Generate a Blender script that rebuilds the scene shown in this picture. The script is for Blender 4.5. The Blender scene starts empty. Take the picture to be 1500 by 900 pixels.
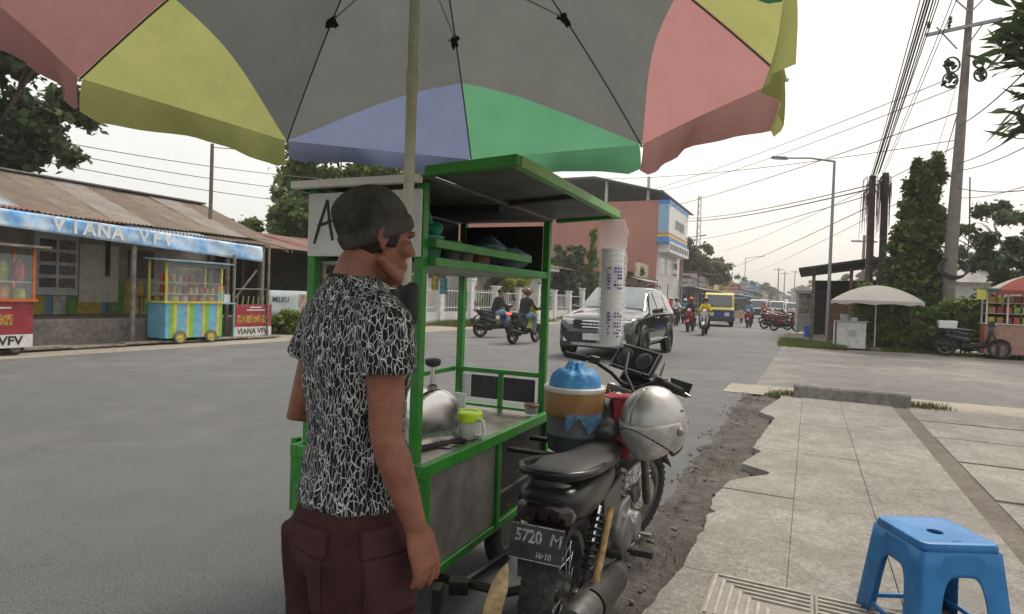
import bpy, bmesh, math, random
import numpy as np
from mathutils import Vector, Matrix
random.seed(7); rng = np.random.default_rng(7)
R_ = math.radians
scn = bpy.context.scene
COL = scn.collection

# ------------------------------------------------------------------ camera
FPX, CAMH, PITCH, ROLL = 894.0, 1.30, R_(.96), R_(2.0)
_f = np.array([0, math.cos(PITCH), -math.sin(PITCH)]); _r0 = np.array([1., 0, 0]); _u0 = np.cross(_r0, _f)
_R = _r0*math.cos(ROLL)+_u0*math.sin(ROLL); _U = -_r0*math.sin(ROLL)+_u0*math.cos(ROLL)
_C = np.array([0, 0, CAMH])
cam = bpy.data.cameras.new('camera'); camo = bpy.data.objects.new('camera', cam); COL.objects.link(camo)
cam.sensor_width = 36; cam.lens = 36*FPX/1500; cam.clip_end = 3000; cam.clip_start = .02
camo.matrix_world = Matrix(((_R[0], _U[0], -_f[0], 0), (_R[1], _U[1], -_f[1], 0), (_R[2], _U[2], -_f[2], CAMH), (0, 0, 0, 1)))
scn.camera = camo

# ------------------------------------------------------------------ sky, sun, exposure
SUN_AZ, SUN_EL = R_(42), R_(52)       # azimuth clockwise from +Y
SUN_DIR = Vector((math.sin(SUN_AZ)*math.cos(SUN_EL), math.cos(SUN_AZ)*math.cos(SUN_EL), math.sin(SUN_EL)))
wd = bpy.data.worlds.new('World'); scn.world = wd; wd.use_nodes = True
nt = wd.node_tree; nt.nodes.clear()
def WN(t, **k):
    n = nt.nodes.new(t)
    for a, b in k.items(): setattr(n, a, b)
    return n
out = WN('ShaderNodeOutputWorld'); bg = WN('ShaderNodeBackground'); bg.inputs['Strength'].default_value = .10
sky = WN('ShaderNodeTexSky', sky_type='NISHITA', sun_disc=False); sky.sun_elevation = SUN_EL; sky.sun_rotation = SUN_AZ
sky.air_density = 1.5; sky.dust_density = 3.0
tc = WN('ShaderNodeTexCoord'); mp = WN('ShaderNodeMapping'); mp.inputs['Scale'].default_value = (1, 1, 2.6)
nz = WN('ShaderNodeTexNoise'); nz.inputs['Scale'].default_value = 1.7; nz.inputs['Detail'].default_value = 7; nz.inputs['Roughness'].default_value = .55
rp = WN('ShaderNodeValToRGB'); rp.color_ramp.elements[0].position = .30; rp.color_ramp.elements[1].position = .68
rp.color_ramp.elements[0].color = (.84, .855, .875, 1); rp.color_ramp.elements[1].color = (1, 1, 1, 1)
dt = WN('ShaderNodeVectorMath', operation='DOT_PRODUCT'); dt.inputs[1].default_value = SUN_DIR
mr = WN('ShaderNodeMapRange'); mr.inputs['From Min'].default_value = -.3; mr.inputs['From Max'].default_value = 1
wm = WN('ShaderNodeMix', data_type='RGBA'); wm.inputs['A'].default_value = (4.35, 4.8, 5.15, 1); wm.inputs['B'].default_value = (7.7, 7.1, 6.35, 1)
mu = WN('ShaderNodeMix', data_type='RGBA', blend_type='MULTIPLY'); mu.inputs['Factor'].default_value = 1
mx = WN('ShaderNodeMix', data_type='RGBA'); mx.inputs['Factor'].default_value = .90
L = nt.links.new
L(tc.outputs['Generated'], mp.inputs['Vector']); L(mp.outputs['Vector'], nz.inputs['Vector']); L(nz.outputs['Fac'], rp.inputs['Fac'])
L(tc.outputs['Generated'], dt.inputs[0]); L(dt.outputs['Value'], mr.inputs['Value']); L(mr.outputs['Result'], wm.inputs['Factor'])
L(wm.outputs['Result'], mu.inputs['A']); L(rp.outputs['Color'], mu.inputs['B'])
L(sky.outputs['Color'], mx.inputs['A']); L(mu.outputs['Result'], mx.inputs['B']); L(mx.outputs['Result'], bg.inputs['Color']); L(bg.outputs['Background'], out.inputs['Surface'])
sun = bpy.data.lights.new('sun', 'SUN'); sun.energy = 1.5; sun.angle = R_(18); sun.color = (1, .94, .85)
suno = bpy.data.objects.new('sun', sun); COL.objects.link(suno); suno.rotation_euler = SUN_DIR.to_track_quat('Z', 'Y').to_euler()
scn.view_settings.view_transform = 'Standard'; scn.view_settings.look = 'None'; scn.view_settings.gamma = 1
scn.view_settings.use_curve_mapping = False; scn.view_settings.exposure = 1.0
scn.render.engine = 'CYCLES'; scn.cycles.use_denoising = True; scn.cycles.max_bounces = 8; scn.cycles.transparent_max_bounces = 12
scn.cycles.caustics_reflective = False; scn.cycles.caustics_refractive = False; scn.cycles.sample_clamp_indirect = 4

# ------------------------------------------------------------------ pixel -> place (distance always from a plane the thing stands on)
def ray(px, py): return _f+_R*(px-750)/FPX+_U*(450-py)/FPX
SA = R_(26.0); SU = np.array([math.sin(SA), math.cos(SA), 0]); SW = np.array([math.cos(SA), -math.sin(SA), 0])
def PZ(px, py, z=0.):
    d = ray(px, py); return Vector(_C+d*((z-CAMH)/d[2]))
def PT(px, py, t):
    d = ray(px, py); return Vector(_C+d*(t/(d@SW)))
def PS(px, py, s):
    d = ray(px, py); return Vector(_C+d*(s/(d@SU)))
def PD(px, py, y):
    d = ray(px, py); return Vector(_C+d*(y/d[1]))
def ST(s, t, z=0.): return Vector(SU*s+SW*t+np.array([0, 0, z]))
def tos(v): a = np.array(v); return float(a@SU)
def tot(v): a = np.array(v); return float(a@SW)
ROT_ST = -SA           # object rotation that puts local +Y along the street, local +X to its right

# ------------------------------------------------------------------ materials
MATS = {}
def srgb(r, g, b):
    f = lambda c: (c/255/12.92) if c/255 <= .04045 else ((c/255+.055)/1.055)**2.4
    return (f(r), f(g), f(b))
def mat(name, col, rough=.6, metal=0., var=.12, vs=6., bump=0., bs=60., spec=.5, col2=None, dirt=0., coat=0., trans=0., emit=None, alpha=1., coord='Object'):
    if name in MATS: return MATS[name]
    m = bpy.data.materials.new(name); m.use_nodes = True; t = m.node_tree; b = t.nodes['Principled BSDF']
    N = lambda ty: t.nodes.new(ty); K = t.links.new
    tcn = N('ShaderNodeTexCoord')
    c = tuple(col[:3]); c2 = col2 if col2 else tuple(x*(1-var*2.2) for x in c)
    n1 = N('ShaderNodeTexNoise'); n1.inputs['Scale'].default_value = vs; n1.inputs['Detail'].default_value = 6; n1.inputs['Roughness'].default_value = .62
    K(tcn.outputs[coord], n1.inputs['Vector'])
    r = N('ShaderNodeValToRGB'); e = r.color_ramp.elements; e[0].position = .32; e[1].position = .68
    e[0].color = (*c2, 1); e[1].color = (*[min(1, x*(1+var*.7)) for x in c], 1)
    K(n1.outputs['Fac'], r.inputs['Fac']); last = r.outputs['Color']
    if dirt:
        n2 = N('ShaderNodeTexNoise'); n2.inputs['Scale'].default_value = vs*2.7; n2.inputs['Detail'].default_value = 9; n2.inputs['Roughness'].default_value = .7
        K(tcn.outputs[coord], n2.inputs['Vector'])
        r2 = N('ShaderNodeValToRGB'); r2.color_ramp.elements[0].position = .5; r2.color_ramp.elements[1].position = .72
        r2.color_ramp.elements[0].color = (0, 0, 0, 1); r2.color_ramp.elements[1].color = (dirt, dirt, dirt, 1)
        K(n2.outputs['Fac'], r2.inputs['Fac'])
        mxn = N('ShaderNodeMix'); mxn.data_type = 'RGBA'; mxn.inputs['B'].default_value = (.10, .085, .065, 1)
        K(r2.outputs['Color'], mxn.inputs['Factor']); K(last, mxn.inputs['A']); last = mxn.outputs['Result']
    K(last, b.inputs['Base Color'])
    b.inputs['Roughness'].default_value = rough; b.inputs['Metallic'].default_value = metal; b.inputs['Specular IOR Level'].default_value = spec
    mrn = N('ShaderNodeMapRange'); mrn.inputs['To Min'].default_value = max(.03, rough-.10); mrn.inputs['To Max'].default_value = min(1, rough+.12)
    K(n1.outputs['Fac'], mrn.inputs['Value']); K(mrn.outputs['Result'], b.inputs['Roughness'])
    if coat: b.inputs['Coat Weight'].default_value = coat
    if trans: b.inputs['Transmission Weight'].default_value = trans
    if alpha < 1: b.inputs['Alpha'].default_value = alpha
    if emit: b.inputs['Emission Color'].default_value = (*emit[:3], 1); b.inputs['Emission Strength'].default_value = emit[3]
    if bump:
        n3 = N('ShaderNodeTexNoise'); n3.inputs['Scale'].default_value = bs; n3.inputs['Detail'].default_value = 5
        K(tcn.outputs[coord], n3.inputs['Vector'])
        bp = N('ShaderNodeBump'); bp.inputs['Strength'].default_value = bump; bp.inputs['Distance'].default_value = .01
        K(n3.outputs['Fac'], bp.inputs['Height']); K(bp.outputs['Normal'], b.inputs['Normal'])
    MATS[name] = m; return m
def fabric(name, col, tr=.45, var=.05):
    """cloth that lets daylight through"""
    if name in MATS: return MATS[name]
    m = bpy.data.materials.new(name); m.use_nodes = True; t = m.node_tree; t.nodes.clear(); N = t.nodes.new; K = t.links.new
    o = N('ShaderNodeOutputMaterial'); d = N('ShaderNodeBsdfDiffuse'); tl = N('ShaderNodeBsdfTranslucent'); mi = N('ShaderNodeMixShader'); mi.inputs[0].default_value = tr
    tcn = N('ShaderNodeTexCoord'); n1 = N('ShaderNodeTexNoise'); n1.inputs['Scale'].default_value = 5; n1.inputs['Detail'].default_value = 8; n1.inputs['Roughness'].default_value = .65
    r = N('ShaderNodeValToRGB'); r.color_ramp.elements[0].position = .3; r.color_ramp.elements[1].position = .7
    r.color_ramp.elements[0].color = (*[x*(1-2*var) for x in col], 1); r.color_ramp.elements[1].color = (*[min(1, x*(1+var)) for x in col], 1)
    wv = N('ShaderNodeTexNoise'); wv.inputs['Scale'].default_value = 14; wv.inputs['Detail'].default_value = 4
    bp = N('ShaderNodeBump'); bp.inputs['Strength'].default_value = .22; bp.inputs['Distance'].default_value = .02
    K(tcn.outputs['Object'], n1.inputs['Vector']); K(tcn.outputs['Object'], wv.inputs['Vector']); K(n1.outputs['Fac'], r.inputs['Fac'])
    K(wv.outputs['Fac'], bp.inputs['Height'])
    for s in (d, tl): K(r.outputs['Color'], s.inputs['Color']); K(bp.outputs['Normal'], s.inputs['Normal'])
    K(d.outputs[0], mi.inputs[1]); K(tl.outputs[0], mi.inputs[2]); K(mi.outputs[0], o.inputs['Surface'])
    MATS[name] = m; return m
def leafmat(name, col, col2, tr=.3):
    if name in MATS: return MATS[name]
    m = bpy.data.materials.new(name); m.use_nodes = True; t = m.node_tree; t.nodes.clear(); N = t.nodes.new; K = t.links.new
    o = N('ShaderNodeOutputMaterial'); d = N('ShaderNodeBsdfPrincipled'); d.inputs['Roughness'].default_value = .55; d.inputs['Specular IOR Level'].default_value = .3
    tl = N('ShaderNodeBsdfTranslucent'); mi = N('ShaderNodeMixShader'); mi.inputs[0].default_value = tr
    g = N('ShaderNodeNewGeometry'); r = N('ShaderNodeValToRGB'); r.color_ramp.elements[0].color = (*col, 1); r.color_ramp.elements[1].color = (*col2, 1)
    tcn = N('ShaderNodeTexCoord'); n1 = N('ShaderNodeTexNoise'); n1.inputs['Scale'].default_value = 1.3
    ad = N('ShaderNodeMath'); ad.operation = 'MULTIPLY_ADD'; ad.inputs[1].default_value = .5
    sc = N('ShaderNodeMath'); sc.operation = 'MULTIPLY_ADD'; sc.inputs[1].default_value = 1.2; sc.inputs[2].default_value = -.35
    K(tcn.outputs['Object'], n1.inputs['Vector']); K(n1.outputs['Fac'], sc.inputs[0])
    K(g.outputs['Random Per Island'], ad.inputs[0]); K(sc.outputs[0], ad.inputs[2]); K(ad.outputs[0], r.inputs['Fac'])
    K(r.outputs['Color'], d.inputs['Base Color']); K(r.outputs['Color'], tl.inputs['Color'])
    K(d.outputs[0], mi.inputs[1]); K(tl.outputs[0], mi.inputs[2]); K(mi.outputs[0], o.inputs['Surface'])
    MATS[name] = m; return m

# ------------------------------------------------------------------ mesh helpers
class MB:
    def __init__(s): s.v = []; s.f = []; s.m = []
    def add(s, vs, fs, mi=0):
        o = len(s.v); s.v += [tuple(x) for x in vs]; s.f += [tuple(i+o for i in f) for f in fs]; s.m += [mi]*len(fs); return s
    def box(s, c, d, rot=None, mi=0, taper=1.):
        x, y, z = d[0]/2, d[1]/2, d[2]/2
        P = [(-x, -y, -z), (x, -y, -z), (x, y, -z), (-x, y, -z), (-x*taper, -y*taper, z), (x*taper, -y*taper, z), (x*taper, y*taper, z), (-x*taper, y*taper, z)]
        if rot is not None:
            M = rot if isinstance(rot, Matrix) else Matrix.Rotation(rot, 3, 'Z'); P = [M @ Vector(p) for p in P]
        c = Vector(c); P = [Vector(p)+c for p in P]
        return s.add(P, [(0, 3, 2, 1), (4, 5, 6, 7), (0, 1, 5, 4), (1, 2, 6, 5), (2, 3, 7, 6), (3, 0, 4, 7)], mi)
    def bx(s, x0, x1, y0, y1, z0, z1, mi=0): return s.box(((x0+x1)/2, (y0+y1)/2, (z0+z1)/2), (abs(x1-x0), abs(y1-y0), abs(z1-z0)), mi=mi)
    def bar(s, a, b, w, h, mi=0):
        a, b = Vector(a), Vector(b); d = b-a; L_ = d.length
        M = d.to_track_quat('Y', 'Z').to_matrix()
        return s.box((a+b)/2, (w, L_, h), M, mi)
    def tube(s, path, r, n=10, cap=True, mi=0, closed=False):
        pts = [Vector(p) for p in path]; k = len(pts); rr = r if hasattr(r, '__len__') else [r]*k
        V = []; up = None
        for i, p in enumerate(pts):
            if closed: t = (pts[(i+1) % k]-pts[i-1])
            else: t = pts[min(i+1, k-1)]-pts[max(i-1, 0)]
            t.normalize()
            if up is None: up = Vector((0, 0, 1)) if abs(t.z) < .9 else Vector((1, 0, 0))
            a = t.cross(up)
            if a.length < 1e-5: a = t.orthogonal()
            a.normalize(); up = a.cross(t); b = up
            for j in range(n):
                q = 2*math.pi*j/n; V.append(p+a*(rr[i]*math.cos(q))+b*(rr[i]*math.sin(q)))
        Fs = []
        for i in range(k if closed else k-1):
            for j in range(n):
                i2 = (i+1) % k
                Fs.append((i*n+j, i*n+(j+1) % n, i2*n+(j+1) % n, i2*n+j))
        if cap and not closed: Fs += [tuple(range(n))[::-1], tuple((k-1)*n+j for j in range(n))]
        return s.add(V, Fs, mi)
    def lathe(s, prof, c=(0, 0, 0), axis='Z', n=24, mi=0, M=None, closed=False):
        """prof: list of (radius, height along axis)"""
        V = []; c = Vector(c)
        for (r, h) in prof:
            for j in range(n):
                q = 2*math.pi*j/n; x, y = r*math.cos(q), r*math.sin(q)
                p = {'Z': Vector((x, y, h)), 'X': Vector((h, x, y)), 'Y': Vector((y, h, x))}[axis]
                if M is not None: p = M @ p
                V.append(p+c)
        Fs = []; k = len(prof)
        for i in range(k if closed else k-1):
            for j in range(n):
                i2 = (i+1) % k; Fs.append((i*n+j, i*n+(j+1) % n, i2*n+(j+1) % n, i2*n+j))
        if not closed:
            if prof[0][0] > 1e-6: Fs.append(tuple(range(n))[::-1])
            if prof[-1][0] > 1e-6: Fs.append(tuple((k-1)*n+j for j in range(n)))
        return s.add(V, Fs, mi)
    def ell(s, c, r, M=None, n=16, m=10, mi=0):
        c = Vector(c); V = []
        for i in range(1, m):
            a = math.pi*i/m
            for j in range(n):
                q = 2*math.pi*j/n; V.append(Vector((r[0]*math.sin(a)*math.cos(q), r[1]*math.sin(a)*math.sin(q), r[2]*math.cos(a))))
        V += [Vector((0, 0, r[2])), Vector((0, 0, -r[2]))]
        if M is not None: V = [M @ v for v in V]
        V = [v+c for v in V]; Fs = []
        for i in range(m-2):
            for j in range(n): Fs.append((i*n+j, (i+1)*n+j, (i+1)*n+(j+1) % n, i*n+(j+1) % n))
        T = (m-1)*n
        for j in range(n): Fs.append((T, j, (j+1) % n)); Fs.append((T+1, (m-2)*n+(j+1) % n, (m-2)*n+j))
        return s.add(V, Fs, mi)
    def prism(s, poly, a, b, axis='Z', mi=0):
        """poly of 2-D points extruded from a to b along axis: Z->(x,y), X->(y,z), Y->(x,z)"""
        f = {'Z': lambda p, h: (p[0], p[1], h), 'X': lambda p, h: (h, p[0], p[1]), 'Y': lambda p, h: (p[0], h, p[1])}[axis]
        n = len(poly); V = [f(p, a) for p in poly]+[f(p, b) for p in poly]
        return s.add(V, [tuple(range(n))[::-1], tuple(range(n, 2*n))]+[(i, (i+1) % n, n+(i+1) % n, n+i) for i in range(n)], mi)
    def loft(s, rings, mi=0, cap=True, closed=False):
        n = len(rings[0]); k = len(rings); V = [p for r in rings for p in r]; Fs = []
        for i in range(k if closed else k-1):
            for j in range(n): Fs.append((i*n+j, i*n+(j+1) % n, ((i+1) % k)*n+(j+1) % n, ((i+1) % k)*n+j))
        if cap and not closed: Fs += [tuple(range(n))[::-1], tuple((k-1)*n+j for j in range(n))]
        return s.add(V, Fs, mi)
    def sheet(s, grid, mi=0):
        nu, nv = len(grid), len(grid[0]); V = [p for r in grid for p in r]
        return s.add(V, [(i*nv+j, i*nv+j+1, (i+1)*nv+j+1, (i+1)*nv+j) for i in range(nu-1) for j in range(nv-1)], mi)
    def mesh(s, name='m'):
        me = bpy.data.meshes.new(name); me.from_pydata(s.v, [], s.f); me.update()
        bm = bmesh.new(); bm.from_mesh(me); bmesh.ops.recalc_face_normals(bm, faces=bm.faces[:]); bm.to_mesh(me); bm.free(); return me
    def build(s, name, m, parent=None, smooth=False, bevel=0., loc=None, rotz=0., solid=0., sub=0, seg=2, mesh=None):
        me = mesh or s.mesh(name)
        if mesh is None:
            for x in (m if isinstance(m, (list, tuple)) else [m]): me.materials.append(x)
            if isinstance(m, (list, tuple)): me.polygons.foreach_set('material_index', s.m)
            if smooth:
                me.polygons.foreach_set('use_smooth', [True]*len(me.polygons))
                if smooth != 'all': me.set_sharp_from_angle(angle=R_(42))
        o = bpy.data.objects.new(name, me); COL.objects.link(o)
        if parent is not None: o.parent = parent
        if loc is not None: o.location = loc
        if rotz: o.rotation_euler = (0, 0, rotz)
        if solid:
            q = o.modifiers.new('solid', 'SOLIDIFY'); q.thickness = solid; q.offset = 0
        if sub: q = o.modifiers.new('sub', 'SUBSURF'); q.levels = q.render_levels = sub
        if bevel:
            q = o.modifiers.new('bevel', 'BEVEL'); q.width = bevel; q.segments = seg; q.limit_method = 'ANGLE'; q.angle_limit = R_(40); q.use_clamp_overlap = True
        return o
TSC = bpy.data.scenes.new('tmp')
def to_mesh(o):
    """evaluate one helper object in an empty scene of its own, so the big scene is not re-evaluated"""
    TSC.collection.objects.link(o); vl = TSC.view_layers[0]; vl.update(); dg = vl.depsgraph; dg.update()
    me = bpy.data.meshes.new_from_object(o.evaluated_get(dg), preserve_all_data_layers=False, depsgraph=dg); bpy.data.objects.remove(o); return me
def tag(o, label=None, cat=None, group=None, kind=None):
    if label: o['label'] = label
    if cat: o['category'] = cat
    if group: o['group'] = group
    if kind: o['kind'] = kind
    return o
def thing(name, label, cat, loc=(0, 0, 0), rotz=0., group=None):
    o = bpy.data.objects.new(name, None); COL.objects.link(o); o.location = loc; o.rotation_euler = (0, 0, rotz); o.empty_display_size = .1
    return tag(o, label, cat, group)
def copy_tree(o, parent=None):
    c = o.copy(); COL.objects.link(c); c.parent = parent
    for ch in list(o.children): copy_tree(ch, c)
    return c
def text(body, size, m, parent=None, M=None, name='lettering', ext=.002, sx=1., font_bold=0.):
    cu = bpy.data.curves.new('t', 'FONT'); cu.body = body; cu.size = size; cu.extrude = ext; cu.align_x = 'CENTER'; cu.align_y = 'CENTER'; cu.resolution_u = 3
    cu.offset = font_bold
    me = to_mesh(bpy.data.objects.new('t', cu))
    me.transform(Matrix.Diagonal((sx, 1, 1, 1)))
    if M is not None: me.transform(M)
    me.materials.clear(); me.materials.append(m)
    q = bpy.data.objects.new(name, me); COL.objects.link(q)
    if parent is not None: q.parent = parent
    return q
def face_M(origin, right, up):
    r = Vector(right).normalized(); u = Vector(up).normalized(); n = r.cross(u)
    return Matrix(((r.x, u.x, n.x, origin[0]), (r.y, u.y, n.y, origin[1]), (r.z, u.z, n.z, origin[2]), (0, 0, 0, 1)))
def remesh(mb, voxel, smooth=4, name='m', factor=.5):
    me = mb.mesh(name); o = bpy.data.objects.new('tmp', me)
    q = o.modifiers.new('r', 'REMESH'); q.mode = 'VOXEL'; q.voxel_size = voxel
    if smooth: q = o.modifiers.new('s', 'SMOOTH'); q.iterations = smooth; q.factor = factor
    me2 = to_mesh(o)
    me2.polygons.foreach_set('use_smooth', [True]*len(me2.polygons)); me2.name = name
    return me2
def mesh_obj(name, me, m, parent=None):
    me.materials.clear(); me.materials.append(m); o = bpy.data.objects.new(name, me); COL.objects.link(o)
    if parent is not None: o.parent = parent
    return o
def limb(mb, path, radii, n=14, flat=None):
    """rounded tapered limb with domed ends"""
    pts = [Vector(p) for p in path]; d0 = (pts[0]-pts[1]).normalized(); d1 = (pts[-1]-pts[-2]).normalized()
    pp = [pts[0]+d0*radii[0]*.75, pts[0]+d0*radii[0]*.45]+pts+[pts[-1]+d1*radii[-1]*.45, pts[-1]+d1*radii[-1]*.75]
    rr = [radii[0]*.35, radii[0]*.82]+list(radii)+[radii[-1]*.82, radii[-1]*.35]
    return mb.tube(pp, rr, n)
def leaves(cent, size, aspect=1.6, flat=0., droop=None):
    """numpy: one folded leaf (two triangles joined in a diamond) per centre"""
    n = len(cent); nrm = rng.normal(size=(n, 3)); nrm[:, 2] = np.abs(nrm[:, 2])+flat; nrm /= np.linalg.norm(nrm, axis=1)[:, None]
    a = rng.normal(size=(n, 3)) if droop is None else np.array(droop)+rng.normal(size=(n, 3))*.35
    a -= (a*nrm).sum(1)[:, None]*nrm; a /= np.linalg.norm(a, axis=1)[:, None]; b = np.cross(nrm, a)
    sz = size*rng.uniform(.6, 1.35, n)[:, None]; l = a*sz*aspect/2; wv = b*sz/2
    V = np.stack([cent-l, cent+wv+nrm*sz*.1, cent+l-nrm*sz*.08, cent-wv+nrm*sz*.1], 1).reshape(-1, 3)
    me = bpy.data.meshes.new('leaves'); me.vertices.add(4*n); me.vertices.foreach_set('co', V.ravel())
    me.loops.add(4*n); me.loops.foreach_set('vertex_index', np.arange(4*n)); me.polygons.add(n); me.polygons.foreach_set('loop_start', np.arange(n)*4)
    me.update(calc_edges=True); return me
def in_clump(n, c, r, shell=.55):
    d = rng.normal(size=(n, 3)); d /= np.linalg.norm(d, axis=1)[:, None]
    k = (shell+(1-shell)*rng.random(n)**.6)*(1+rng.normal(size=n)*.07)
    return np.array(c)+d*k[:, None]*np.array(r)
# ================================================================== setting: ground, roads, pavement
def surf(name, cols, scales, rough=.85, bump=.3, bs=150., crack=0., spec=.25, stain=None):
    """ground material: three noise layers of real colour variation, grain bump, optional cracks"""
    m = bpy.data.materials.new(name); m.use_nodes = True; t = m.node_tree; b = t.nodes['Principled BSDF']; N = t.nodes.new; K = t.links.new
    tcn = N('ShaderNodeTexCoord'); last = None
    for i, (c0, c1) in enumerate(cols):
        n = N('ShaderNodeTexNoise'); n.inputs['Scale'].default_value = scales[i]; n.inputs['Detail'].default_value = 8; n.inputs['Roughness'].default_value = .65
        K(tcn.outputs['Object'], n.inputs['Vector'])
        r = N('ShaderNodeValToRGB'); r.color_ramp.elements[0].position = .36; r.color_ramp.elements[1].position = .64
        r.color_ramp.elements[0].color = (*c0, 1); r.color_ramp.elements[1].color = (*c1, 1); K(n.outputs['Fac'], r.inputs['Fac'])
        if last is None: last = r.outputs['Color']
        else:
            mm = N('ShaderNodeMix'); mm.data_type = 'RGBA'; mm.blend_type = 'MULTIPLY'; mm.inputs['Factor'].default_value = 1
            K(last, mm.inputs['A']); K(r.outputs['Color'], mm.inputs['B']); last = mm.outputs['Result']
    hgt = None
    if crack:
        v = N('ShaderNodeTexVoronoi'); v.feature = 'DISTANCE_TO_EDGE'; v.inputs['Scale'].default_value = crack
        dn = N('ShaderNodeTexNoise'); dn.inputs['Scale'].default_value = crack*2.5; dn.inputs['Detail'].default_value = 6
        ad = N('ShaderNodeVectorMath'); ad.operation = 'MULTIPLY_ADD'; ad.inputs[1].default_value = (.5/crack,)*3
        K(tcn.outputs['Object'], dn.inputs['Vector']); K(dn.outputs['Color'], ad.inputs[0]); K(tcn.outputs['Object'], ad.inputs[2]); K(ad.outputs[0], v.inputs['Vector'])
        r = N('ShaderNodeValToRGB'); r.color_ramp.elements[0].position = .0; r.color_ramp.elements[1].position = .012
        r.color_ramp.elements[0].color = (.45, .43, .40, 1); r.color_ramp.elements[1].color = (1, 1, 1, 1); K(v.outputs['Distance'], r.inputs['Fac'])
        mm = N('ShaderNodeMix'); mm.data_type = 'RGBA'; mm.blend_type = 'MULTIPLY'; mm.inputs['Factor'].default_value = .22
        K(last, mm.inputs['A']); K(r.outputs['Color'], mm.inputs['B']); last = mm.outputs['Result']
    if stain:
        n = N('ShaderNodeTexNoise'); n.inputs['Scale'].default_value = stain[0]; n.inputs['Detail'].default_value = 7; n.inputs['Roughness'].default_value = .7
        K(tcn.outputs['Object'], n.inputs['Vector'])
        r = N('ShaderNodeValToRGB'); r.color_ramp.elements[0].position = stain[1]; r.color_ramp.elements[1].position = stain[1]+.13
        r.color_ramp.elements[0].color = (0, 0, 0, 1); r.color_ramp.elements[1].color = (stain[2],)*3+(1,); K(n.outputs['Fac'], r.inputs['Fac'])
        mm = N('ShaderNodeMix'); mm.data_type = 'RGBA'; K(r.outputs['Color'], mm.inputs['Factor']); K(last, mm.inputs['A']); mm.inputs['B'].default_value = (*stain[3], 1); last = mm.outputs['Result']
    K(last, b.inputs['Base Color']); b.inputs['Roughness'].default_value = rough; b.inputs['Specular IOR Level'].default_value = spec
    n3 = N('ShaderNodeTexNoise'); n3.inputs['Scale'].default_value = bs; n3.inputs['Detail'].default_value = 6; K(tcn.outputs['Object'], n3.inputs['Vector'])
    bp = N('ShaderNodeBump'); bp.inputs['Strength'].default_value = bump; bp.inputs['Distance'].default_value = .012
    K(n3.outputs['Fac'], bp.inputs['Height']); K(bp.outputs['Normal'], b.inputs['Normal'])
    MATS[name] = m; return m
M_asph = surf('asphalt', [((.222, .224, .225), (.250, .252, .252)), ((.88, .88, .88), (1, 1, 1)), ((.30, .30, .30), (1.25, 1.25, 1.25)), ((.60, .60, .60), (1.12, 1.12, 1.12))], (.25, 1.6, 300, 90), bump=.9, bs=280, crack=1.3, stain=(.10, .48, .4, (.275, .252, .228)))
M_side = surf('dusty_asphalt', [((.22, .206, .194), (.285, .268, .252)), ((.74, .74, .74), (1, 1, 1)), ((.45, .45, .45), (1.1, 1.1, 1.1))], (.4, 4, 240), bump=.6, bs=220, crack=.7, stain=(.35, .50, .6, (.34, .30, .26)))
M_sand = surf('sandy_dirt', [((.36, .32, .26), (.47, .42, .34)), ((.75, .75, .75), (1, 1, 1)), ((.7, .7, .7), (1, 1, 1))], (.5, 5, 60), bump=.6, bs=70)
M_earth = surf('earth', [((.16, .14, .10), (.26, .22, .16)), ((.75, .75, .75), (1, 1, 1))], (.2, 3), bump=.6, bs=40)
M_gut = surf('gutter_dirt', [((.075, .066, .057), (.19, .17, .147)), ((.55, .55, .55), (1, 1, 1)), ((.5, .5, .5), (1, 1, 1))], (1.6, 9, 70), bump=1., bs=55, stain=(2.2, .48, .7, (.075, .066, .056)))
M_pave = surf('pavement_concrete', [((.335, .31, .278), (.435, .408, .37)), ((.74, .73, .71), (1, 1, 1)), ((.70, .69, .68), (1.08, 1.08, 1.08)), ((.55, .55, .55), (1.12, 1.12, 1.12))], (.9, 6, 34, 150), bump=.6, bs=120, crack=0, stain=(1.6, .50, .6, (.20, .182, .158)))
M_groove = surf('groove_mortar', [((.115, .097, .08), (.18, .155, .13)), ((.7, .7, .7), (1, 1, 1))], (2, 30), bump=.5, bs=120)
M_conc = surf('old_concrete', [((.22, .20, .175), (.33, .30, .265)), ((.6, .6, .6), (1, 1, 1)), ((.75, .75, .75), (1, 1, 1))], (2.5, 12, 80), bump=.7, bs=60, stain=(5, .55, .6, (.12, .11, .09)))

def sheet_st(name, s0, s1, t0, t1, z, m, ns=1, ntt=1, zf=None):
    g = [[ST(s0+(s1-s0)*i/ns, t0+(t1-t0)*j/ntt, z+(zf(s0+(s1-s0)*i/ns, t0+(t1-t0)*j/ntt) if zf else 0)) for j in range(ntt+1)] for i in range(ns+1)]
    o = MB().sheet(g).build(name, m, smooth=False); o['kind'] = 'structure'; return o
g = MB().add([(-900, -300, -.03), (900, -300, -.03), (900, 1800, -.03), (-900, 1800, -.03)], [(0, 1, 2, 3)]).build('ground', M_earth); g['kind'] = 'structure'
sheet_st('road', -30, 420, -11.7, -.75, 0, M_asph)
sheet_st('side_street', 10.6, 21.2, -.755, 90, -.004, M_side)
# sandy strip that fills from the asphalt to the shop fronts
sheet_st('dirt_shoulder', -30, 420, -20, -11.68, -.008, M_sand)
sheet_st('far_verge', 21.19, 420, -.76, 40, -.012, M_sand)
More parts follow.
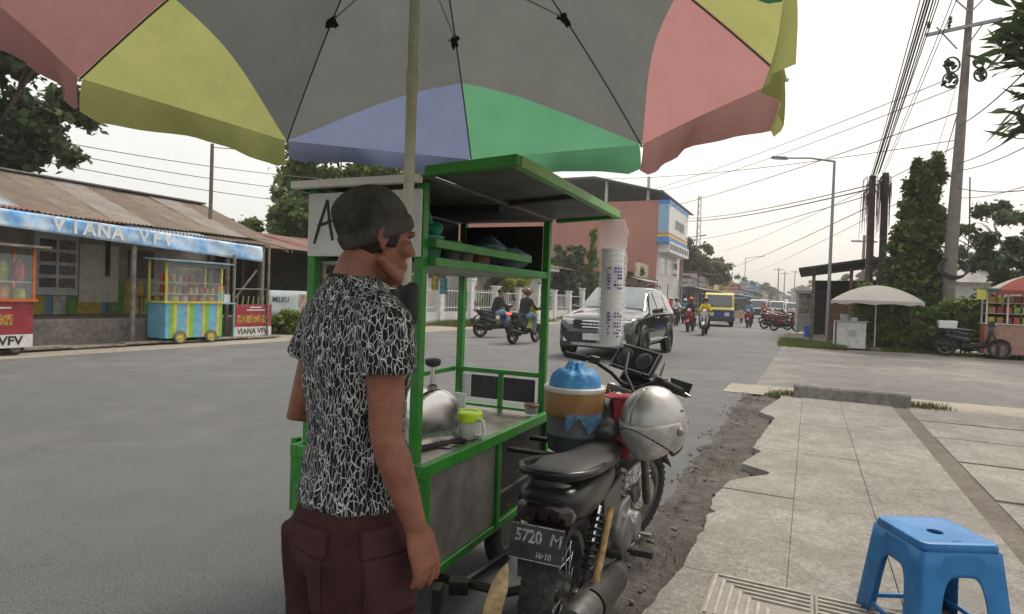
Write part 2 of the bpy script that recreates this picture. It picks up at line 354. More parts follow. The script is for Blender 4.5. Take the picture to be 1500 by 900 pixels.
# broken gutter between road and pavement: lumpy soil
from mathutils import noise as mnoise
mn = mnoise
def gz(s, t):
    v = Vector((s*3.1, t*3.1, .3))
    e = max(0, 1-abs((t+.78)/.36)); h = e*(-.012+.05*mn.noise(v)+.02*mn.noise(v*3.7))+.002
    return h if t > -.70 else max(.0015, h+.012)
gg = []
for i in range(321):
    s_ = -6+15.9*i/320; ta = -.80+.13*mnoise.noise(Vector((s_*.9, 1, 0)))+.10*mnoise.noise(Vector((s_*3.1, 4, 0)))+.04*mnoise.noise(Vector((s_*11, 7, 0)))
    gg.append([ST(s_, ta+(-.36-ta)*j/22, .004+gz(s_, ta+(-.36-ta)*j/22)*min(1, j/5)) for j in range(23)])
gut = MB().sheet(gg).build('gutter', M_gut); gut['kind'] = 'structure'
sheet_st('corner_dirt', 9.55, 10.63, -1.12, 30, .007, M_sand)

# pavement: single slabs, the road-side row broken off along an uneven edge
pav = bpy.data.objects.new('pavement', None); COL.objects.link(pav); pav['kind'] = 'structure'
edge_px = [(560, 60), (478, 112), (540, 134), (500, 190), (455, 250), (486, 266), (412, 313), (530, 352), (470, 362), (370, 378), (310, 430), (290, 486), (318, 494), (285, 502), (260, 570), (215, 640), (195, 690), (150, 752), (100, 792), (88, 830), (20, 890), (-40, 960), (-90, 1050)]
edge = []
for x, y in edge_px:
    q = PZ(930+x/2.63, 560+y/2.63, .055); edge.append((tos(q), tot(q)))
edge.sort()
es = [e[0] for e in edge]; et = [e[1] for e in edge]
from mathutils import noise as mnoise
def edge_t(s):
    base = float(np.interp(s, es, et)) if s >= es[0] else et[0]-.02*(es[0]-s)
    return base+.018*mnoise.noise(Vector((s*9, 0, 0)))+.010*mnoise.noise(Vector((s*31, 0, 5)))
ja = PZ(1165, 704, .055); jb = PZ(1280, 750, .055); T1 = tot(ja); T2 = tot(jb)
gl = PZ(1345, 640, .055); TG = tot(gl)
ST_END = 9.42
sheet_st('pavement_bed', -6, 9.43, T1-.06, 8, .047, M_groove)
def slab(poly, top=.055, jit=.004):
    dz = random.uniform(-jit, jit); tl = (random.uniform(-.003, .003), random.uniform(-.003, .003))
    c = (sum(p[0] for p in poly)/len(poly), sum(p[1] for p in poly)/len(poly)); n = len(poly)
    V = [ST(s, t, -.05) for s, t in poly]+[ST(s, t, top+dz+tl[0]*(s-c[0])+tl[1]*(t-c[1])) for s, t in poly]
    mb = MB().add(V, [tuple(range(n))[::-1], tuple(range(n, 2*n))]+[(i, (i+1) % n, n+(i+1) % n, n+i) for i in range(n)])
    return mb.build('slab', M_pave, pav, bevel=.0025)
rows = [-3.2, -1.6, 0.1, 1.55, 2.95, 4.35, 5.75, 7.2, 8.55, ST_END]
G = .0012
for a, b in zip(rows[:-1], rows[1:]):
    k = max(6, int((b-a)/.05)); left = [(a+G+(b-a-2*G)*i/k, edge_t(a+G+(b-a-2*G)*i/k)) for i in range(k+1)]
    slab(left+[(b-G, T1-G), (a+G, T1-G)], jit=.003)
    off = random.uniform(-.25, .25) if b < ST_END else 0
    slab([(a+G, T1+G), (b-G, T1+G), (b-G, T2-G), (a+G, T2-G)], jit=.003)
    slab([(a+G, T2+G), (b-G, T2+G), (b-G, TG-.01), (a+G, TG-.01)], jit=.003)
rows2 = [-3.4, -1.7, -.1, 1.25, 2.6, 3.85, 5.05, 6.2, 7.3, 8.3, ST_END]
for a, b in zip(rows2[:-1], rows2[1:]):
    for t0, t1 in ((TG+.15, TG+1.85), (TG+1.87, TG+3.5), (TG+3.52, TG+5.2), (TG+5.22, TG+7)):
        slab([(a+.035, t0), (b-.035, t0), (b-.035, t1), (a+.035, t1)], jit=.004)

# patterned paving tiles with raised chevrons, round inset
M_tile = surf('tile_concrete', [((.27, .245, .215), (.36, .33, .29)), ((.8, .8, .8), (1, 1, 1))], (3, 50), bump=.3, bs=140)
M_rid = mat('tile_ridge', (.42, .385, .335), .8, var=.15, vs=20, bump=.2)
o0 = PZ(1044, 839, .06); s_t, t_t = tos(o0), tot(o0)
S0 = s_t
for i in range(2):
    for j in range(2):
        a, b, c, d = S0-.42*(i+1)+.003, S0-.42*i-.003, t_t+.42*j+.003, t_t+.42*(j+1)-.003
        o = MB().add([ST(s, t, z) for z in (.045, .0625) for s, t in ((a, c), (b, c), (b, d), (a, d))], [(3, 2, 1, 0), (4, 5, 6, 7), (0, 1, 5, 4), (1, 2, 6, 5), (2, 3, 7, 6), (3, 0, 4, 7)]).build('patterned_tile', M_tile, pav, bevel=.003)
        for k in range(7):                       # L-shaped ridges nested from the outer corner
            e = .02+.038*k
            sa = (b-e) if i == 0 else (a+e); ta = (c+e) if j == 0 else (d-e)
            se = (a+.012) if i == 0 else (b-.012); te = (d-.012) if j == 0 else (c+.012)
            for (p, q) in (((sa, ta), (se, ta)), ((sa, ta), (sa, te))):
                if abs(p[0]-q[0])+abs(p[1]-q[1]) < .05 or (k % 7 > 4 and p[0] == q[0]): continue
                MB().bar(ST(p[0], p[1], .0665), ST(q[0], q[1], .0665), .013, .008).build('tile_ridge', M_rid, o)
mbd = MB().lathe([(.0, .066), (.10, .066), (.103, .073), (.125, .073), (.128, .066), (.165, .066), (.168, .0735), (.19, .0735), (.193, .06), (.193, .05)], ST(S0-.42, t_t+.42, 0), n=48)
mbd.build('round_inset', M_tile, pav, smooth=True)

# kerb stone at the corner
mb = MB(); nseg = 14
rings = []
for i in range(nseg+1):
    t = -.16+1.38*i/nseg; jn = lambda k: .012*mnoise.noise(Vector((t*4, k*3.1, 1.)))
    rings.append([ST(9.30+jn(0), t, 0), ST(9.33+jn(1), t, .19+jn(2)), ST(9.36+jn(1), t, .215+jn(2)), ST(9.52+jn(3), t, .215+jn(4)), ST(9.55+jn(3), t, .19), ST(9.57, t, 0)])
mb.loft(rings)
tag(mb.build('kerb_stone', M_conc, bevel=.008), 'long weathered concrete kerb stone across the end of the pavement', 'kerb')

# pebbles and rubble along the gutter, uncountable
mb = MB()
for i in range(220):
    s = random.uniform(1.0, 9.6); t = random.gauss(-.72, .16); r = random.uniform(.004, .016)*(1.7 if random.random() < .06 else 1)
    mb.ell(ST(s, t, .01+r*.2), (r*random.uniform(.8, 1.5), r, r*.6), Matrix.Rotation(random.random()*6, 3, 'Z'), 6, 4)
tag(mb.build('gravel', mat('gravel', (.19, .172, .15), .9, var=.3, vs=30)), 'loose gravel and rubble scattered along the broken pavement edge', 'gravel', kind='stuff')

# grass
M_grass = leafmat('grass_blades', (.055, .09, .02), (.17, .19, .05), .25)
def grass(pts, h, name='grass', label='', spread=.3):
    n = len(pts); pts = np.array(pts); a = rng.uniform(0, 6.28, n); wd_ = h*.07*rng.uniform(.6, 1.4, n); hh = h*rng.uniform(.5, 1.3, n)
    dx = np.cos(a); dy = np.sin(a); ln = rng.normal(size=(n, 2))*spread*hh[:, None]
    V = np.zeros((n, 3, 3)); V[:, 0] = pts+np.stack([dx*wd_, dy*wd_, 0*a], 1); V[:, 1] = pts-np.stack([dx*wd_, dy*wd_, 0*a], 1)
    V[:, 2] = pts+np.stack([ln[:, 0], ln[:, 1], hh], 1)
    me = bpy.data.meshes.new(name); me.vertices.add(3*n); me.vertices.foreach_set('co', V.ravel()); me.loops.add(3*n); me.loops.foreach_set('vertex_index', np.arange(3*n))
    me.polygons.add(n); me.polygons.foreach_set('loop_start', np.arange(n)*3); me.update(calc_edges=True)
    o = mesh_obj(name, me, M_grass); return tag(o, label, 'grass', kind='stuff')
def scatter(n, s0, s1, t0, t1, z=0., clump=None):
    out_ = []
    while len(out_) < n:
        s, t = random.uniform(s0, s1), random.uniform(t0, t1)
        if clump and mnoise.noise(Vector((s*clump, t*clump, 2.2)))+random.uniform(-.25, .25) < 0: continue
        out_.append(ST(s, t, z)[:])
    return out_
grass([ST(9.45+random.gauss(0, .10), -.28+random.gauss(0, .11), 0)[:] for _ in range(500)], .11, label='grass tuft at the road end of the kerb stone')
grass([ST(9.45+random.gauss(0, .10), 1.40+random.gauss(0, .12), 0)[:] for _ in range(600)], .12, label='grass tuft at the far end of the kerb stone from the road')
grass(scatter(9000, 21.5, 25.5, -.9, 1.1, 0, .5), .16, label='rough grass on the corner verge beside the kiosk')
grass(scatter(9000, 22.2, 24.6, 1., 9, 0, .5), .12, label='grass and weeds along the foot of the hedge')
grass(scatter(9000, 17, 42, -14.2, -12.6, 0, .35), .22, label='grass strip in front of the white house fence')
grass([ST(s_, t_, .0)[:] for s_, t_ in [(random.uniform(1.5, 9), random.gauss(-.62, .10)) for _ in range(900)] if mnoise.noise(Vector((s_*1.1, 0, 3.))) > .12], .045, label='sparse weeds in the broken gutter')
# ================================================================== paint box
GREEN = mat('green_paint', srgb(38, 136, 34), .46, var=.16, vs=11, bump=.15, bs=60, dirt=.8, coat=.08)
STEEL = mat('stainless', (.50, .47, .42), .32, 1., var=.22, vs=5, bump=.08, bs=20, dirt=.6)
STEELB = mat('stainless_bright', (.72, .71, .69), .24, 1., var=.08, vs=6, bump=.03, bs=14)
CHROME = mat('chrome', (.75, .75, .76), .14, 1., var=.06, vs=10)
BLACKP = mat('black_plastic', (.016, .016, .017), .42, var=.2, vs=8, bump=.05, dirt=.25)
BLACKG = mat('black_gloss', (.009, .009, .010), .34, var=.2, vs=5, coat=.12, dirt=.16, spec=.35)
RUBBER = mat('rubber', (.022, .021, .02), .78, var=.25, vs=14, bump=.3, bs=90, dirt=.5)
BLACKM = mat('black_metal', (.03, .029, .027), .5, .6, var=.25, vs=12, bump=.1, dirt=.5)
ALU = mat('cast_aluminium', (.20, .195, .19), .48, .8, var=.2, vs=14, bump=.15, bs=60, dirt=.5)
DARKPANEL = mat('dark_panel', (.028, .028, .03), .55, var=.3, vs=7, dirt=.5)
CEIL = mat('roof_lining', (.15, .152, .15), .6, var=.28, vs=3.5, bump=.1, bs=12, dirt=.3)
WHITEP = mat('white_paint', (.74, .73, .69), .5, var=.06, vs=5, dirt=.22)
IVORY = mat('ivory_tube', (.56, .54, .43), .45, var=.10, vs=7, dirt=.3)
INK = mat('black_ink', (.02, .02, .022), .7)
WOODY = mat('pale_wood', (.50, .33, .13), .7, var=.25, vs=14, bump=.3, bs=40)
def dev(): pass

# ================================================================== food cart (local: +Y away along the street, +X to the kerb side; origin under the near right corner)
CA = Vector((-.300, 2.141, 0)); CANG = R_(24.4); ZC, CL, CW, ZB, ZR = .70, 1.19, .55, .28, 1.70
cart = thing('food_cart', 'green framed street food cart with raised roof flap, steel counter and hand lettered sign', 'food cart', CA, -CANG)
pw = .036
def cpart(name, m, fn, bev=.003, smooth=False, parent=None, label=None):
    mb = MB(); fn(mb); o = mb.build(name, m, parent or cart, smooth=smooth, bevel=bev)
    if label: o['label'] = label
    return o
# posts from the ground frame to the roof
for (x, y, z0) in ((-.055, .04, ZB-.12), (-CW, .04, ZB-.09), (-.018, CL, ZB-.12), (-CW+.03, CL, ZB-.12)):
    cpart('post', GREEN, lambda b: b.bx(x-pw/2, x+pw/2, y-pw/2, y+pw/2, z0, ZR))
# counter: steel top and a green rim on each side
cpart('counter_top', STEEL, lambda b: b.bx(-CW-.01, .0, .0, CL+.01, ZC-.03, ZC-.012))
for args in ((-.002, .03, -.03, CL+.03), (-CW-.03, -CW+.002, -.03, CL+.03)):
    cpart('counter_rim', GREEN, lambda b: b.bx(args[0], args[1], args[2], args[3], ZC-.045, ZC))
for args in ((-.03, .0), (CL, CL+.03)):
    cpart('counter_rim', GREEN, lambda b: b.bx(-CW+.003, -.003, args[0], args[1], ZC-.045, ZC-.001))
# lower body: corner stiles, steel front, dark far bay
for (x, y) in ((.008, .008), (.008, .60), (.008, CL-.01), (-CW-.008, .008), (-CW-.008, CL-.01)):
    cpart('stile', GREEN, lambda b: b.bx(x-.018, x+.018, y-.018, y+.018, ZB, ZC-.046))
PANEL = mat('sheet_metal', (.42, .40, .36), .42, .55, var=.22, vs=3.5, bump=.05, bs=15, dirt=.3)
cpart('side_panel', PANEL, lambda b: b.bx(-.008, .012, .027, .58, ZB+.02, ZC-.047), label='dull brushed steel panel')
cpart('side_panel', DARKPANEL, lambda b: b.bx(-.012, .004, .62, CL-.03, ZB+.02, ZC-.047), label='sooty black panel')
cpart('side_panel', STEEL, lambda b: b.bx(-CW+.01, -.01, .0, .014, ZB+.02, ZC-.047))
cpart('side_panel', STEEL, lambda b: b.bx(-CW-.012, -CW+.002, .03, CL-.03, ZB+.02, ZC-.047))
cpart('side_panel', STEEL, lambda b: b.bx(-CW+.01, -.01, CL-.02, CL-.006, ZB+.02, ZC-.047))
cpart('base_rail', GREEN, lambda b: b.bx(-.012, .022, .03, CL-.03, ZB-.015, ZB+.018))
cpart('base_rail', GREEN, lambda b: b.bx(-CW+.012, -.03, -.012, .02, ZB-.015, ZB+.018))
cpart('base_rail', GREEN, lambda b: b.bx(-CW-.022, -CW+.01, .03, CL-.03, ZB-.015, ZB+.018))
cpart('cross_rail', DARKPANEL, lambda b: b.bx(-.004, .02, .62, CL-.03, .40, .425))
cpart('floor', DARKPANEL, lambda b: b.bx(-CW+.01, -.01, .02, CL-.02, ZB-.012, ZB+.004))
# folding side leaf with a slot on the road side and its stay
cpart('folded_leaf', GREEN, lambda b: b.bx(-CW-.075, -CW-.05, .02, .055, .42, .71))
cpart('leaf_stay', GREEN, lambda b: b.tube([(-CW-.07, .05, .40), (-CW-.135, .05, .30), (-CW-.02, .05, .285)], .009, 8), 0)
# back and far-end guard rails with dark inserts
cpart('guard_rail', GREEN, lambda b: b.bx(-CW-.014, -CW+.014, .06, CL-.02, .875, .90))
cpart('guard_rail', GREEN, lambda b: b.bx(-CW+.018, -.04, CL-.014, CL+.012, .875, .90))
cpart('guard_post', GREEN, lambda b: b.bx(-.275, -.25, CL-.012, CL+.012, ZC, .875))
for (x0, x1) in ((-.445, -.28), (-.245, -.06)):
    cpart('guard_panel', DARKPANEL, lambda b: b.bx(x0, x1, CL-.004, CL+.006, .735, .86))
cpart('guard_panel', WHITEP, lambda b: b.bx(-.53, -.45, CL-.004, CL+.006, .735, .86), label='off white board')
# shelf rails and deck
for z, y1 in ((1.42, CL-.02), (1.487, CL*.80)):
    cpart('shelf_rail', GREEN, lambda b: b.bx(-.036, -.004, .06, y1, z-.019, z+.014))
cpart('shelf_rail', GREEN, lambda b: b.bx(-CW-.014, -CW+.014, .06, CL-.02, 1.403, 1.432))
cpart('shelf_deck', mat('shelf_board', (.42, .41, .38), .6, var=.15, dirt=.4), lambda b: b.bx(-CW+.016, -.04, .065, CL-.025, 1.404, 1.416))
cpart('end_rail', GREEN, lambda b: b.bx(-CW+.02, -.04, CL-.014, CL+.014, 1.402, 1.43))
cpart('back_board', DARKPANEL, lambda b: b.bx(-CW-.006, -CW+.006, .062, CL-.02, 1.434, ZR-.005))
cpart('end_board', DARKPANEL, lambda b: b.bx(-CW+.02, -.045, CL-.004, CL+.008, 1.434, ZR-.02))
# fixed roof and the raised flap
cpart('roof', CEIL, lambda b: b.bx(-CW-.05, .0, .0, CL+.03, ZR+.004, ZR+.016))
cpart('roof_edge', WHITEP, lambda b: b.bx(-CW-.06, -.03, -.035, -.002, ZR-.012, ZR+.016))
cpart('roof_edge', GREEN, lambda b: b.bx(-CW-.085, -CW-.052, -.03, CL+.05, ZR-.012, ZR+.02))
fx, fz = .325, .018
def flap(b, y0, y1, x0, x1, dz, th):
    P = lambda k, y, o: (k*fx, y, ZR+.02+k*fz+o)
    b.add([P(x0, y0, dz), P(x1, y0, dz), P(x1, y1, dz), P(x0, y1, dz), P(x0, y0, dz+th), P(x1, y0, dz+th), P(x1, y1, dz+th), P(x0, y1, dz+th)],
          [(0, 3, 2, 1), (4, 5, 6, 7), (0, 1, 5, 4), (1, 2, 6, 5), (2, 3, 7, 6), (3, 0, 4, 7)])
fl = cpart('roof_flap', CEIL, lambda b: flap(b, .006, CL+.084, -.06, .98, .004, .010), 0)
cpart('flap_frame', GREEN, lambda b: flap(b, -.03, .005, -.02, 1.05, -.012, .034), 0, parent=fl)
cpart('flap_frame', GREEN, lambda b: flap(b, CL+.085, CL+.12, -.02, 1.05, -.012, .034), 0, parent=fl)
cpart('flap_frame', mat('green_paint_pale', srgb(118, 168, 96), .5, var=.12, dirt=.3), lambda b: flap(b, .006, CL+.084, .965, 1.06, -.012, .036), 0, parent=fl)
cpart('flap_batten', DARKPANEL, lambda b: flap(b, .62, .66, .03, .96, -.016, .018), 0, parent=fl)
cpart('roof_batten', DARKPANEL, lambda b: b.bx(-CW, -.02, .60, .64, ZR-.03, ZR+.003))
# lettered sign board across the near end
sg = cpart('sign_board', mat('sign_white', (.62, .62, .59), .5, var=.10, vs=3, dirt=.25), lambda b: b.bx(-CW-.005, -.04, .005, .018, 1.43, 1.672))
PEN = mat('brush_lettering', (.05, .05, .048), .7, var=.3, vs=30)
def stroke(pts, r=.0062):
    MB().tube([(-CW-.005+p[0], .003, 1.43+p[1]) for p in pts], [r*.7]+[r]*(len(pts)-2)+[r*.75], 6).build('letter_stroke', PEN, sg)
stroke([(.035, .048), (.06, .12), (.095, .215)]); stroke([(.095, .215), (.108, .13), (.125, .06)]); stroke([(.05, .115), (.085, .125), (.118, .135)])
stroke([(.165, .215), (.160, .13), (.165, .055)]); stroke([(.160, .215), (.21, .21)]); stroke([(.162, .135), (.205, .137)]); stroke([(.165, .055), (.215, .06)])
stroke([(.26, .21), (.258, .13), (.262, .055)]); stroke([(.33, .21), (.36, .06)]); stroke([(.40, .20), (.385, .06)])
# dark undercarriage tied to the motorbike: bars and a small castor
cpart('tow_bar', BLACKM, lambda b: b.tube([(-.35, .16, .22), (.28, .16, .24), (.36, .20, .26)], .017, 8), 0)
cpart('tow_bar', BLACKM, lambda b: b.tube([(.10, .10, .24), (.16, .62, .24), (.30, .95, .30)], .015, 8), 0)
cpart('tow_bar', BLACKM, lambda b: b.tube([(-.3, 1.0, .24), (.20, 1.0, .26), (.40, 1.0, .32)], .016, 8), 0)
cpart('tow_bracket', BLACKM, lambda b: (b.box((.10, .12, .24), (.07, .05, .05), .5), b.box((.06, .04, .22), (.03, .06, .09), .3)), .003)
wh = MB().lathe([(.09, -.028), (.115, -.032), (.15, -.03), (.165, -.018), (.168, 0), (.165, .018), (.15, .03), (.115, .032), (.09, .028)], (-CW-.02, .45, .168), 'X', 28, closed=True).build('tyre', RUBBER, None, smooth=True)
whe = bpy.data.objects.new('wheel', MB().lathe([(.0, -.02), (.08, -.02), (.092, -.026), (.092, .026), (.08, .02), (.0, .02)], (-CW-.02, .45, .168), 'X', 24).mesh('rim')); COL.objects.link(whe); whe.data.materials.append(ALU); whe.parent = cart; wh.parent = whe
wh2 = copy_tree(whe, cart); wh2.location = (CW-.05, .42, 0)
# small tray bracket on the kerb side that carries the cooler tub
cpart('tub_bracket', BLACKM, lambda b: (b.bx(.03, .42, .66, .70, .604, .622), b.bx(.03, .42, .92, .96, .604, .622), b.bx(.40, .43, .64, .98, .60, .624)), .002)
def cw(x, y, z=0.):
    c, s = math.cos(-CANG), math.sin(-CANG); return Vector((CA.x+x*c-y*s, CA.y+x*s+y*c, z))

# ================================================================== things on the cart
# grating machine: arched stainless body with a knob on a screw stem
mc = thing('ice_grater', 'stainless steel arched machine with black knob on the cart counter', 'machine', cw(-.185, .30, ZC-.012), -CANG+R_(72))
prof = [(-.11, 0), (.11, 0), (.125, .02), (.125, .12)]+[(.125*math.cos(a), .12+.105*math.sin(a)) for a in np.linspace(.12, math.pi-.12, 14)]+[(-.125, .12), (-.125, .02)]
MB().prism(prof, -.06, .13, 'Y').build('body', STEELB, mc, smooth=True, bevel=.005)
MB().loft([[Vector((x*k, y, .105+(z-.105)*k)) for x, z in prof] for y, k in ((-.058, 1.05), (-.070, 1.06), (-.078, 1.02), (-.088, .86), (-.095, .55), (-.098, .15))]).build('end_plate', STEELB, mc, smooth=True)
MB().prism([(x*1.06, z*1.04) for x, z in prof], .13, .146, 'Y').build('end_plate', STEELB, mc, smooth=True, bevel=.004)
MB().bx(-.15, .15, -.10, .17, -.0, .014).build('base_plate', BLACKM, mc, bevel=.004)
MB().lathe([(.009, .215), (.009, .33)], (0, -.045, 0), 'Z', 12).build('stem', CHROME, mc, smooth=True)
MB().lathe([(.02, .222), (.02, .245), (.013, .25)], (0, -.045, 0), 'Z', 14).build('collar', STEEL, mc, smooth=True)
MB().lathe([(.016, .318), (.030, .326), (.033, .338), (.030, .350), (.012, .354), (0, .354)], (0, -.045, 0), 'Z', 18).build('knob', BLACKP, mc, smooth=True)
# jug
jg = thing('plastic_jug', 'small milky plastic jug with lime green lid and side handle', 'jug', cw(-.085, .48, ZC-.012), -CANG)
MILKY = mat('milky_plastic', (.70, .69, .62), .35, var=.05, trans=.15)
MB().lathe([(0, 0), (.052, 0), (.058, .006), (.062, .05), (.064, .085), (.064, .10)], n=28).build('body', MILKY, jg, smooth=True)
MB().lathe([(.067, .078), (.069, .08), (.070, .108), (.064, .115), (.052, .115), (.050, .110), (0, .109)], n=28).build('lid', mat('lime_plastic', srgb(196, 232, 40), .38, var=.05), jg, smooth=True)
MB().tube([(.060, -.02, .09), (.098, -.035, .088), (.106, -.038, .055), (.098, -.035, .022), (.057, -.02, .02)], .0075, 8).build('handle', mat('white_plastic', (.74, .74, .72), .4, var=.04), jg, smooth=True)
# small cup at the far corner
cp = thing('plastic_cup', 'small clear cup with pink rim on the far corner of the counter', 'cup', cw(-.035, 1.09, ZC), -CANG)
MB().lathe([(0, 0), (.032, 0), (.037, .05), (.0355, .05), (.031, .003), (0, .003)], n=20).build('body', mat('cloudy_plastic', (.55, .57, .58), .25, trans=.35), cp, smooth=True)
MB().lathe([(.0375, .036), (.0385, .037), (.0392, .05), (.0378, .051)], n=20, closed=True).build('rim', mat('pink_plastic', (.55, .16, .16), .4), cp, smooth=True)
# wet cloth / paper scraps on the counter
for (x, y, a) in ((-.17, .62, .3), (-.08, .30, 1.2)):
    gsh = [[(x+.06*(i/5-.5)+.01*math.sin(j*2+i), y+.07*(j/5-.5), ZC-.010+.010*abs(mnoise.noise(Vector((i*.7+x*9, j*.8, y*5))))) for j in range(6)] for i in range(6)]
    o = MB().sheet([[Vector(p) for p in r] for r in gsh]).build('plastic_scrap', mat('wet_plastic', (.62, .62, .62), .15, trans=.3), smooth='all', loc=CA, rotz=-CANG)
    tag(o, 'crumpled clear plastic scrap on the counter '+('behind the jug' if y > .5 else 'before the jug'), 'scrap')
# white upright packet leaning behind the machine
o = MB().bx(-.035, .035, -.006, .006, 0, .15).build('paper_packet', WHITEP, None, bevel=.003, loc=cw(-.24, .70, ZC-.012), rotz=-CANG-.3); tag(o, 'slim white packet standing on the counter behind the steel machine', 'packet')

# shelf goods
def bag(name, label, loc, r, m, seed, h=1., top=.2, rotz=0.):
    mb = MB(); rings = []; n = 26; mlv = 16
    for i in range(mlv):
        f = i/(mlv-1); prof_ = (math.sin(min(1., f*1.25+.12)*math.pi*.5)) if f < .7 else (1-(f-.7)/.3*(1-top))
        rg = []
        for j in range(n):
            q = 2*math.pi*j/n; k = prof_*(1+.16*mnoise.noise(Vector((math.cos(q)*1.6, math.sin(q)*1.6, f*2.5+seed)))+.07*mnoise.noise(Vector((math.cos(q)*5, math.sin(q)*5, f*6+seed))))
            rg.append((r[0]*k*math.cos(q), r[1]*k*math.sin(q), r[2]*f*(1+.08*mnoise.noise(Vector((q, seed, 0))))))
        rings.append(rg)
    mb.loft(rings); o = mb.build(name, m, smooth='all', loc=loc, rotz=rotz); return tag(o, label, 'bag')
TEALP = mat('teal_plastic', (.03, .32, .20), .4, var=.15)
zS = 1.416
tb = thing('green_bucket', 'dark teal bucket on the cart shelf under a folded green pouch', 'bucket', cw(-.14, .20, zS), -CANG)
MB().lathe([(0, 0), (.055, 0), (.068, .10), (.072, .10), (.072, .108), (.062, .108), (.05, .006), (0, .006)], n=24).build('body', TEALP, tb, smooth=True)
bpo = MB(); bpo.loft([[(.06*k*math.cos(q)*(1.2), .035*k*math.sin(q), .108+h+.01*math.sin(3*q)) for q in np.linspace(0, 6.28, 20, endpoint=False)] for k, h in ((.6, 0), (1, .012), (1.05, .03), (.8, .045), (.3, .052))])
po = thing('green_pouch', 'crumpled bright green pouch with looped handle on the cart shelf', 'pouch', cw(-.14, .20, zS), -CANG)
bpo.build('body', mat('green_cloth', (.02, .30, .17), .5, var=.2), po, smooth='all')
MB().tube([(-.02, -.02, .152), (-.012, -.03, .20), (.02, -.03, .205), (.035, -.02, .15)], .011, 8).build('handle', mat('green_cloth', 0), po, smooth=True)
pots = [(.34, .055, .10, (.10, .10, .105), 'dark grey plastic pot'), (.46, .05, .085, (.22, .22, .23), 'mid grey plastic pot'), (.60, .06, .09, (.30, .12, .06), 'brown clay coloured pot')]
for i, (y, r, h, c, nm) in enumerate(pots):
    o = MB().lathe([(0, 0), (r*.8, 0), (r, h*.85), (r*1.06, h*.86), (r*1.06, h), (r*.92, h), (r*.75, .006), (0, .006)], n=24).build('pot', mat('potmat%d' % i, c, .5, var=.2), smooth=True, loc=cw(-.12, y, zS))
    tag(o, nm+' standing on the cart shelf', 'pot', 'pots on the cart shelf')
BLUEBAG = mat('blue_bag_dark', (.22, .33, .38), .3, var=.4, vs=12, bump=.5, bs=25, spec=.6)
bag('plastic_bag', 'bluish grey crumpled plastic bag bulging at the far end of the cart shelf', cw(-.13, .98, zS), (.09, .14, .13), BLUEBAG, 1.3, rotz=-CANG)
bag('plastic_bag', 'dark blue crumpled plastic bag beside the brown pot on the cart shelf', cw(-.16, .78, zS), (.09, .10, .17), mat('blue_bag_deep', (.07, .13, .17), .35, var=.3, bump=.4, bs=25), 4.1, rotz=-CANG)
# sachets hanging at the back of the cart
cols = [(.55, .03, .03), (.75, .66, .08), (.12, .45, .55), (.60, .60, .55), (.65, .20, .03), (.20, .42, .07)]
for i in range(9):
    x = -CW+.03+.012*(i % 2); y = .14+.105*i; z = 1.30-.02*(i % 3)
    so = thing('sachet_strip', 'strip of %s sachets hung under the cart shelf' % ['red', 'yellow', 'teal', 'pale', 'orange', 'green'][i % 6], 'sachets', cw(x, y, 0), -CANG-.4, 'sachets hanging in the cart')
    for k in range(3 if i < 3 else 1): MB().bx(-.03, .03, -.003, .003, z-.10*(k+1)+.20, z-.10*k+.192-.10*.0-.006).build('sachet', mat('sachet%d' % ((i+k) % 6), cols[(i+k) % 6], .3, var=.45, vs=40), so, bevel=.002)
    so.location.z = -.10
    if i > 3: so.location.z = -.06
# blue price card and black pouch by the pole
o = thing('price_card', 'small blue bordered card fixed to the cart post beside the black wrap', 'card', cw(-.085, .02, 0), -CANG)
MB().bx(-.028, .028, -.004, .002, 1.245, 1.325).build('card', mat('card_blue', (.16, .36, .62), .4), o); MB().bx(-.018, .018, -.006, -.0041, 1.26, 1.31).build('picture', mat('card_pic', (.45, .42, .22), .5, var=.5, vs=60), o)

# cup sleeve hanging from the flap corner
SCX = 1.32
cs = thing('cup_sleeve', 'long clear bag of stacked white cups with purple print hanging from the flap', 'cups', cw(.335, CL+.02, 0), -CANG)
CUPW = mat('cup_white', (.84, .83, .79), .4, var=.04)
ztop, zbot = 1.60, 1.075
for i in range(17):
    z = zbot+.027*i; MB().lathe([(0, z), (.036, z), (.044, z+.048), (.0465, z+.0485), (.0465, z+.0515), (.041, z+.0515)], (.0, 0, 0), n=20).build('cup', CUPW, cs, smooth=True)
FILM = mat('clear_film', (.9, .9, .9), .12, var=.02, alpha=.24, bump=.6, bs=18)
rings = []
for i in range(30):
    f = i/29; z = zbot-.01+(1.722-zbot)*f; rr = .053 if f < .68 else .053*(1-.55*(f-.68)/.32)
    _ = 0; rings.append([((rr*(1+.09*mnoise.noise(Vector((math.cos(q)*2, math.sin(q)*2, f*9))))+(.014*(f > .68)*mnoise.noise(Vector((q, f*14, 7)))))*math.cos(q)*(1+.75*max(0, f-.68)/.32), (rr*(1+.09*mnoise.noise(Vector((math.cos(q)*2, math.sin(q)*2, f*9)))))*math.sin(q)*(1-.85*max(0, f-.68)/.32), z) for q in np.linspace(0, 2*math.pi, 20, endpoint=False)])
MB().loft(rings, cap=False).build('sleeve', FILM, cs, smooth='all')
PURP = mat('purple_print', (.12, .07, .42), .5, var=.3, vs=50)
def arc_print(z0, z1, ang, wd_, rad=.0568):
    """worn, unreadable print: a column of short ink marks"""
    mb = MB(); z = z0
    while z < z1:
        for k in range(3):
            if random.random() < .72:
                a = ang+wd_*(k-1)/rad/3; h = random.uniform(.006, .014)
                mb.box((rad*math.cos(a), rad*math.sin(a), z), (.0008, wd_/3*random.uniform(.5, .95), h), Matrix.Rotation(a, 3, 'Z'))
        z += .0165
    tag(mb.build('print', PURP, cs), kind='stuff')
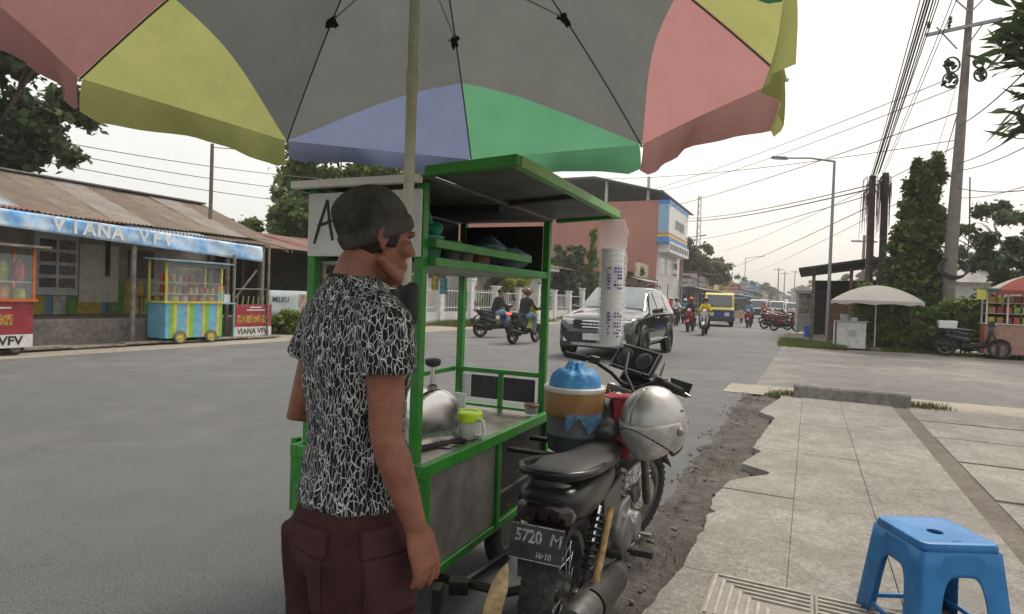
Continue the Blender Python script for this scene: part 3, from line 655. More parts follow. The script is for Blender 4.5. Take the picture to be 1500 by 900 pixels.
for a, w_ in ((-52, .034), (-88, .014)):
    arc_print(1.36, 1.47, R_(a), w_); arc_print(1.12, 1.24, R_(a+4), w_)
cs.scale = (SCX, SCX, 1)
MB().tube([(0, 0, 1.745), (-.012, 0, 1.765), (-.012, 0, 1.775)], .006, 8).build('knot', FILM, cs, smooth=True)
# ================================================================== parasol
UC = Vector((-.348, 1.985, 0)); UR, UZ = 1.165, 2.76
um = thing('parasol', 'huge faded grey, yellow, pink, blue and green parasol over the green cart', 'parasol', UC)
def uz(r): return UZ-.62*r**1.366
A0 = R_(-5.6); NR = 8
RA = [R_(d) for d in (-5.6, 39.4, 84.4, 129.4, 174.4, 219, 266, 319)]
def rim_pt(k): return RA[k % NR]+(2*math.pi if k >= NR else 0)
FABS = {n: fabric('fabric_'+n, c, t) for n, c, t in (('grey', (.132, .138, .131), .60), ('yellow', (.385, .395, .145), .62), ('pink', (.40, .20, .195), .60), ('blue', (.17, .20, .31), .60), ('green', (.105, .285, .16), .60), ('red', (.31, .17, .155), .55))}
def canopy_pt(k, f, r):
    """point in sector k, f across it 0..1, r as share of the straight rim chord; panels sag a little between the ribs"""
    a0, a1 = rim_pt(k), rim_pt(k+1)
    p0 = Vector((math.cos(a0)*UR*r, math.sin(a0)*UR*r, uz(UR*r))); p1 = Vector((math.cos(a1)*UR*r, math.sin(a1)*UR*r, uz(UR*r)))
    p = p0.lerp(p1, f); s = math.sin(math.pi*f)
    p.z -= .035*s*r*(1-.3*r)-.02*s*r**3
    inward = Vector((p.x, p.y, 0)).normalized(); p -= inward*(.02*s*r**2)
    return p
# ribs: k=0 -> right tip (T5), then counter-clockwise: T4, T3, T2, T1, ...
# grey star: reaches the rim on odd ribs (1:T4, 3:T2, 5, 7), stops at .74 on even ribs
lim = lambda k: 1.0 if k % 2 == 1 else .72
sec_col = {0: 'pink', 1: 'green', 2: 'blue', 3: 'yellow', 4: 'pink', 5: 'yellow', 6: 'green', 7: 'yellow'}
hang = {0: .15, 1: .13, 2: .10, 3: .14, 4: .13, 5: .13, 6: .12, 7: .20}
NF = 18
for k in range(NR):
    gi = []; go = []
    for i in range(NF+1):
        f = i/NF; b = lim(k)*(1-f)+lim(k+1)*f
        b = b-.05*math.sin(math.pi*f)*(1 if True else 0)
        gi.append([canopy_pt(k, f, .03+(b-.03)*j/12) for j in range(13)])
        go.append([canopy_pt(k, f, b+(1-b)*j/8) for j in range(9)])
    MB().sheet(gi).build('inner_panel', FABS['grey'], um, smooth='all')
    MB().sheet(go).build('rim_panel', FABS[sec_col[k]], um, smooth='all')
    vg = []
    for i in range(NF+1):
        f = i/NF; top = canopy_pt(k, f, 1.0); o_ = Vector((top.x, top.y, 0)).normalized()
        h = hang[k]*(1-.35*math.sin(math.pi*f)*(.6)+.10*mnoise.noise(Vector((k*3.1, f*2.2, 0))))
        e = min(f, 1-f); h *= min(1, .80+e*4)
        f2 = .012+(1-.024)*f; t2 = canopy_pt(k, f2, 1.0)
        vg.append([Vector((t2.x, t2.y, top.z))+Vector((0, 0, -h*j/6))+o_*(.05*h*j/6+(.020*math.sin(f*9+k*2)+.012*math.sin(f*23+k))*j/6-.02*(j/6)**2) for j in range(7)])
    MB().sheet(vg).build('valance', FABS['red' if sec_col[k] == 'pink' and k == 0 else sec_col[k]], um, smooth='all')
RIBM = mat('rib_steel', (.16, .16, .15), .5, .4)
for k in range(NR):
    a = rim_pt(k); d = Vector((math.cos(a), math.sin(a), 0))
    rb = MB().tube([d*(UR*f)+Vector((0, 0, uz(UR*f)-.008)) for f in np.linspace(.03, 1, 14)], .0034, 6).build('rib', RIBM, um, smooth=True)
    j = d*.66+Vector((0, 0, uz(.66)-.012))
    MB().tube([j, d*.02+Vector((0, 0, 2.42))], .0035, 6).build('strut', mat('strut_wire', (.45, .45, .42), .4, .5), rb, smooth=True)
    mb = MB()                                            # rag knot that ties strut and rib
    for q in range(6): mb.ell(j+Vector((random.uniform(-.014, .014), random.uniform(-.014, .014), random.uniform(-.022, .006))), (.010, .010, .026), Matrix.Rotation(random.uniform(-1.0, 1.0), 3, 'X') @ Matrix.Rotation(random.uniform(-1, 1), 3, 'Y'), 8, 6)
    mesh_obj('rag_tie', remesh(mb, .006, 2, 'rag'), mat('black_rag', (.02, .02, .026), .9), um)
    MB().ell(d*UR+Vector((0, 0, uz(UR)-.006)), (.009, .009, .007), None, 8, 6).build('rib_tip', WHITEP, rb, smooth=True)
MB().tube([(0, 0, 1.30), (0, 0, 1.95)], .0175, 16).build('pole', IVORY, um, smooth=True)
MB().tube([(0, 0, 1.95), (0, 0, 2.02)], [.0195, .0195], 16).build('pole_collar', IVORY, um, smooth=True)
MB().tube([(0, 0, 2.02), (0, 0, UZ+.04)], .0165, 16).build('upper_pole', IVORY, um, smooth=True)
MB().lathe([(.017, 2.33), (.028, 2.33), (.030, 2.38), (.045, 2.39), (.045, 2.41), (.017, 2.415)], n=18).build('runner', mat('runner_plastic', (.42, .42, .36), .5), um, smooth=True)
mb = MB()                                                # dark rubber wrap that straps the pole to the cart post
mb.loft([[(.005+.036*math.cos(q)*k, .012+.030*math.sin(q)*k, z) for q in np.linspace(0, 6.28, 18, endpoint=False)] for z, k in ((1.20, .85), (1.215, 1.0), (1.25, 1.06), (1.27, .98), (1.30, 1.05), (1.325, 1.0), (1.335, .8))])
mb.build('rubber_wrap', mat('wrap', (.012, .012, .013), .6, var=.3), um, smooth=True)
MB().tube([(0, 0, .60), (0, 0, 1.305)], .014, 12).build('lower_pole', mat('rusty_tube', (.20, .15, .10), .6, .4), um, smooth=True)

# ================================================================== stool
def stool():
    q0 = [PZ(*c, .45) for c in ((1285, 756), (1359, 799), (1466, 800), (1377, 755))]
    c = sum(q0, Vector())/4; d = (q0[1]-q0[0])+(q0[2]-q0[3]); ang = math.atan2(d.x, -d.y)
    st_ = thing('plastic_stool', 'scuffed blue plastic stool with a round hole in its seat on the pavement', 'stool', (c.x, c.y, .055), ang)
    H = .395; B = mat('stool_blue', srgb(40, 116, 172), .48, var=.2, vs=11, bump=.1, bs=60, dirt=.14, col2=srgb(33, 98, 155), spec=.4)
    n = 8                                                 # squarish rings
    def ring(h, z, rad=.03, seg=5):
        P = []
        for (sx, sy, a0) in ((1, 1, 0), (-1, 1, 90), (-1, -1, 180), (1, -1, 270)):
            for i in range(seg):
                a = R_(a0+90*i/(seg-1)); P.append(Vector((sx*(h-rad)+rad*math.cos(a), sy*(h-rad)+rad*math.sin(a), z)))
        return P
    # seat: from the outer rim to the hole, slightly dished
    hole = [Vector((.030*math.cos(2*math.pi*(i+.0)/20+R_(0)+.0), .030*math.sin(2*math.pi*i/20), H-.010)) for i in range(20)]
    hole = [Vector((.030*math.cos(R_(45+18*(i-2))), .030*math.sin(R_(45+18*(i-2))), H-.009)) for i in range(20)]; mid = [Vector((.075*math.cos(R_(45+18*(i-2))), .075*math.sin(R_(45+18*(i-2))), H-.007)) for i in range(20)]
    hole_in = [Vector((p.x*.93, p.y*.93, H-.022)) for p in hole]
    rr = [ring(.146, H-.035), ring(.147, H-.012), ring(.143, H-.003), ring(.135, H), ring(.125, H-.001), mid, hole, hole_in]
    MB().loft(rr, cap=False).build('seat', B, st_, smooth=True, solid=.004)
    # front slot mark
    MB().box((.0, -.115, H-.0008), (.035, .006, .0035)).build('slot', mat('slot_dark', (.01, .03, .06), .8), st_, bevel=.001)
    # four sides with an arched opening leave four L-shaped legs
    hb, ht = .185, .146
    for k in range(4):
        M = Matrix.Rotation(k*math.pi/2, 3, 'Z')
        def w(x, z):                                      # x across -1..1 at height z on the sloping side
            h = ht+(hb-ht)*(1-z/(H-.03)); return M @ Vector((x*h, -h, z))
        zt = H-.03; arch = []
        K = 24
        top = [(-1+2*i/K) for i in range(K+1)]
        def open_z(x):                                    # height of the opening's edge
            e = .54
            ax = abs(x)/e
            if ax >= 1: return 0.
            return (zt-.088)*min(1, (1-ax**5.0)**.38)
        rows_ = []
        for x in np.concatenate([np.linspace(-1, -.61, 4), np.linspace(-.598, .598, 33), np.linspace(.61, 1, 4)]):
            z0 = open_z(x)
            rows_.append([w(x*(1-.0*z0), z0+(zt-z0)*j/6) for j in range(7)])
        MB().sheet(rows_).build('side_wall', B, st_, smooth='all', solid=.005)
        # low inner stretcher ring
    for k in range(4):
        M = Matrix.Rotation(k*math.pi/2, 3, 'Z'); a = M @ Vector((-.172, -.172, .05)); b = M @ Vector((.172, -.172, .05))
        MB().bar(a, b, .014, .018).build('stretcher', B, st_, bevel=.003)
stool()

# ================================================================== wooden pieces by the motorbike
st1 = thing('wooden_stake', 'pale split wooden stake with a pointed top propped behind the motorbike', 'stake', PZ(700, 985, 0))
p1 = PD(741, 826, 1.86)-st1.location
ax = p1.normalized(); sd = Vector((1, .25, 0)).normalized(); nm = ax.cross(sd)
rg = []
for f, wv, th in ((0, .030, .014), (.3, .031, .014), (.62, .030, .013), (.80, .026, .012), (.90, .018, .010), (.97, .008, .006), (1.0, .002, .003)):
    c = p1*f+sd*(.006*math.sin(f*7)); rg.append([c-sd*wv*(1+.1*math.sin(f*21))-nm*th, c+sd*wv*(1+.12*math.cos(f*17))-nm*th, c+sd*wv*.9+nm*th, c-sd*wv*.9+nm*th])
MB().loft(rg).build('stick', mat('split_wood', (.74, .55, .29), .75, var=.22, vs=22, bump=.4, bs=50), st1, bevel=.003)
# ================================================================== the vendor (local: facing +Y, right +X, origin between the feet)
def skinmat(name, c):
    m = mat(name, c, .50, var=.18, vs=16, bump=.28, bs=120, spec=.4, col2=(c[0]*.72, c[1]*.66, c[2]*.62))
    b = m.node_tree.nodes['Principled BSDF']; b.inputs['Subsurface Weight'].default_value = .12; b.inputs['Subsurface Radius'].default_value = (.02, .008, .004); return m
SKIN = skinmat('skin_brown', (.232, .092, .056))
def webshirt():
    m = bpy.data.materials.new('web_print'); m.use_nodes = True; t = m.node_tree; b = t.nodes['Principled BSDF']; N = t.nodes.new; K = t.links.new
    tcn = N('ShaderNodeTexCoord'); last = None
    for (sc, rz, st, wd_) in ((64, .5, (1.25, 1.25, .6), .036), (50, 1.1, (1.6, 1.6, .30), .030)):
        mp_ = N('ShaderNodeMapping'); mp_.inputs['Scale'].default_value = st; mp_.inputs['Rotation'].default_value = (rz*.25, rz*.2, rz)
        dn = N('ShaderNodeTexNoise'); dn.inputs['Scale'].default_value = 16; dn.inputs['Detail'].default_value = 3
        ad = N('ShaderNodeVectorMath'); ad.operation = 'MULTIPLY_ADD'; ad.inputs[1].default_value = (.014,)*3
        K(tcn.outputs['Object'], dn.inputs['Vector']); K(dn.outputs['Color'], ad.inputs[0]); K(tcn.outputs['Object'], ad.inputs[2]); K(ad.outputs[0], mp_.inputs['Vector'])
        v = N('ShaderNodeTexVoronoi'); v.feature = 'DISTANCE_TO_EDGE'; v.inputs['Scale'].default_value = sc; K(mp_.outputs[0], v.inputs['Vector'])
        r = N('ShaderNodeValToRGB'); r.color_ramp.elements[0].position = wd_*.55; r.color_ramp.elements[1].position = wd_*1.25
        r.color_ramp.elements[0].color = (1, 1, 1, 1); r.color_ramp.elements[1].color = (0, 0, 0, 1); K(v.outputs['Distance'], r.inputs['Fac'])
        gate = N('ShaderNodeTexNoise'); gate.inputs['Scale'].default_value = 26+sc*.3; K(mp_.outputs[0], gate.inputs['Vector'])
        g2 = N('ShaderNodeValToRGB'); g2.color_ramp.elements[0].position = .36; g2.color_ramp.elements[1].position = .48; K(gate.outputs['Fac'], g2.inputs['Fac'])
        ml = N('ShaderNodeMath'); ml.operation = 'MULTIPLY'; K(r.outputs['Color'], ml.inputs[0]); K(g2.outputs['Color'], ml.inputs[1])
        if last is None: last = ml.outputs[0]
        else:
            mxn = N('ShaderNodeMath'); mxn.operation = 'MAXIMUM'; K(last, mxn.inputs[0]); K(ml.outputs[0], mxn.inputs[1]); last = mxn.outputs[0]
    cm = N('ShaderNodeMix'); cm.data_type = 'RGBA'; cm.inputs['A'].default_value = (.014, .014, .015, 1); cm.inputs['B'].default_value = (.50, .50, .485, 1)
    K(last, cm.inputs['Factor']); K(cm.outputs['Result'], b.inputs['Base Color']); b.inputs['Roughness'].default_value = .9; b.inputs['Specular IOR Level'].default_value = .15
    wr = N('ShaderNodeTexNoise'); wr.inputs['Scale'].default_value = 11; wr.inputs['Detail'].default_value = 3; K(tcn.outputs['Object'], wr.inputs['Vector'])
    bp = N('ShaderNodeBump'); bp.inputs['Strength'].default_value = .5; bp.inputs['Distance'].default_value = .012; K(wr.outputs['Fac'], bp.inputs['Height']); K(bp.outputs['Normal'], b.inputs['Normal'])
    return m
def ering(z, cx, cy, rx, ry, n=28, wob=0., seed=0., sq=1.):
    o = []
    for j in range(n):
        q = 2*math.pi*j/n; k = 1+wob*mnoise.noise(Vector((math.cos(q)*1.7, math.sin(q)*1.7, z*7+seed)))
        c, s = math.cos(q), math.sin(q); c = math.copysign(abs(c)**sq, c); s = math.copysign(abs(s)**sq, s)
        o.append(Vector((cx+rx*k*c, cy+ry*k*s, z)))
    return o
def wrinkle(me, amp, fr, zs=1.):
    n = len(me.vertices); co = np.empty(n*3); me.vertices.foreach_get('co', co); nr = np.empty(n*3); me.vertices.foreach_get('normal', nr)
    co = co.reshape(-1, 3); nr = nr.reshape(-1, 3); nf = mnoise.noise
    d = np.array([nf((x*fr, y*fr, z*fr*zs))+.5*nf((x*fr*2.3+5, y*fr*2.3, z*fr*2.3*zs)) for x, y, z in co.tolist()])
    me.vertices.foreach_set('co', (co+nr*(amp*d)[:, None]).ravel()); me.update()
MANLOC = Vector((-.385, 1.53, 0)); MANROT = R_(-51)
man = thing('person', 'man in grey knit cap, black web print T-shirt and maroon trousers at the cart', 'person', MANLOC, MANROT)
HY, HP = R_(-9), R_(-5)
HM = Matrix.Rotation(HY, 3, 'Z') @ Matrix.Rotation(HP, 3, 'X'); HO = Vector((.012, .038, 1.437))
def hd(p): return HM @ Vector(p)+HO
body = MB()
# skull, face, jaw
body.ell(hd((0, .002, .030)), (.070, .082, .090), HM, 24, 16)
body.ell(hd((0, .020, -.028)), (.057, .064, .078), HM, 22, 14)
body.ell(hd((0, .052, -.088)), (.034, .030, .028), HM); body.ell(hd((0, .066, -.098)), (.020, .017, .015), HM)
for s in (-1, 1):
    limb(body, [hd((s*.058, .0, -.055)), hd((s*.046, .035, -.085)), hd((s*.015, .066, -.100))], [.014, .013, .011], 10)   # jaw line
    body.ell(hd((s*.042, .060, -.022)), (.024, .022, .022), HM)      # cheek
    body.ell(hd((s*.030, .078, .018)), (.022, .012, .008), HM)       # brow ridge
    # ear: rim and lobe
    limb(body, [hd((s*.070, .010, .012)), hd((s*.080, -.006, .022)), hd((s*.083, -.018, .008)), hd((s*.079, -.014, -.014)), hd((s*.071, -.002, -.032))], [.006, .007, .007, .007, .007], 8)
    body.ell(hd((s*.072, -.004, -.004)), (.006, .014, .022), HM)
limb(body, [hd((0, .078, .018)), hd((0, .087, -.006)), hd((0, .097, -.027))], [.008, .010, .012], 10)            # nose
for s in (-1, 1): body.ell(hd((s*.012, .087, -.031)), (.009, .011, .008), HM)
body.ell(hd((0, .080, -.060)), (.022, .009, .006), HM); body.ell(hd((0, .078, -.071)), (.019, .009, .007), HM)   # lips
limb(body, [hd((0, -.018, -.050)), (.004, -.006, 1.365), (0, -.018, 1.31), (0, -.012, 1.22)], [.052, .051, .058, .075], 18)   # neck
# trunk and legs under the clothes
body.loft([ering(z, 0, cy, rx, ry) for z, cy, rx, ry in ((1.27, -.01, .12, .065), (1.18, -.005, .15, .085), (1.0, 0, .135, .085), (.86, 0, .135, .09), (.74, 0, .14, .095))])
for s in (-1, 1):
    limb(body, [(s*.075, 0, .74), (s*.085, .005, .45), (s*.09, -.01, .25), (s*.09, -.02, .07)], [.075, .055, .05, .035], 14)
    limb(body, [(s*.09, -.04, .035), (s*.095, .06, .03), (s*.10, .14, .022)], [.034, .036, .024], 12)
# right arm hanging, left arm bent towards the cart
RS, RE, RW = Vector((.165, -.012, 1.235)), Vector((.188, -.010, .975)), Vector((.232, .050, .765))
limb(body, [(.10, -.01, 1.24), RS, RS.lerp(RE, .45), RE, RE.lerp(RW, .28), RE.lerp(RW, .75), RW], [.048, .050, .045, .037, .040, .031, .025], 18)
LS, LE, LW = Vector((-.165, -.012, 1.235)), Vector((-.232, -.055, .955)), Vector((-.15, .15, .985))
limb(body, [(-.10, -.01, 1.24), LS, LS.lerp(LE, .45), LE, LE.lerp(LW, .3), LW], [.048, .050, .043, .037, .038, .025], 16)
def hand(W, down, across, pn, side=1):
    """W wrist, down = direction of the fingers, across = towards the index finger, pn = palm normal"""
    d, a, n_ = Vector(down).normalized(), Vector(across).normalized(), Vector(pn).normalized()
    pts = lambda f, x, z: W+d*f+a*x+n_*z
    rings = []
    for f, hw, th in ((-.012, .026, .022), (.012, .031, .021), (.045, .041, .019), (.078, .042, .016), (.092, .038, .013)):
        rings.append([pts(f, hw*math.cos(q), th*math.sin(q)) for q in np.linspace(0, 2*math.pi, 16, endpoint=False)])
    body.loft(rings)
    for i, (x, ln, cu) in enumerate(((.030, .070, .35), (.010, .078, .42), (-.011, .074, .50), (-.030, .058, .60))):
        b0 = pts(.080, x, 0); k1 = b0+(d*.93+n_*cu*.55+a*x*.8)*ln*.42; k2 = k1+(d*.80+n_*cu*1.0)*ln*.33; k3 = k2+(d*.62+n_*cu*1.35)*ln*.28
        limb(body, [pts(.060, x*.95, 0), b0, k1, k2, k3], [.0105, .0105, .0092, .0085, .0072], 10)
    t0 = pts(.015, .026, .010); t1 = pts(.048, .050, .022); t2 = pts(.078, .054, .030); t3 = pts(.098, .050, .036)
    limb(body, [t0, t1, t2, t3], [.016, .0125, .0105, .008], 10)
hand(RW, (.20, .24, -.95), (-.25, .95, .18), (-.95, -.28, -.12))
hand(LW, (.15, .25, .95), (.6, -.6, .1), (.6, .6, -.2))
mesh_obj('body', remesh(body, .0042, 5, 'body', .5), SKIN, man)
# face details
EYEW = mat('eye_white', (.30, .27, .25), .3); HAIR = mat('black_hair', (.010, .009, .008), .6, var=.3, vs=60, bump=.6, bs=220)
for s in (-1, 1):
    e = MB().ell(hd((s*.030, .0685, .003)), (.0115, .0085, .0060), HM).build('eye', EYEW, man, smooth='all')
    MB().ell(hd((s*.030, .0758, .003)), (.0058, .0025, .0055), HM, 10, 8).build('iris', INK, e, smooth='all')
    MB().tube([hd((s*.014, .086, .022)), hd((s*.030, .0855, .026)), hd((s*.048, .072, .021))], [.002, .003, .0015], 6).build('eyebrow', HAIR, man, smooth=True)
mb = MB(); gr = []
for i in range(45):                                       # close-cropped hair at the nape and in front of the ears
    q = R_(66)+R_(360-132)*i/44; q = q+math.pi/2
    row = []
    back = -math.sin(q)
    lo = -.080 if back > .3 else (-.040 if back > .0 else -.022)
    for j in range(8):
        z = .040+(lo-.040)*j/7; zz = (z-.030)/.092; k = math.sqrt(max(.05, 1-min(.98, zz*zz*.75)))*(1.035 if j < 6 else 1.02)
        row.append(hd((.070*k*math.cos(q)*1.02, .002+.082*k*math.sin(q), z+.004*mnoise.noise(Vector((i*.9, j, 0))))))
    gr.append(row)
mb.sheet(gr).build('hair', HAIR, man, smooth='all', solid=.006)
# knit cap: slouching crown and a turned band
CAPM = mat('cap_knit', (.098, .089, .079), .97, var=.3, vs=9, bump=1., bs=130, spec=.05)
TM = HM @ Matrix.Rotation(R_(27), 3, 'X'); CO = hd((0, .004, .004))
def cring(h, rx, ry, cy=0., wob=.0, n=36):
    return [TM @ Vector((rx*math.cos(q)*(1+wob*mnoise.noise(Vector((math.cos(q)*2, math.sin(q)*2, h*25)))), cy+ry*math.sin(q)*(1+wob*mnoise.noise(Vector((math.cos(q)*2, math.sin(q)*2, h*25)))), h))+CO for q in np.linspace(0, 2*math.pi, n, endpoint=False)]
cap_ = MB().loft([cring(-.002, .074, .084), cring(.010, .0795, .0895), cring(.035, .083, .094, -.002, .05), cring(.060, .0825, .093, -.004, .07), cring(.082, .078, .088, -.007, .08), cring(.102, .068, .077, -.009, .09), cring(.118, .052, .060, -.010, .09), cring(.129, .030, .036, -.009, .06), cring(.133, .006, .008, -.009)])
cpo = cap_.build('cap', CAPM, man, smooth='all', sub=1)
MB().loft([cring(-.010, .076, .087), cring(-.006, .0835, .0945), cring(.002, .0865, .0975), cring(.022, .0880, .099, -.001, .012), cring(.029, .0865, .097, -.001), cring(.031, .0815, .0915)], cap=False).build('cap_band', CAPM, cpo, smooth='all', sub=1)
# T-shirt
sh = MB()
sh.loft([ering(z, 0, cy, rx, ry, wob=.015, sq=.9) for z, cy, rx, ry in ((1.338, -.016, .063, .060), (1.318, -.014, .080, .070), (1.295, -.012, .108, .080), (1.275, -.012, .150, .092), (1.235, -.010, .176, .104), (1.17, -.004, .180, .114), (1.08, 0, .170, .116), (.99, .002, .152, .110), (.92, .002, .143, .106), (.86, .0, .146, .110), (.81, -.002, .156, .120), (.778, -.004, .160, .124))])
sh.tube([(.08, -.012, 1.255), (.13, -.012, 1.250), (.162, -.012, 1.225), (.176, -.011, 1.17), (.185, -.010, 1.112)], [.045, .060, .066, .064, .068], 20)
sh.tube([(-.08, -.012, 1.255), (-.13, -.012, 1.250), (-.165, -.018, 1.225), (-.188, -.028, 1.17), (-.204, -.038, 1.112)], [.045, .060, .066, .064, .068], 20)
me = remesh(sh, .007, 6, 'shirt'); wrinkle(me, .0075, 9, .8); wrinkle(me, .004, 22, 2.2)
tshirt = mesh_obj('t_shirt', me, webshirt(), man)
mb = MB(); mb.tube([Vector((.064*math.cos(q), -.012+.061*math.sin(q), 1.326-.012*math.sin(q))) for q in np.linspace(0, 2*math.pi, 28, endpoint=False)], .0045, 8, closed=True).build('collar', mat('shirt_black', (.02, .02, .021), .9), tshirt, smooth='all')
# trousers with patch pockets
TRO = mat('maroon_cloth', (.052, .020, .021), .9, var=.22, vs=7, bump=.25, bs=220, spec=.15)
tr = MB()
tr.loft([ering(z, 0, cy, rx, ry, wob=.02) for z, cy, rx, ry in ((.86, 0, .136, .100), (.80, -.004, .146, .110), (.74, -.010, .160, .128), (.68, -.010, .172, .134), (.64, -.006, .178, .132), (.615, 0, .165, .11))])
for s in (-1, 1):
    tr.loft([ering(z, s*x, y, r1, r2, wob=.06, seed=s*3) for z, x, y, r1, r2 in ((.70, .085, -.006, .100, .134), (.60, .097, -.004, .108, .130), (.48, .10, -.004, .105, .118), (.34, .10, -.01, .100, .108), (.20, .10, -.02, .092, .10), (.10, .10, -.02, .088, .095))])
me = remesh(tr, .008, 4, 'trousers'); wrinkle(me, .006, 8, .45); wrinkle(me, .0025, 22, .6)
tro = mesh_obj('trousers', me, TRO, man)
TROP = mat('maroon_pocket', (.060, .024, .025), .9, var=.22, vs=7, bump=.25, bs=220, spec=.15)
from mathutils.bvhtree import BVHTree
bvh = BVHTree.FromPolygons([v.co[:] for v in me.vertices], [p.vertices[:] for p in me.polygons])
def patch(a0, a1, z0, z1, off, name, th=.006):
    g = []
    for i in range(13):
        a = R_(a0+(a1-a0)*i/12); row = []; d = Vector((math.cos(a), math.sin(a), 0))
        for j in range(9):
            z = z0+(z1-z0)*j/8; e = 1 if 0 < i < 12 and 0 < j < 8 else .15
            h_ = bvh.ray_cast(Vector((0, -.006, z))+d*.5, -d); p = h_[0] if h_[0] is not None else Vector((0, -.006, z))+d*.17
            row.append(p+d*(off*e+.003*mnoise.noise(Vector((a*5, z*18, 3)))))
        g.append(row)
    return MB().sheet(g).build(name, TROP, tro, smooth='all', solid=th)
for a0, a1 in ((276, 316), (345, 383)):
    patch(a0, a1, .56, .705, .007, 'pocket', .003); patch(a0-1, a1+1, .695, .752, .010, 'pocket_flap', .004)
SAND = mat('sandal', (.03, .025, .02), .7)
for s in (-1, 1): MB().prism([(s*.095+.045*math.cos(q)*(1.0 if math.sin(q) < 0 else 1.1), .04+.13*math.sin(q)) for q in np.linspace(0, 2*math.pi, 22, endpoint=False)], .0, .016).build('sandal', SAND, man, bevel=.003)
# ================================================================== foreground motorbike (local: +Y forward, +X right, rear axle at y=0)
def wheel(parent, c, R, wd_, rimr, axis='X', spokes=0, M=None, tm=RUBBER, rm=ALU, tread=0, disc=None, n=40):
    """tyre > tread, rim, spokes, hub as parts of one wheel empty"""
    w_ = bpy.data.objects.new('wheel', None); COL.objects.link(w_); w_.parent = parent; w_.location = c
    if M is not None: w_.matrix_local = Matrix.Translation(c) @ M.to_4x4()
    h = wd_/2; rt = R-rimr
    prof = [(rimr, -h*.55), (rimr+rt*.35, -h*.98), (rimr+rt*.7, -h*.92), (rimr+rt*.92, -h*.6), (R, -h*.22), (R, h*.22), (rimr+rt*.92, h*.6), (rimr+rt*.7, h*.92), (rimr+rt*.35, h*.98), (rimr, h*.55)]
    MB().lathe(prof, axis='X', n=n, closed=True).build('tyre', tm, w_, smooth='all')
    if tread:
        mb = MB()
        for i in range(tread):
            a = 2*math.pi*i/tread
            for s in (-1, 1):
                for (o_, fr, sl) in ((.30, .985, .35), (.68, .955, -.25)):
                    rr = R*fr+.001; Mx = Matrix.Rotation(a+(.5 if s > 0 else 0)*2*math.pi/tread, 3, 'X')
                    mb.box(Mx @ Vector((s*h*o_, 0, rr)), (h*.34, .017, .010), Mx @ Matrix.Rotation(s*.6, 3, 'Z') @ Matrix.Rotation(s*o_*.9, 3, 'Y'))
        tag(mb.build('tread', tm, w_), kind='stuff')
    MB().lathe([(rimr-.018, -h*.5), (rimr+.006, -h*.62), (rimr+.008, -h*.5), (rimr-.004, -h*.3), (rimr-.010, 0), (rimr-.004, h*.3), (rimr+.008, h*.5), (rimr+.006, h*.62), (rimr-.018, h*.5), (rimr-.022, 0)], axis='X', n=n, closed=True).build('rim', rm, w_, smooth=True)
    MB().lathe([(0, -h*.8), (.025, -h*.8), (.03, -h*.5), (.055, -h*.45), (.055, h*.45), (.03, h*.5), (.025, h*.8), (0, h*.8)], axis='X', n=20).build('hub', rm, w_, smooth=True)
    if spokes > 0:
        mb = MB()
        for i in range(spokes):
            a = 2*math.pi*i/spokes; s = 1 if i % 2 else -1; b = a+(.35 if (i//2) % 2 else -.35)
            mb.tube([(s*h*.42, .05*math.cos(b), .05*math.sin(b)), (0, (rimr-.012)*math.cos(a), (rimr-.012)*math.sin(a))], .0018, 5)
        tag(mb.build('spokes', CHROME, w_, smooth=True), kind='stuff')
    elif spokes < 0:
        for i in range(-spokes):
            a = 2*math.pi*i/(-spokes); MB().bar((0, .04*math.cos(a), .04*math.sin(a)), (0, (rimr-.008)*math.cos(a), (rimr-.008)*math.sin(a)), .022, .03).build('spoke', rm, w_, bevel=.003)
    if disc:
        MB().lathe([(disc*.45, -.002), (disc, -.002), (disc, .002), (disc*.45, .002)], (disc_x*1., 0, 0), 'X', 36, closed=True).build('brake_disc', STEEL, w_, smooth=True)
    return w_
disc_x = .055
BO = Vector((.200, 2.145, 0)); BANG = R_(23.5); BSC = .93
mot = thing('motorbike', 'worn black motorbike with spoked wheels and rear number plate parked against the green cart', 'motorbike', BO, -BANG); mot.scale = (BSC,)*3
def bp_(name, m, fn, parent=None, smooth=True, bev=0., sub=0):
    mb = MB(); fn(mb); return mb.build(name, m, parent or mot, smooth=smooth, bevel=bev, sub=sub)
def blob(name, m, fn, voxel=.009, sm=4, parent=None):
    mb = MB(); fn(mb); return mesh_obj(name, remesh(mb, voxel, sm, name), m, parent or mot)
wheel(mot, (0, 0, .298), .298, .125, .215, spokes=36, tread=44)
# swing arm, shocks, chain guard
for s in (-1, 1):
    bp_('swing_arm', ALU, lambda b: b.bar((s*.075, -.05, .298), (s*.085, .50, .34), .022, .045), smooth=False, bev=.004)
    sk = bp_('shock_absorber', BLACKM, lambda b: b.tube([(s*.098, -.01, .315), (s*.098, .10, .45)], .014, 10))
    hel = [Vector((s*.098, .03+.14*f, .37+.17*f))+Vector((.023*math.cos(f*50), .018*math.sin(f*50), -.012*math.sin(f*50))) for f in np.linspace(0, 1, 90)]
    bp_('spring', BLACKM, lambda b: b.tube(hel, .0042, 6), sk)
    bp_('shock_rod', CHROME, lambda b: b.tube([(s*.098, .08, .43), (s*.098, .19, .57)], .009, 8), sk)
bp_('chain_guard', BLACKP, lambda b: b.prism([(-.04, .36), (.10, .40), (.42, .40), (.42, .36), (.1, .345)], -.085, -.07, 'X'), smooth=False, bev=.003)
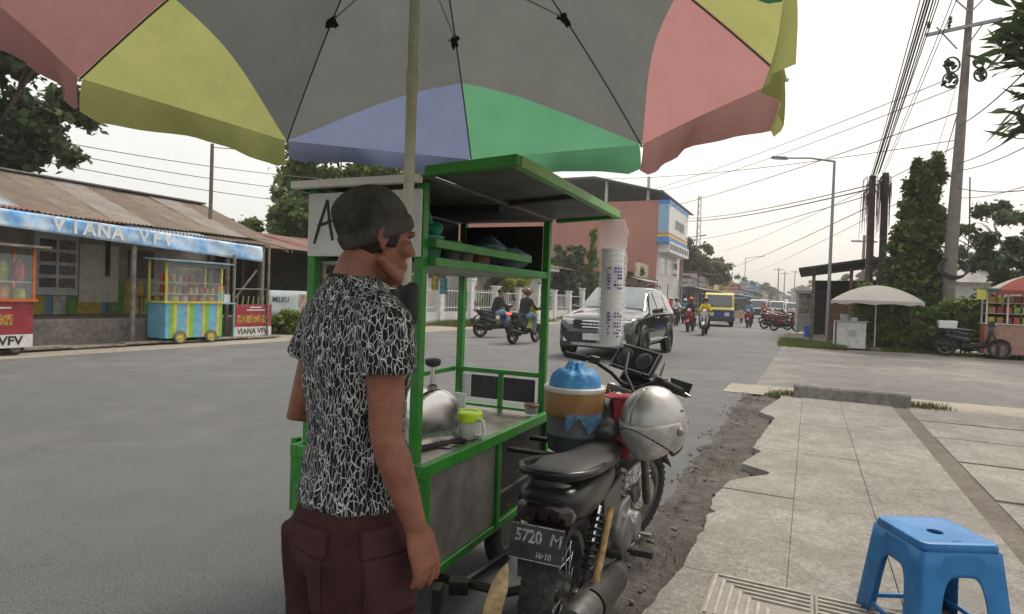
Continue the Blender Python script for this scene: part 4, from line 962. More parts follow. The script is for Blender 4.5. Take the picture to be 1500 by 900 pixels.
# tail: cowl sides, tail lamp recess, rear mudguard
def tail(b):
    rg = []
    for y, hw, z0, z1 in ((-.20, .085, .67, .705), (-.175, .115, .615, .735), (-.11, .130, .582, .745), (0, .137, .570, .742), (.12, .135, .57, .732), (.26, .125, .575, .715), (.42, .105, .59, .695), (.52, .08, .61, .68)):
        rg.append([Vector((hw*math.copysign(abs(math.cos(q))**.7, math.cos(q)), y, (z0+z1)/2+(z1-z0)/2*math.copysign(abs(math.sin(q))**.8, math.sin(q)))) for q in np.linspace(0, 2*math.pi, 24, endpoint=False)])
    b.loft(rg)
bp_('tail_cowl', BLACKG, tail, sub=1)
tl = bp_('tail_lamp', mat('smoked_lens', (.015, .008, .008), .12, coat=.6), lambda b: b.loft([[Vector((hw*math.copysign(abs(math.cos(q))**.6, math.cos(q)), y, .642+hz_*math.copysign(abs(math.sin(q))**.7, math.sin(q)))) for q in np.linspace(0, 2*math.pi, 24, endpoint=False)] for y, hw, hz_ in ((-.11, .100, .048), (-.165, .108, .052), (-.192, .104, .048), (-.205, .085, .036))]))
for x in (-.045, 0, .045): bp_('reflector_cell', mat('dim_red', (.018, .011, .011), .3), lambda b: b.box((x, -.2055, .642), (.03, .004, .036)), tl, smooth=False, bev=.002)
# grab rail
bp_('grab_rail', BLACKG, lambda b: b.tube([(.115, .18, .735), (.135, .04, .760), (.128, -.11, .778), (.085, -.185, .782), (0, -.205, .782), (-.085, -.185, .782), (-.128, -.11, .778), (-.135, .04, .760), (-.115, .18, .735)], [.016]+[.015]*7+[.016], 10))
bp_('grab_rail', BLACKG, lambda b: b.tube([(.10, .12, .745), (.108, -.08, .758), (.065, -.150, .760), (0, -.168, .760), (-.065, -.150, .760), (-.108, -.08, .758), (-.10, .12, .745)], .011, 8))
# seat: long saddle with a step
def seat(b):
    rg = []
    for y, hw, zt, th in ((-.12, .07, .765, .03), (-.09, .105, .778, .05), (.02, .122, .782, .06), (.15, .125, .770, .06), (.28, .122, .745, .06), (.42, .115, .728, .055), (.55, .10, .738, .055), (.64, .085, .752, .05), (.68, .06, .755, .03)):
        rg.append([Vector((hw*math.copysign(abs(math.cos(q))**.65, math.cos(q)), y, zt-th/2+th/2*math.copysign(abs(math.sin(q))**.7, math.sin(q)))) for q in np.linspace(0, 2*math.pi, 22, endpoint=False)])
    b.loft(rg)
bp_('seat', mat('seat_vinyl', (.018, .0175, .0175), .58, var=.18, vs=10, bump=.2, bs=120, dirt=.3), seat, sub=1)
# mudguard, plate
bp_('rear_mudguard', BLACKP, lambda b: b.sheet([[Vector((hw*x, y, z)) for x in (-1, -.8, 0, .8, 1)] for y, z, hw in ((.16, .60, .07), (0, .625, .075), (-.11, .605, .078), (-.19, .55, .08), (-.235, .48, .078), (-.25, .43, .07))]), bev=0)
pl = bp_('number_plate', mat('plate_black', (.035, .036, .038), .5, var=.3, vs=14, dirt=.4), lambda b: b.box((0, -.262, .560), (.195, .003, .118), Matrix.Rotation(R_(-16), 3, 'X')), smooth=False, bev=.001)
PW_ = mat('plate_white', (.46, .46, .45), .6, var=.42, vs=70, dirt=.5)
pu = Vector((0, .276, .961)); po_ = Vector((0, -.2635, .560))
text('5720', .058, PW_, pl, face_M(po_+pu*.018+Vector((-.030, -.001, 0)), (1, 0, 0), pu), 'number', .0008, .85, .0012)
text('M', .058, PW_, pl, face_M(po_+pu*.018+Vector((.070, -.001, 0)), (1, .0, 0), (.12, .27, .96)), 'number', .0008, 1.0, .0)
text('10·18', .026, PW_, pl, face_M(po_-pu*.036+Vector((.03, -.001, 0)), (1, 0, 0), pu), 'number', .0008, 1., .0006)
for sgn in (-1, 1): bp_('plate_edge', PW_, lambda b: b.box(po_+pu*(sgn*.056)+Vector((0, -.0006, 0)), (.191, .002, .003), Matrix.Rotation(R_(-16), 3, 'X')), pl, smooth=False)
# frame, engine, exhaust, pegs
bp_('frame_tube', BLACKM, lambda b: b.tube([(0, .95, .88), (0, .85, .62), (0, .72, .36), (0, .55, .26)], .022, 10))
bp_('frame_tube', BLACKM, lambda b: b.tube([(0, .95, .86), (0, .70, .70), (0, .45, .64)], .024, 10))
for s in (-1, 1): bp_('frame_tube', BLACKM, lambda b: b.tube([(s*.06, .48, .66), (s*.075, .46, .40), (s*.07, .52, .27)], .016, 8))
for s in (-1, 1): bp_('side_cover', BLACKG, lambda b: b.prism([(.20, .60), (.52, .62), (.50, .46), (.36, .41), (.22, .48)], s*.085, s*.112, 'X'), smooth=False, bev=.012)
blob('engine', ALU, lambda b: (b.box((0, .58, .36), (.22, .30, .20)), b.lathe([(0, -.15), (.09, -.15), (.10, -.12), (.10, .12), (.09, .15), (0, .15)], (0, .52, .34), 'X', 22), b.box((0, .70, .49), (.15, .13, .20), Matrix.Rotation(R_(-18), 3, 'X')), b.lathe([(0, .10), (.075, .10), (.07, .165), (0, .17)], (0, .66, .34), 'X', 20)))
for k in range(5): bp_('cooling_fin', ALU, lambda b: b.box((0, .695+.009*k, .43+.032*k), (.19, .165, .008), Matrix.Rotation(R_(-18), 3, 'X')), smooth=False)
bp_('exhaust_pipe', BLACKM, lambda b: b.tube([(.03, .80, .47), (.07, .87, .38), (.11, .78, .26), (.125, .55, .24), (.135, .32, .26)], .019, 10))
ex = bp_('muffler', mat('muffler_dull', (.12, .115, .11), .5, .7, var=.3, vs=9, dirt=.5), lambda b: b.lathe([(.0, -.36), (.02, -.36), (.024, -.345), (.048, -.34), (.056, -.30), (.058, -.02), (.052, .22), (.035, .34), (.018, .38), (0, .38)], (.150, .02, .30), 'Y', 24, M=Matrix.Rotation(R_(-7), 3, 'X')))
bp_('heat_shield', BLACKM, lambda b: b.sheet([[Vector((.150+.064*math.cos(q), y, .30+.064*math.sin(q)+.123*(-y+.02))) for q in np.linspace(-.7, 1.5, 8)] for y in np.linspace(-.12, .22, 6)]), ex)
for s in (-1, 1):
    bp_('foot_peg', RUBBER, lambda b: (b.tube([(s*.10, .50, .29), (s*.17, .50, .285)], .009, 8), b.box((s*.215, .50, .288), (.10, .042, .030))), smooth=False, bev=.004)
    bp_('pillion_peg', RUBBER, lambda b: b.tube([(s*.10, .22, .38), (s*.20, .20, .385)], .015, 8))
bp_('brake_pedal', STEEL, lambda b: (b.tube([(.115, .48, .26), (.125, .62, .245), (.16, .72, .275)], .007, 8), b.box((.185, .735, .282), (.05, .028, .012))), smooth=False)
bp_('side_stand', BLACKM, lambda b: b.tube([(-.10, .50, .24), (-.22, .44, .01), (-.25, .42, .006)], .011, 8))
# tank
blob('fuel_tank', mat('tank_grey', (.075, .073, .070), .36, var=.2, vs=7, coat=.3, dirt=.35), lambda b: (b.ell((0, .82, .80), (.135, .19, .12)), b.ell((0, .72, .78), (.10, .14, .085)), b.ell((0, .93, .83), (.11, .10, .095))), .012, 5)
bp_('filler_cap', CHROME, lambda b: b.lathe([(0, .905), (.04, .905), (.045, .92), (.035, .93), (0, .932)], (0, .86, 0), n=20))
# steering head and everything that turns with the bars
HEAD = Vector((0, 1.04, .86)); stx = Vector((0, -.40, 1)).normalized()
SM = Matrix.Rotation(R_(-24), 3, stx)
stg = bpy.data.objects.new('steering', None); COL.objects.link(stg); stg.parent = mot; stg.matrix_local = Matrix.Translation(HEAD) @ SM.to_4x4()
def sp(x, y, z): return Vector((x, y, z))-HEAD
def sp_(name, m, fn, bev=0., smooth=True, parent=None): return bp_(name, m, fn, parent or stg, smooth, bev)
fa = Vector((0, 1.275, .292))
for s in (-1, 1):
    sp_('fork_tube', CHROME, lambda b: b.tube([sp(s*.095, 1.02, .93), sp(s*.095, 1.16, .58)], .0155, 12))
    sp_('fork_leg', ALU, lambda b: b.tube([sp(s*.095, 1.155, .60), sp(s*.095, 1.27, .31), sp(s*.095, 1.28, .285)], [.022, .024, .02], 12))
    sp_('fork_boot', RUBBER, lambda b: b.tube([sp(s*.095, 1.135+.02*k/5, .655-.06*k/5) for k in range(6)], [.024, .029, .024, .029, .024, .026], 12))
    sp_('indicator', mat('amber_lens', (.55, .20, .02), .3), lambda b: (b.tube([sp(s*.10, 1.08, .86), sp(s*.165, 1.10, .865)], .009, 8), b.ell(sp(s*.19, 1.10, .867), (.032, .025, .025))))
sp_('fork_bridge', ALU, lambda b: b.box(sp(0, 1.03, .915), (.24, .05, .03)), .006, False)
wheel(stg, fa-HEAD, .285, .085, .218, spokes=36, tread=40, disc=.13)
sp_('brake_caliper', ALU, lambda b: b.box(sp(.062, 1.18, .345), (.04, .06, .09), Matrix.Rotation(.5, 3, 'X')), .008, False)
fd = []
for a in np.linspace(R_(20), R_(150), 16): fd.append([fa+Vector((x*.062, -math.cos(a)*(.312+.0*x), math.sin(a)*(.312-.028*abs(x)**2)))-HEAD for x in (-1, -.75, -.35, 0, .35, .75, 1)])
sp_('front_mudguard', BLACKG, lambda b: b.sheet(fd))
sp_('mudguard_flap', BLACKP, lambda b: b.prism([(x, z) for x, z in ((-.055, 0), (.055, 0), (.075, .09), (-.075, .09))], (1.575-HEAD.y), (1.58-HEAD.y), 'Y'), .0)
sp_('handlebar', BLACKM, lambda b: b.tube([sp(-.36, .93, 1.03), sp(-.22, .97, 1.035), sp(-.12, 1.03, .985), sp(-.05, 1.04, .945), sp(.05, 1.04, .945), sp(.12, 1.03, .985), sp(.22, .97, 1.035), sp(.36, .93, 1.03)], .0112, 10))
for s in (-1, 1):
    sp_('hand_grip', RUBBER, lambda b: b.tube([sp(s*.255, .955, 1.034), sp(s*.375, .925, 1.028)], [.018, .0175], 12))
    sp_('lever', STEEL, lambda b: b.tube([sp(s*.22, 1.0, 1.03), sp(s*.26, 1.03, 1.02), sp(s*.38, 1.0, 1.0)], .006, 8))
    sp_('lever_clamp', BLACKP, lambda b: b.box(sp(s*.215, .985, 1.035), (.05, .05, .04)), .008, False)
# instrument board: dark slanted board with pale rim, seen from the saddle
im = Matrix.Rotation(R_(58), 3, 'X')
ib = sp_('instrument_board', BLACKP, lambda b: b.box(sp(0, 1.06, 1.085), (.26, .15, .035), im), .012, False)
def onboard(x, y, z): return im @ Vector((x, y, z))+sp(0, 1.06, 1.085)
sp_('board_rim', mat('grey_trim', (.35, .35, .34), .5), lambda b: b.tube([onboard(-.122, -.066, .019), onboard(.122, -.066, .019), onboard(.122, .066, .019), onboard(-.122, .066, .019)], .004, 6, closed=True), parent=ib)
for x in (-.06, .06): sp_('dial', mat('dial_glass', (.05, .055, .06), .12, coat=.5), lambda b: b.lathe([(0, .018), (.045, .018), (.047, .022), (.04, .025), (0, .026)], sp(0, 1.06, 1.085)+im @ Vector((x, 0, 0)), n=24, M=im), parent=ib)
blob('headlamp_cowl', BLACKG, lambda b: (b.ell(sp(0, 1.16, .93), (.125, .085, .12)), b.box(sp(0, 1.12, .96), (.19, .06, .10), im)), .01, 4, stg)
sp_('headlamp', mat('lamp_glass', (.5, .5, .52), .08, coat=.5), lambda b: b.ell(sp(0, 1.215, .91), (.09, .04, .08)))
for k, x in enumerate((-.05, .04, .09)):
    sp_('cable', RUBBER, lambda b: b.tube([sp(x*2.2, .98, 1.03), sp(x*1.5, 1.12, 1.06+.02*k), sp(x, 1.17, .98), sp(x*.6, 1.12, .80), sp(x*.5, 1.0, .62)], .0045, 6))
# bamboo-coloured stick tied by the right shock
stk = thing('tan_stick', 'weathered tan stick tied upright beside the motorbike rear wheel', 'stick', BO, -BANG); stk.scale = (BSC,)*3
MB().tube([(.165, .10, .60), (.158, .02, .46), (.150, -.06, .33), (.146, -.11, .24)], [.013, .0135, .014, .014], 10).build('stick', mat('tan_wood', (.42, .26, .10), .7, var=.3, vs=25, bump=.3), stk, smooth=True)
def bw(x, y, z=0.):
    c, s = math.cos(-BANG), math.sin(-BANG); return Vector((BO.x+x*c-y*s, BO.y+x*s+y*c, z))

# ================================================================== cooler tub with blue bag, on the cart's side bracket
tc_ = PD(841, 598, 2.76); tub = thing('cooler_tub', 'round insulated tub with brown band, white rim and blue plastic bag', 'tub', (tc_.x, tc_.y, .615), -CANG)
MB().lathe([(0, 0), (.100, 0), (.112, .008), (.118, .05), (.121, .075), (.124, .078), (.124, .09), (.121, .094), (.123, .17), (.122, .20)], n=40).build('lower_body', mat('tub_slate', (.062, .070, .076), .45, var=.25, vs=9, bump=.2, bs=30, dirt=.3), tub, smooth=True)
MB().lathe([(.129, .165), (.135, .178), (.136, .182), (.136, .275), (.133, .283)], n=40).build('brown_band', mat('brown_band', (.34, .175, .055), .6, var=.2, vs=7, dirt=.25), tub, smooth=True)
MB().lathe([(.137, .272), (.1395, .276), (.1395, .290), (.133, .296), (.118, .293), (.116, .280)], n=40, closed=True).build('rim', mat('rim_white', (.70, .68, .63), .5, dirt=.15), tub, smooth=True)
def crumple(rings_fn, name, m, parent, lv=26, n=64, cap=True):
    return MB().loft([rings_fn(i/(lv-1), n) for i in range(lv)], cap=cap).build(name, m, parent, smooth='all')
BAGB = mat('sky_blue_bag', srgb(84, 150, 200), .48, var=.18, vs=14, bump=.9, bs=38, spec=.35, col2=srgb(48, 112, 168))
def bagtop(f, n):
    o = []
    for j in range(n):
        q = 2*math.pi*j/n
        R0 = .117*math.cos(f*math.pi*.5)**.62 if f < .80 else .117*math.cos(.8*math.pi*.5)**.62*(1-(f-.8)*2.2)
        ple = 1+(.03+.20*f**2)*mnoise.noise(Vector((math.cos(q)*4.2, math.sin(q)*4.2, f*.8)))+.08*f*math.sin(q*17+2.5*math.sin(q*3))+.03*f*math.sin(q*7+1)
        r = R0*ple; z = .283+.085*math.sin(min(f, .8)/.8*math.pi*.5)+(max(0, f-.8))*.16+.012*mnoise.noise(Vector((math.cos(q)*3, math.sin(q)*3, f*4)))*f
        o.append(Vector((r*math.cos(q), r*math.sin(q), z)))
    return o
crumple(bagtop, 'blue_bag', BAGB, tub)
mb = MB()
for k in range(5):
    a = k*1.25+.4; mb.loft([[Vector((math.cos(a)*.028*f+math.cos(q)*.016*(1-.3*f), math.sin(a)*.028*f+math.sin(q)*.009, .366+.030*f-.02*f*f)) for q in np.linspace(0, 6.28, 10, endpoint=False)] for f in (0, .4, .8, 1.1)])
mb.build('bag_knot', BAGB, tub, smooth='all')
gsk = []
for i in range(46):
    a = -1.5+2.6*i/45; ln = .055+.05*mnoise.noise(Vector((a*2.2, 3, 9)))+.03*mnoise.noise(Vector((a*7, 3, 2)))
    gsk.append([Vector(((.1365+.010*j/6+.012*mnoise.noise(Vector((a*5, j*.9, 4)))*j/6)*math.cos(a), (.1365+.010*j/6+.012*mnoise.noise(Vector((a*5, j*.9, 4)))*j/6)*math.sin(a), .185-ln*j/6)) for j in range(7)])
MB().sheet(gsk).build('torn_bag_edge', mat('blue_bag_sheer', srgb(96, 150, 190), .35, var=.3, vs=20, bump=.8, bs=30, alpha=.55), tub, smooth='all')
# ================================================================== helmet hung at the right of the tank
hc = PD(957, 622, 2.62); hel_ = thing('helmet', 'scratched silver open face motorcycle helmet with raised visor hanging on the motorbike', 'helmet', hc)
HMx = Matrix.Rotation(R_(128), 3, 'Z') @ Matrix.Rotation(R_(-22), 3, 'X')
HSIL = mat('helmet_silver', (.44, .425, .40), .40, .7, var=.10, vs=5, bump=.03, bs=30, coat=.25, dirt=.35)
def hell(a, b): return Vector((.128*math.sin(a)*math.cos(b), .150*math.sin(a)*math.sin(b), .162*math.cos(a)))
rows_ = []
for j in range(49):                                       # azimuth; the front (+Y) is cut open
    b = math.pi/2+2*math.pi*j/48; fr = math.cos(b-math.pi/2)   # 1 at the front, -1 at the back
    end = R_(136) if fr < .25 else R_(136-64*((fr-.25)/.75)**.8)
    rows_.append([HMx @ (hell(.001+end*i/22, b)*(1.0 if i < 21 else .985)) for i in range(23)])
MB().sheet(rows_).build('shell', HSIL, hel_, smooth='all', solid=.012)
rows_ = []
for j in range(33):
    b = math.pi/2+R_(-98)+R_(196)*j/32; e = abs(j-16)/16
    rows_.append([HMx @ (hell(R_(64)+(R_(128-26*e*e)-R_(64+18*e**2))*i/10+R_(18)*e**2, b)*1.045) for i in range(11)])
MB().sheet(rows_).build('visor', mat('visor_scuffed', (.50, .48, .45), .34, .35, var=.15, vs=14, dirt=.4), hel_, smooth='all', solid=.003)
for b0 in (0, math.pi):
    c = HMx @ (hell(R_(92), b0)*1.06); MB().ell(c, (.018, .018, .018), None, 14, 8).build('visor_pivot', mat('pivot_grey', (.25, .24, .23), .5, .4), hel_, smooth='all')
MB().tube([HMx @ (hell(R_(134 if math.cos(b-math.pi/2) < .25 else 134-64*((math.cos(b-math.pi/2)-.25)/.75)**.8), b)*1.0) for b in np.linspace(0, 2*math.pi, 60, endpoint=False)], .009, 8, closed=True).build('edge_trim', RUBBER, hel_, smooth='all')
MB().ell((0, 0, 0), (.105, .122, .115), HMx, 20, 14).build('lining', mat('helmet_lining', (.02, .02, .022), .95), hel_, smooth='all')
for k, (a, b, l) in enumerate(((70, 205, .03), (98, 222, .022), (100, 232, .016), (60, 250, .012))):
    c = HMx @ (hell(R_(a), R_(b))*1.003); MB().ell(c, (l*.5, .006, .006), HMx @ Matrix.Rotation(R_(b), 3, 'Z'), 8, 6).build('scuff', INK, hel_)
MB().tube([hc-hc+Vector((-.06, .05, .09)), Vector((-.10, .16, .20)), Vector((-.06, .30, .28))], .008, 6).build('strap', INK, hel_, smooth=True)

# red ribbed cloth over the tank
rc = []
for i in range(30):
    f = i/29; row = []
    for j in range(26):
        v = j/25
        if v < .3: y, z, x = .80-.14*v/.3, .935-.004*math.sin(f*9), -.03+.20*f
        else:
            w2 = (v-.3)/.7; y, z, x = .66-.05*math.sin(w2*1.5), .935-.27*w2, .02+(.15-.10*w2)*f+.04*w2
        x += .003*math.sin(f*60); y += .005*math.sin(f*75); z += .004*mnoise.noise(Vector((f*6, v*6, 0)))
        row.append(Vector((x, y, z)))
    rc.append(row)
o = MB().sheet(rc).build('red_cloth', mat('red_cloth', srgb(176, 62, 70), .9, var=.25, vs=40, bump=.3, bs=200), smooth='all', solid=.004, loc=BO, rotz=-BANG); o.scale = (BSC,)*3
tag(o, 'faded red ribbed cloth draped over the motorbike tank behind the helmet', 'cloth')
# ================================================================== traffic
def mcopy(me, m): q = me.copy(); q.materials.clear(); q.materials.append(m); return q
def obj(name, me, parent, m=None):
    if m is not None: me = mcopy(me, m)
    o = bpy.data.objects.new(name, me); COL.objects.link(o); o.parent = parent; return o
# ---- rider (bike frame: +Y forward, ground z=0)
def rider_meshes(lean=.0, turn=0.):
    A = MB(); B = MB(); Cc = MB(); Sx = MB()
    A.loft([ering(z, 0, y, rx, ry) for z, y, rx, ry in ((.74, -.10, .15, .12), (.84, -.09, .165, .125), (.98, -.06+lean*.3, .165, .12), (1.12, -.03+lean*.6, .185, .125), (1.22, -.01+lean*.8, .17, .105), (1.29, 0+lean, .09, .08))])
    for s in (-1, 1):
        limb(A, [(s*.13, -.01+lean*.8, 1.22), (s*.20, .06+lean*.6, 1.06), (s*.24, .19+lean*.4, .97), (s*.27, .38+lean*.2, 1.0)], [.062, .055, .048, .038], 12)
        limb(B, [(s*.09, -.10, .78), (s*.13, .12, .80), (s*.16, .29, .74), (s*.16, .30, .55), (s*.15, .26, .34)], [.10, .088, .072, .06, .05], 12)
        limb(Sx, [(s*.15, .22, .295), (s*.15, .33, .285), (s*.15, .39, .28)], [.04, .038, .028], 10)
        limb(Cc, [(s*.27, .37+lean*.2, 1.0), (s*.28, .44, 1.0)], [.03, .036], 10); limb(Cc, [(s*.15, .30, .5), (s*.15, .25, .31)], [.04, .035], 10)
        limb(Cc, [(s*.13, 0, 1.2), (s*.20, .06, 1.06), (s*.24, .19, .97), (s*.27, .37+lean*.2, 1.0)], [.03, .03, .03, .03], 8)
        limb(Cc, [(s*.09, -.1, .78), (s*.16, .29, .74), (s*.16, .30, .5)], [.05, .05, .04], 8)
    Cc.loft([ering(z, 0, y, rx, ry) for z, y, rx, ry in ((.76, -.1, .1, .09), (1.0, -.05, .1, .08), (1.22, 0+lean*.8, .11, .07))])
    limb(Cc, [(0, 0+lean, 1.22), (0, .03+lean, 1.34)], [.055, .05], 12)
    Cc.ell((0, .05+lean, 1.42), (.072, .09, .11)); Cc.ell((0, .135+lean, 1.41), (.012, .018, .022))
    hl = MB(); hl.ell((0, .035+lean, 1.455), (.118, .138, .118), None, 20, 12); hl.box((0, .11+lean, 1.36), (.26, .20, .10)); hm = MB()
    hh = MB(); rows = []
    for j in range(33):
        b = math.pi/2+2*math.pi*j/32; fr = math.cos(b-math.pi/2); end = R_(122) if fr < .3 else R_(122-44*(fr-.3)/.7)
        rows.append([Vector((.12*math.sin(.01+end*i/12)*math.cos(b), .035+lean+.14*math.sin(.01+end*i/12)*math.sin(b), 1.445+.125*math.cos(.01+end*i/12))) for i in range(13)])
    hh.sheet(rows); hair = MB(); hair.ell((0, .035+lean, 1.46), (.078, .095, .085))
    return dict(jacket=remesh(A, .014, 4), trousers=remesh(B, .014, 4), body=remesh(Cc, .012, 3), shoes=remesh(Sx, .012, 2), helmet=hh.mesh('helmet'), hair=remesh(hair, .014, 2))
RM = rider_meshes(.06)
SKIN2 = skinmat('skin_tan', (.30, .15, .095)); SHOE = mat('dark_shoe', (.02, .02, .02), .6)
JEANS = mat('pale_jeans', (.20, .30, .45), .9, var=.2, vs=12); DARKTR = mat('dark_trousers', (.03, .03, .04), .9, var=.2)
def rider(label, loc, rz, jacket, trousers, head, helmet=True, group=None, z=0.):
    t = thing('person', label, 'person', Vector(loc)+Vector((0, 0, z)), rz, group)
    obj('body', RM['body'], t, SKIN2); obj('jacket', RM['jacket'], t, jacket); obj('trousers', RM['trousers'], t, trousers); obj('shoes', RM['shoes'], t, SHOE)
    if helmet:
        o = obj('helmet', RM['helmet'], t, head); o.data.polygons.foreach_set('use_smooth', [True]*len(o.data.polygons)); q = o.modifiers.new('s', 'SOLIDIFY'); q.thickness = .012
    else: obj('hair', RM['hair'], t, HAIR)
    return t
# ---- scooter / underbone
REDL = mat('tail_red', (.55, .02, .015), .25, coat=.5); REDLIT = mat('tail_red_lit', (.7, .03, .02), .25, emit=(1, .06, .03, 1.6)); LENS = mat('clear_lens', (.62, .64, .66), .08, coat=.6)
def scooter(label, loc, rz, paint, group=None, lit=False, body=None):
    t = thing('motorbike', label, 'motorbike', loc, rz, group)
    R0 = .275
    for y in (-.63, .63): wheel(t, (0, y, R0), R0, .09 if y > 0 else .105, .19, spokes=-5, n=24)
    def B(name, m, fn, vox=.016, sm=3): mb = MB(); fn(mb); return mesh_obj(name, remesh(mb, vox, sm, name), m, t)
    B('body', body or paint, lambda b: (limb(b, [(0, -.82, .86), (0, -.55, .76), (0, -.15, .66)], [.06, .13, .11]), limb(b, [(0, -.6, .62), (0, -.1, .50)], [.09, .10])))
    B('front_shield', paint, lambda b: (b.loft([[Vector((hw*math.cos(q)*1.0, y+.05*math.sin(q)-.04*math.cos(q)**2, z)) for q in np.linspace(0, 2*math.pi, 18, endpoint=False)] for z, y, hw in ((.38, .30, .10), (.55, .37, .16), (.75, .42, .18), (.90, .44, .13), (.98, .42, .09))]), limb(b, [(0, .46, .98), (0, .40, 1.0)], [.09, .08])))
    B('engine', BLACKM, lambda b: (b.box((-.07, -.42, .30), (.12, .55, .18)), b.box((0, -.12, .33), (.2, .3, .14)), limb(b, [(0, -.1, .34), (0, .34, .36)], [.09, .07])))
    MB().loft([[Vector((hw*math.copysign(abs(math.cos(q))**.7, math.cos(q)), y, z+.04*math.copysign(abs(math.sin(q))**.7, math.sin(q)))) for q in np.linspace(0, 2*math.pi, 16, endpoint=False)] for y, hw, z in ((-.72, .07, .86), (-.6, .12, .84), (-.35, .135, .80), (-.1, .12, .775), (.04, .07, .77))]).build('seat', mat('seat_vinyl', 0), t, smooth='all')
    for s in (-1, 1):
        MB().tube([(s*.07, .47, .72), (s*.07, .62, .29)], .02, 8).build('fork_leg', BLACKM, t, smooth=True)
        MB().tube([(s*.12, -.62, .28), (s*.13, -.52, .62)], .024, 8).build('shock_absorber', BLACKM, t, smooth=True)
        MB().tube([(s*.22, .40, 1.02), (s*.34, .34, 1.01)], .019, 8).build('hand_grip', RUBBER, t, smooth=True)
        mr_ = MB().tube([(s*.20, .44, 1.02), (s*.24, .46, 1.17), (s*.30, .46, 1.21)], .006, 6).build('mirror_stem', BLACKM, t, smooth=True)
        MB().ell((s*.31, .45, 1.22), (.055, .02, .038), None, 12, 8).build('mirror', BLACKP, mr_, smooth='all')
        MB().ell((s*.11, .50, .80), (.045, .02, .03), None, 10, 6).build('indicator', mat('amber_lens', 0), t, smooth='all')
    MB().tube([(-.24, .40, 1.02), (-.1, .45, .98), (.1, .45, .98), (.24, .40, 1.02)], .014, 8).build('handlebar', BLACKM, t, smooth=True)
    MB().ell((0, .525, .985), (.085, .035, .062), None, 16, 10).build('headlight', LENS, t, smooth='all')
    MB().ell((0, -.86, .84), (.09, .035, .035), None, 14, 8).build('tail_light', REDLIT if lit else REDL, t, smooth='all')
    fa_ = []
    for a in np.linspace(R_(15), R_(150), 10): fa_.append([Vector((x*.06, .63-math.cos(a)*.305, R0+math.sin(a)*(.305-.02*abs(x)))) for x in (-1, -.5, 0, .5, 1)])
    MB().sheet(fa_).build('front_mudguard', paint, t, smooth='all', solid=.006)
    MB().sheet([[Vector((x*.06, y, z)) for x in (-1, 0, 1)] for y, z in ((-.70, .72), (-.85, .64), (-.93, .50), (-.95, .42))]).build('rear_mudguard', BLACKP, t, smooth='all', solid=.006)
    MB().box((0, -.945, .55), (.22, .006, .09), Matrix.Rotation(R_(-14), 3, 'X')).build('number_plate', mat('plate_black', 0), t)
    MB().lathe([(0, -.32), (.04, -.31), (.05, -.25), (.05, .18), (.03, .26), (0, .27)], (.15, -.62, .34), 'Y', 16, M=Matrix.Rotation(R_(-8), 3, 'X')).build('muffler', BLACKM, t, smooth=True)
    return t
P_BLK = mat('scooter_black', (.02, .02, .022), .28, coat=.4, dirt=.2); P_YEL = mat('scooter_yellow', (.62, .66, .05), .3, coat=.4); P_RED = mat('scooter_red', (.42, .03, .04), .3, coat=.4); P_WHT = mat('scooter_white', (.65, .65, .68), .3, coat=.4); P_MAR = mat('scooter_maroon', (.18, .03, .04), .3, coat=.4)
J_BLK = mat('jacket_black', (.018, .018, .02), .85, var=.2, bump=.3, bs=30); J_YEL = mat('jacket_yellow', (.70, .55, .03), .8, var=.15); J_ORG = mat('hood_orange', (.50, .16, .08), .8); J_WHT = mat('shirt_white', (.66, .64, .62), .85); J_BLU = mat('shirt_blue', (.12, .38, .55), .85); J_DRK = mat('shirt_dark', (.06, .04, .05), .85)
HB = mat('helmet_black', (.015, .015, .016), .25, coat=.4); HBR = mat('helmet_brown', (.10, .05, .03), .4); HW = mat('helmet_white', (.7, .7, .7), .3); HR = mat('helmet_red', (.45, .03, .03), .3)
def on_road(px, py): return PZ(px, py, 0)
AW = ROT_ST                                              # heading away along the street
pA = on_road(768, 503.); pB = on_road(727, 494)
scooter('black motor scooter with yellow side panels ridden away past the white house', pA, AW-R_(6), P_YEL, lit=True, body=P_BLK); rider('rider in a black jacket and pale jeans on the yellow and black scooter', pA, AW-R_(6), J_BLK, JEANS, HBR)
scooter('black motorbike ridden beside the white fence', pB, AW-R_(26), P_BLK, lit=False); rider('rider in a black top and jeans on the black motorbike by the white fence', pB, AW-R_(26), J_BLK, JEANS, HAIR, False)
TWD = ROT_ST+math.pi
lst = [(1032, 491, P_WHT, J_YEL, DARKTR, HB, 'white scooter facing this way, ridden in a yellow jacket', 'rider in a yellow and black jacket on a white scooter', 3),
       (1011, 486, P_RED, J_DRK, DARKTR, HR, 'red scooter beside the rider in the yellow jacket', 'rider in dark clothes and orange red helmet on a red scooter', 0),
       (1097, 480, P_RED, J_BLU, DARKTR, HBR, 'small red scooter coming along the middle of the far road', 'rider in a light blue shirt on a red scooter far down the road', -3),
       (990, 478, P_BLK, J_WHT, DARKTR, HB, 'dark scooter near the shop fronts with a rider in white', 'rider in a white shirt on a dark scooter near the shop fronts', 4)]
for px, py, pm, jk, tr_, hm_, lab, rl, dr in lst:
    q = on_road(px, py); scooter(lab, q, TWD+R_(dr), pm); rider(rl, q, TWD+R_(dr), jk, tr_, hm_)
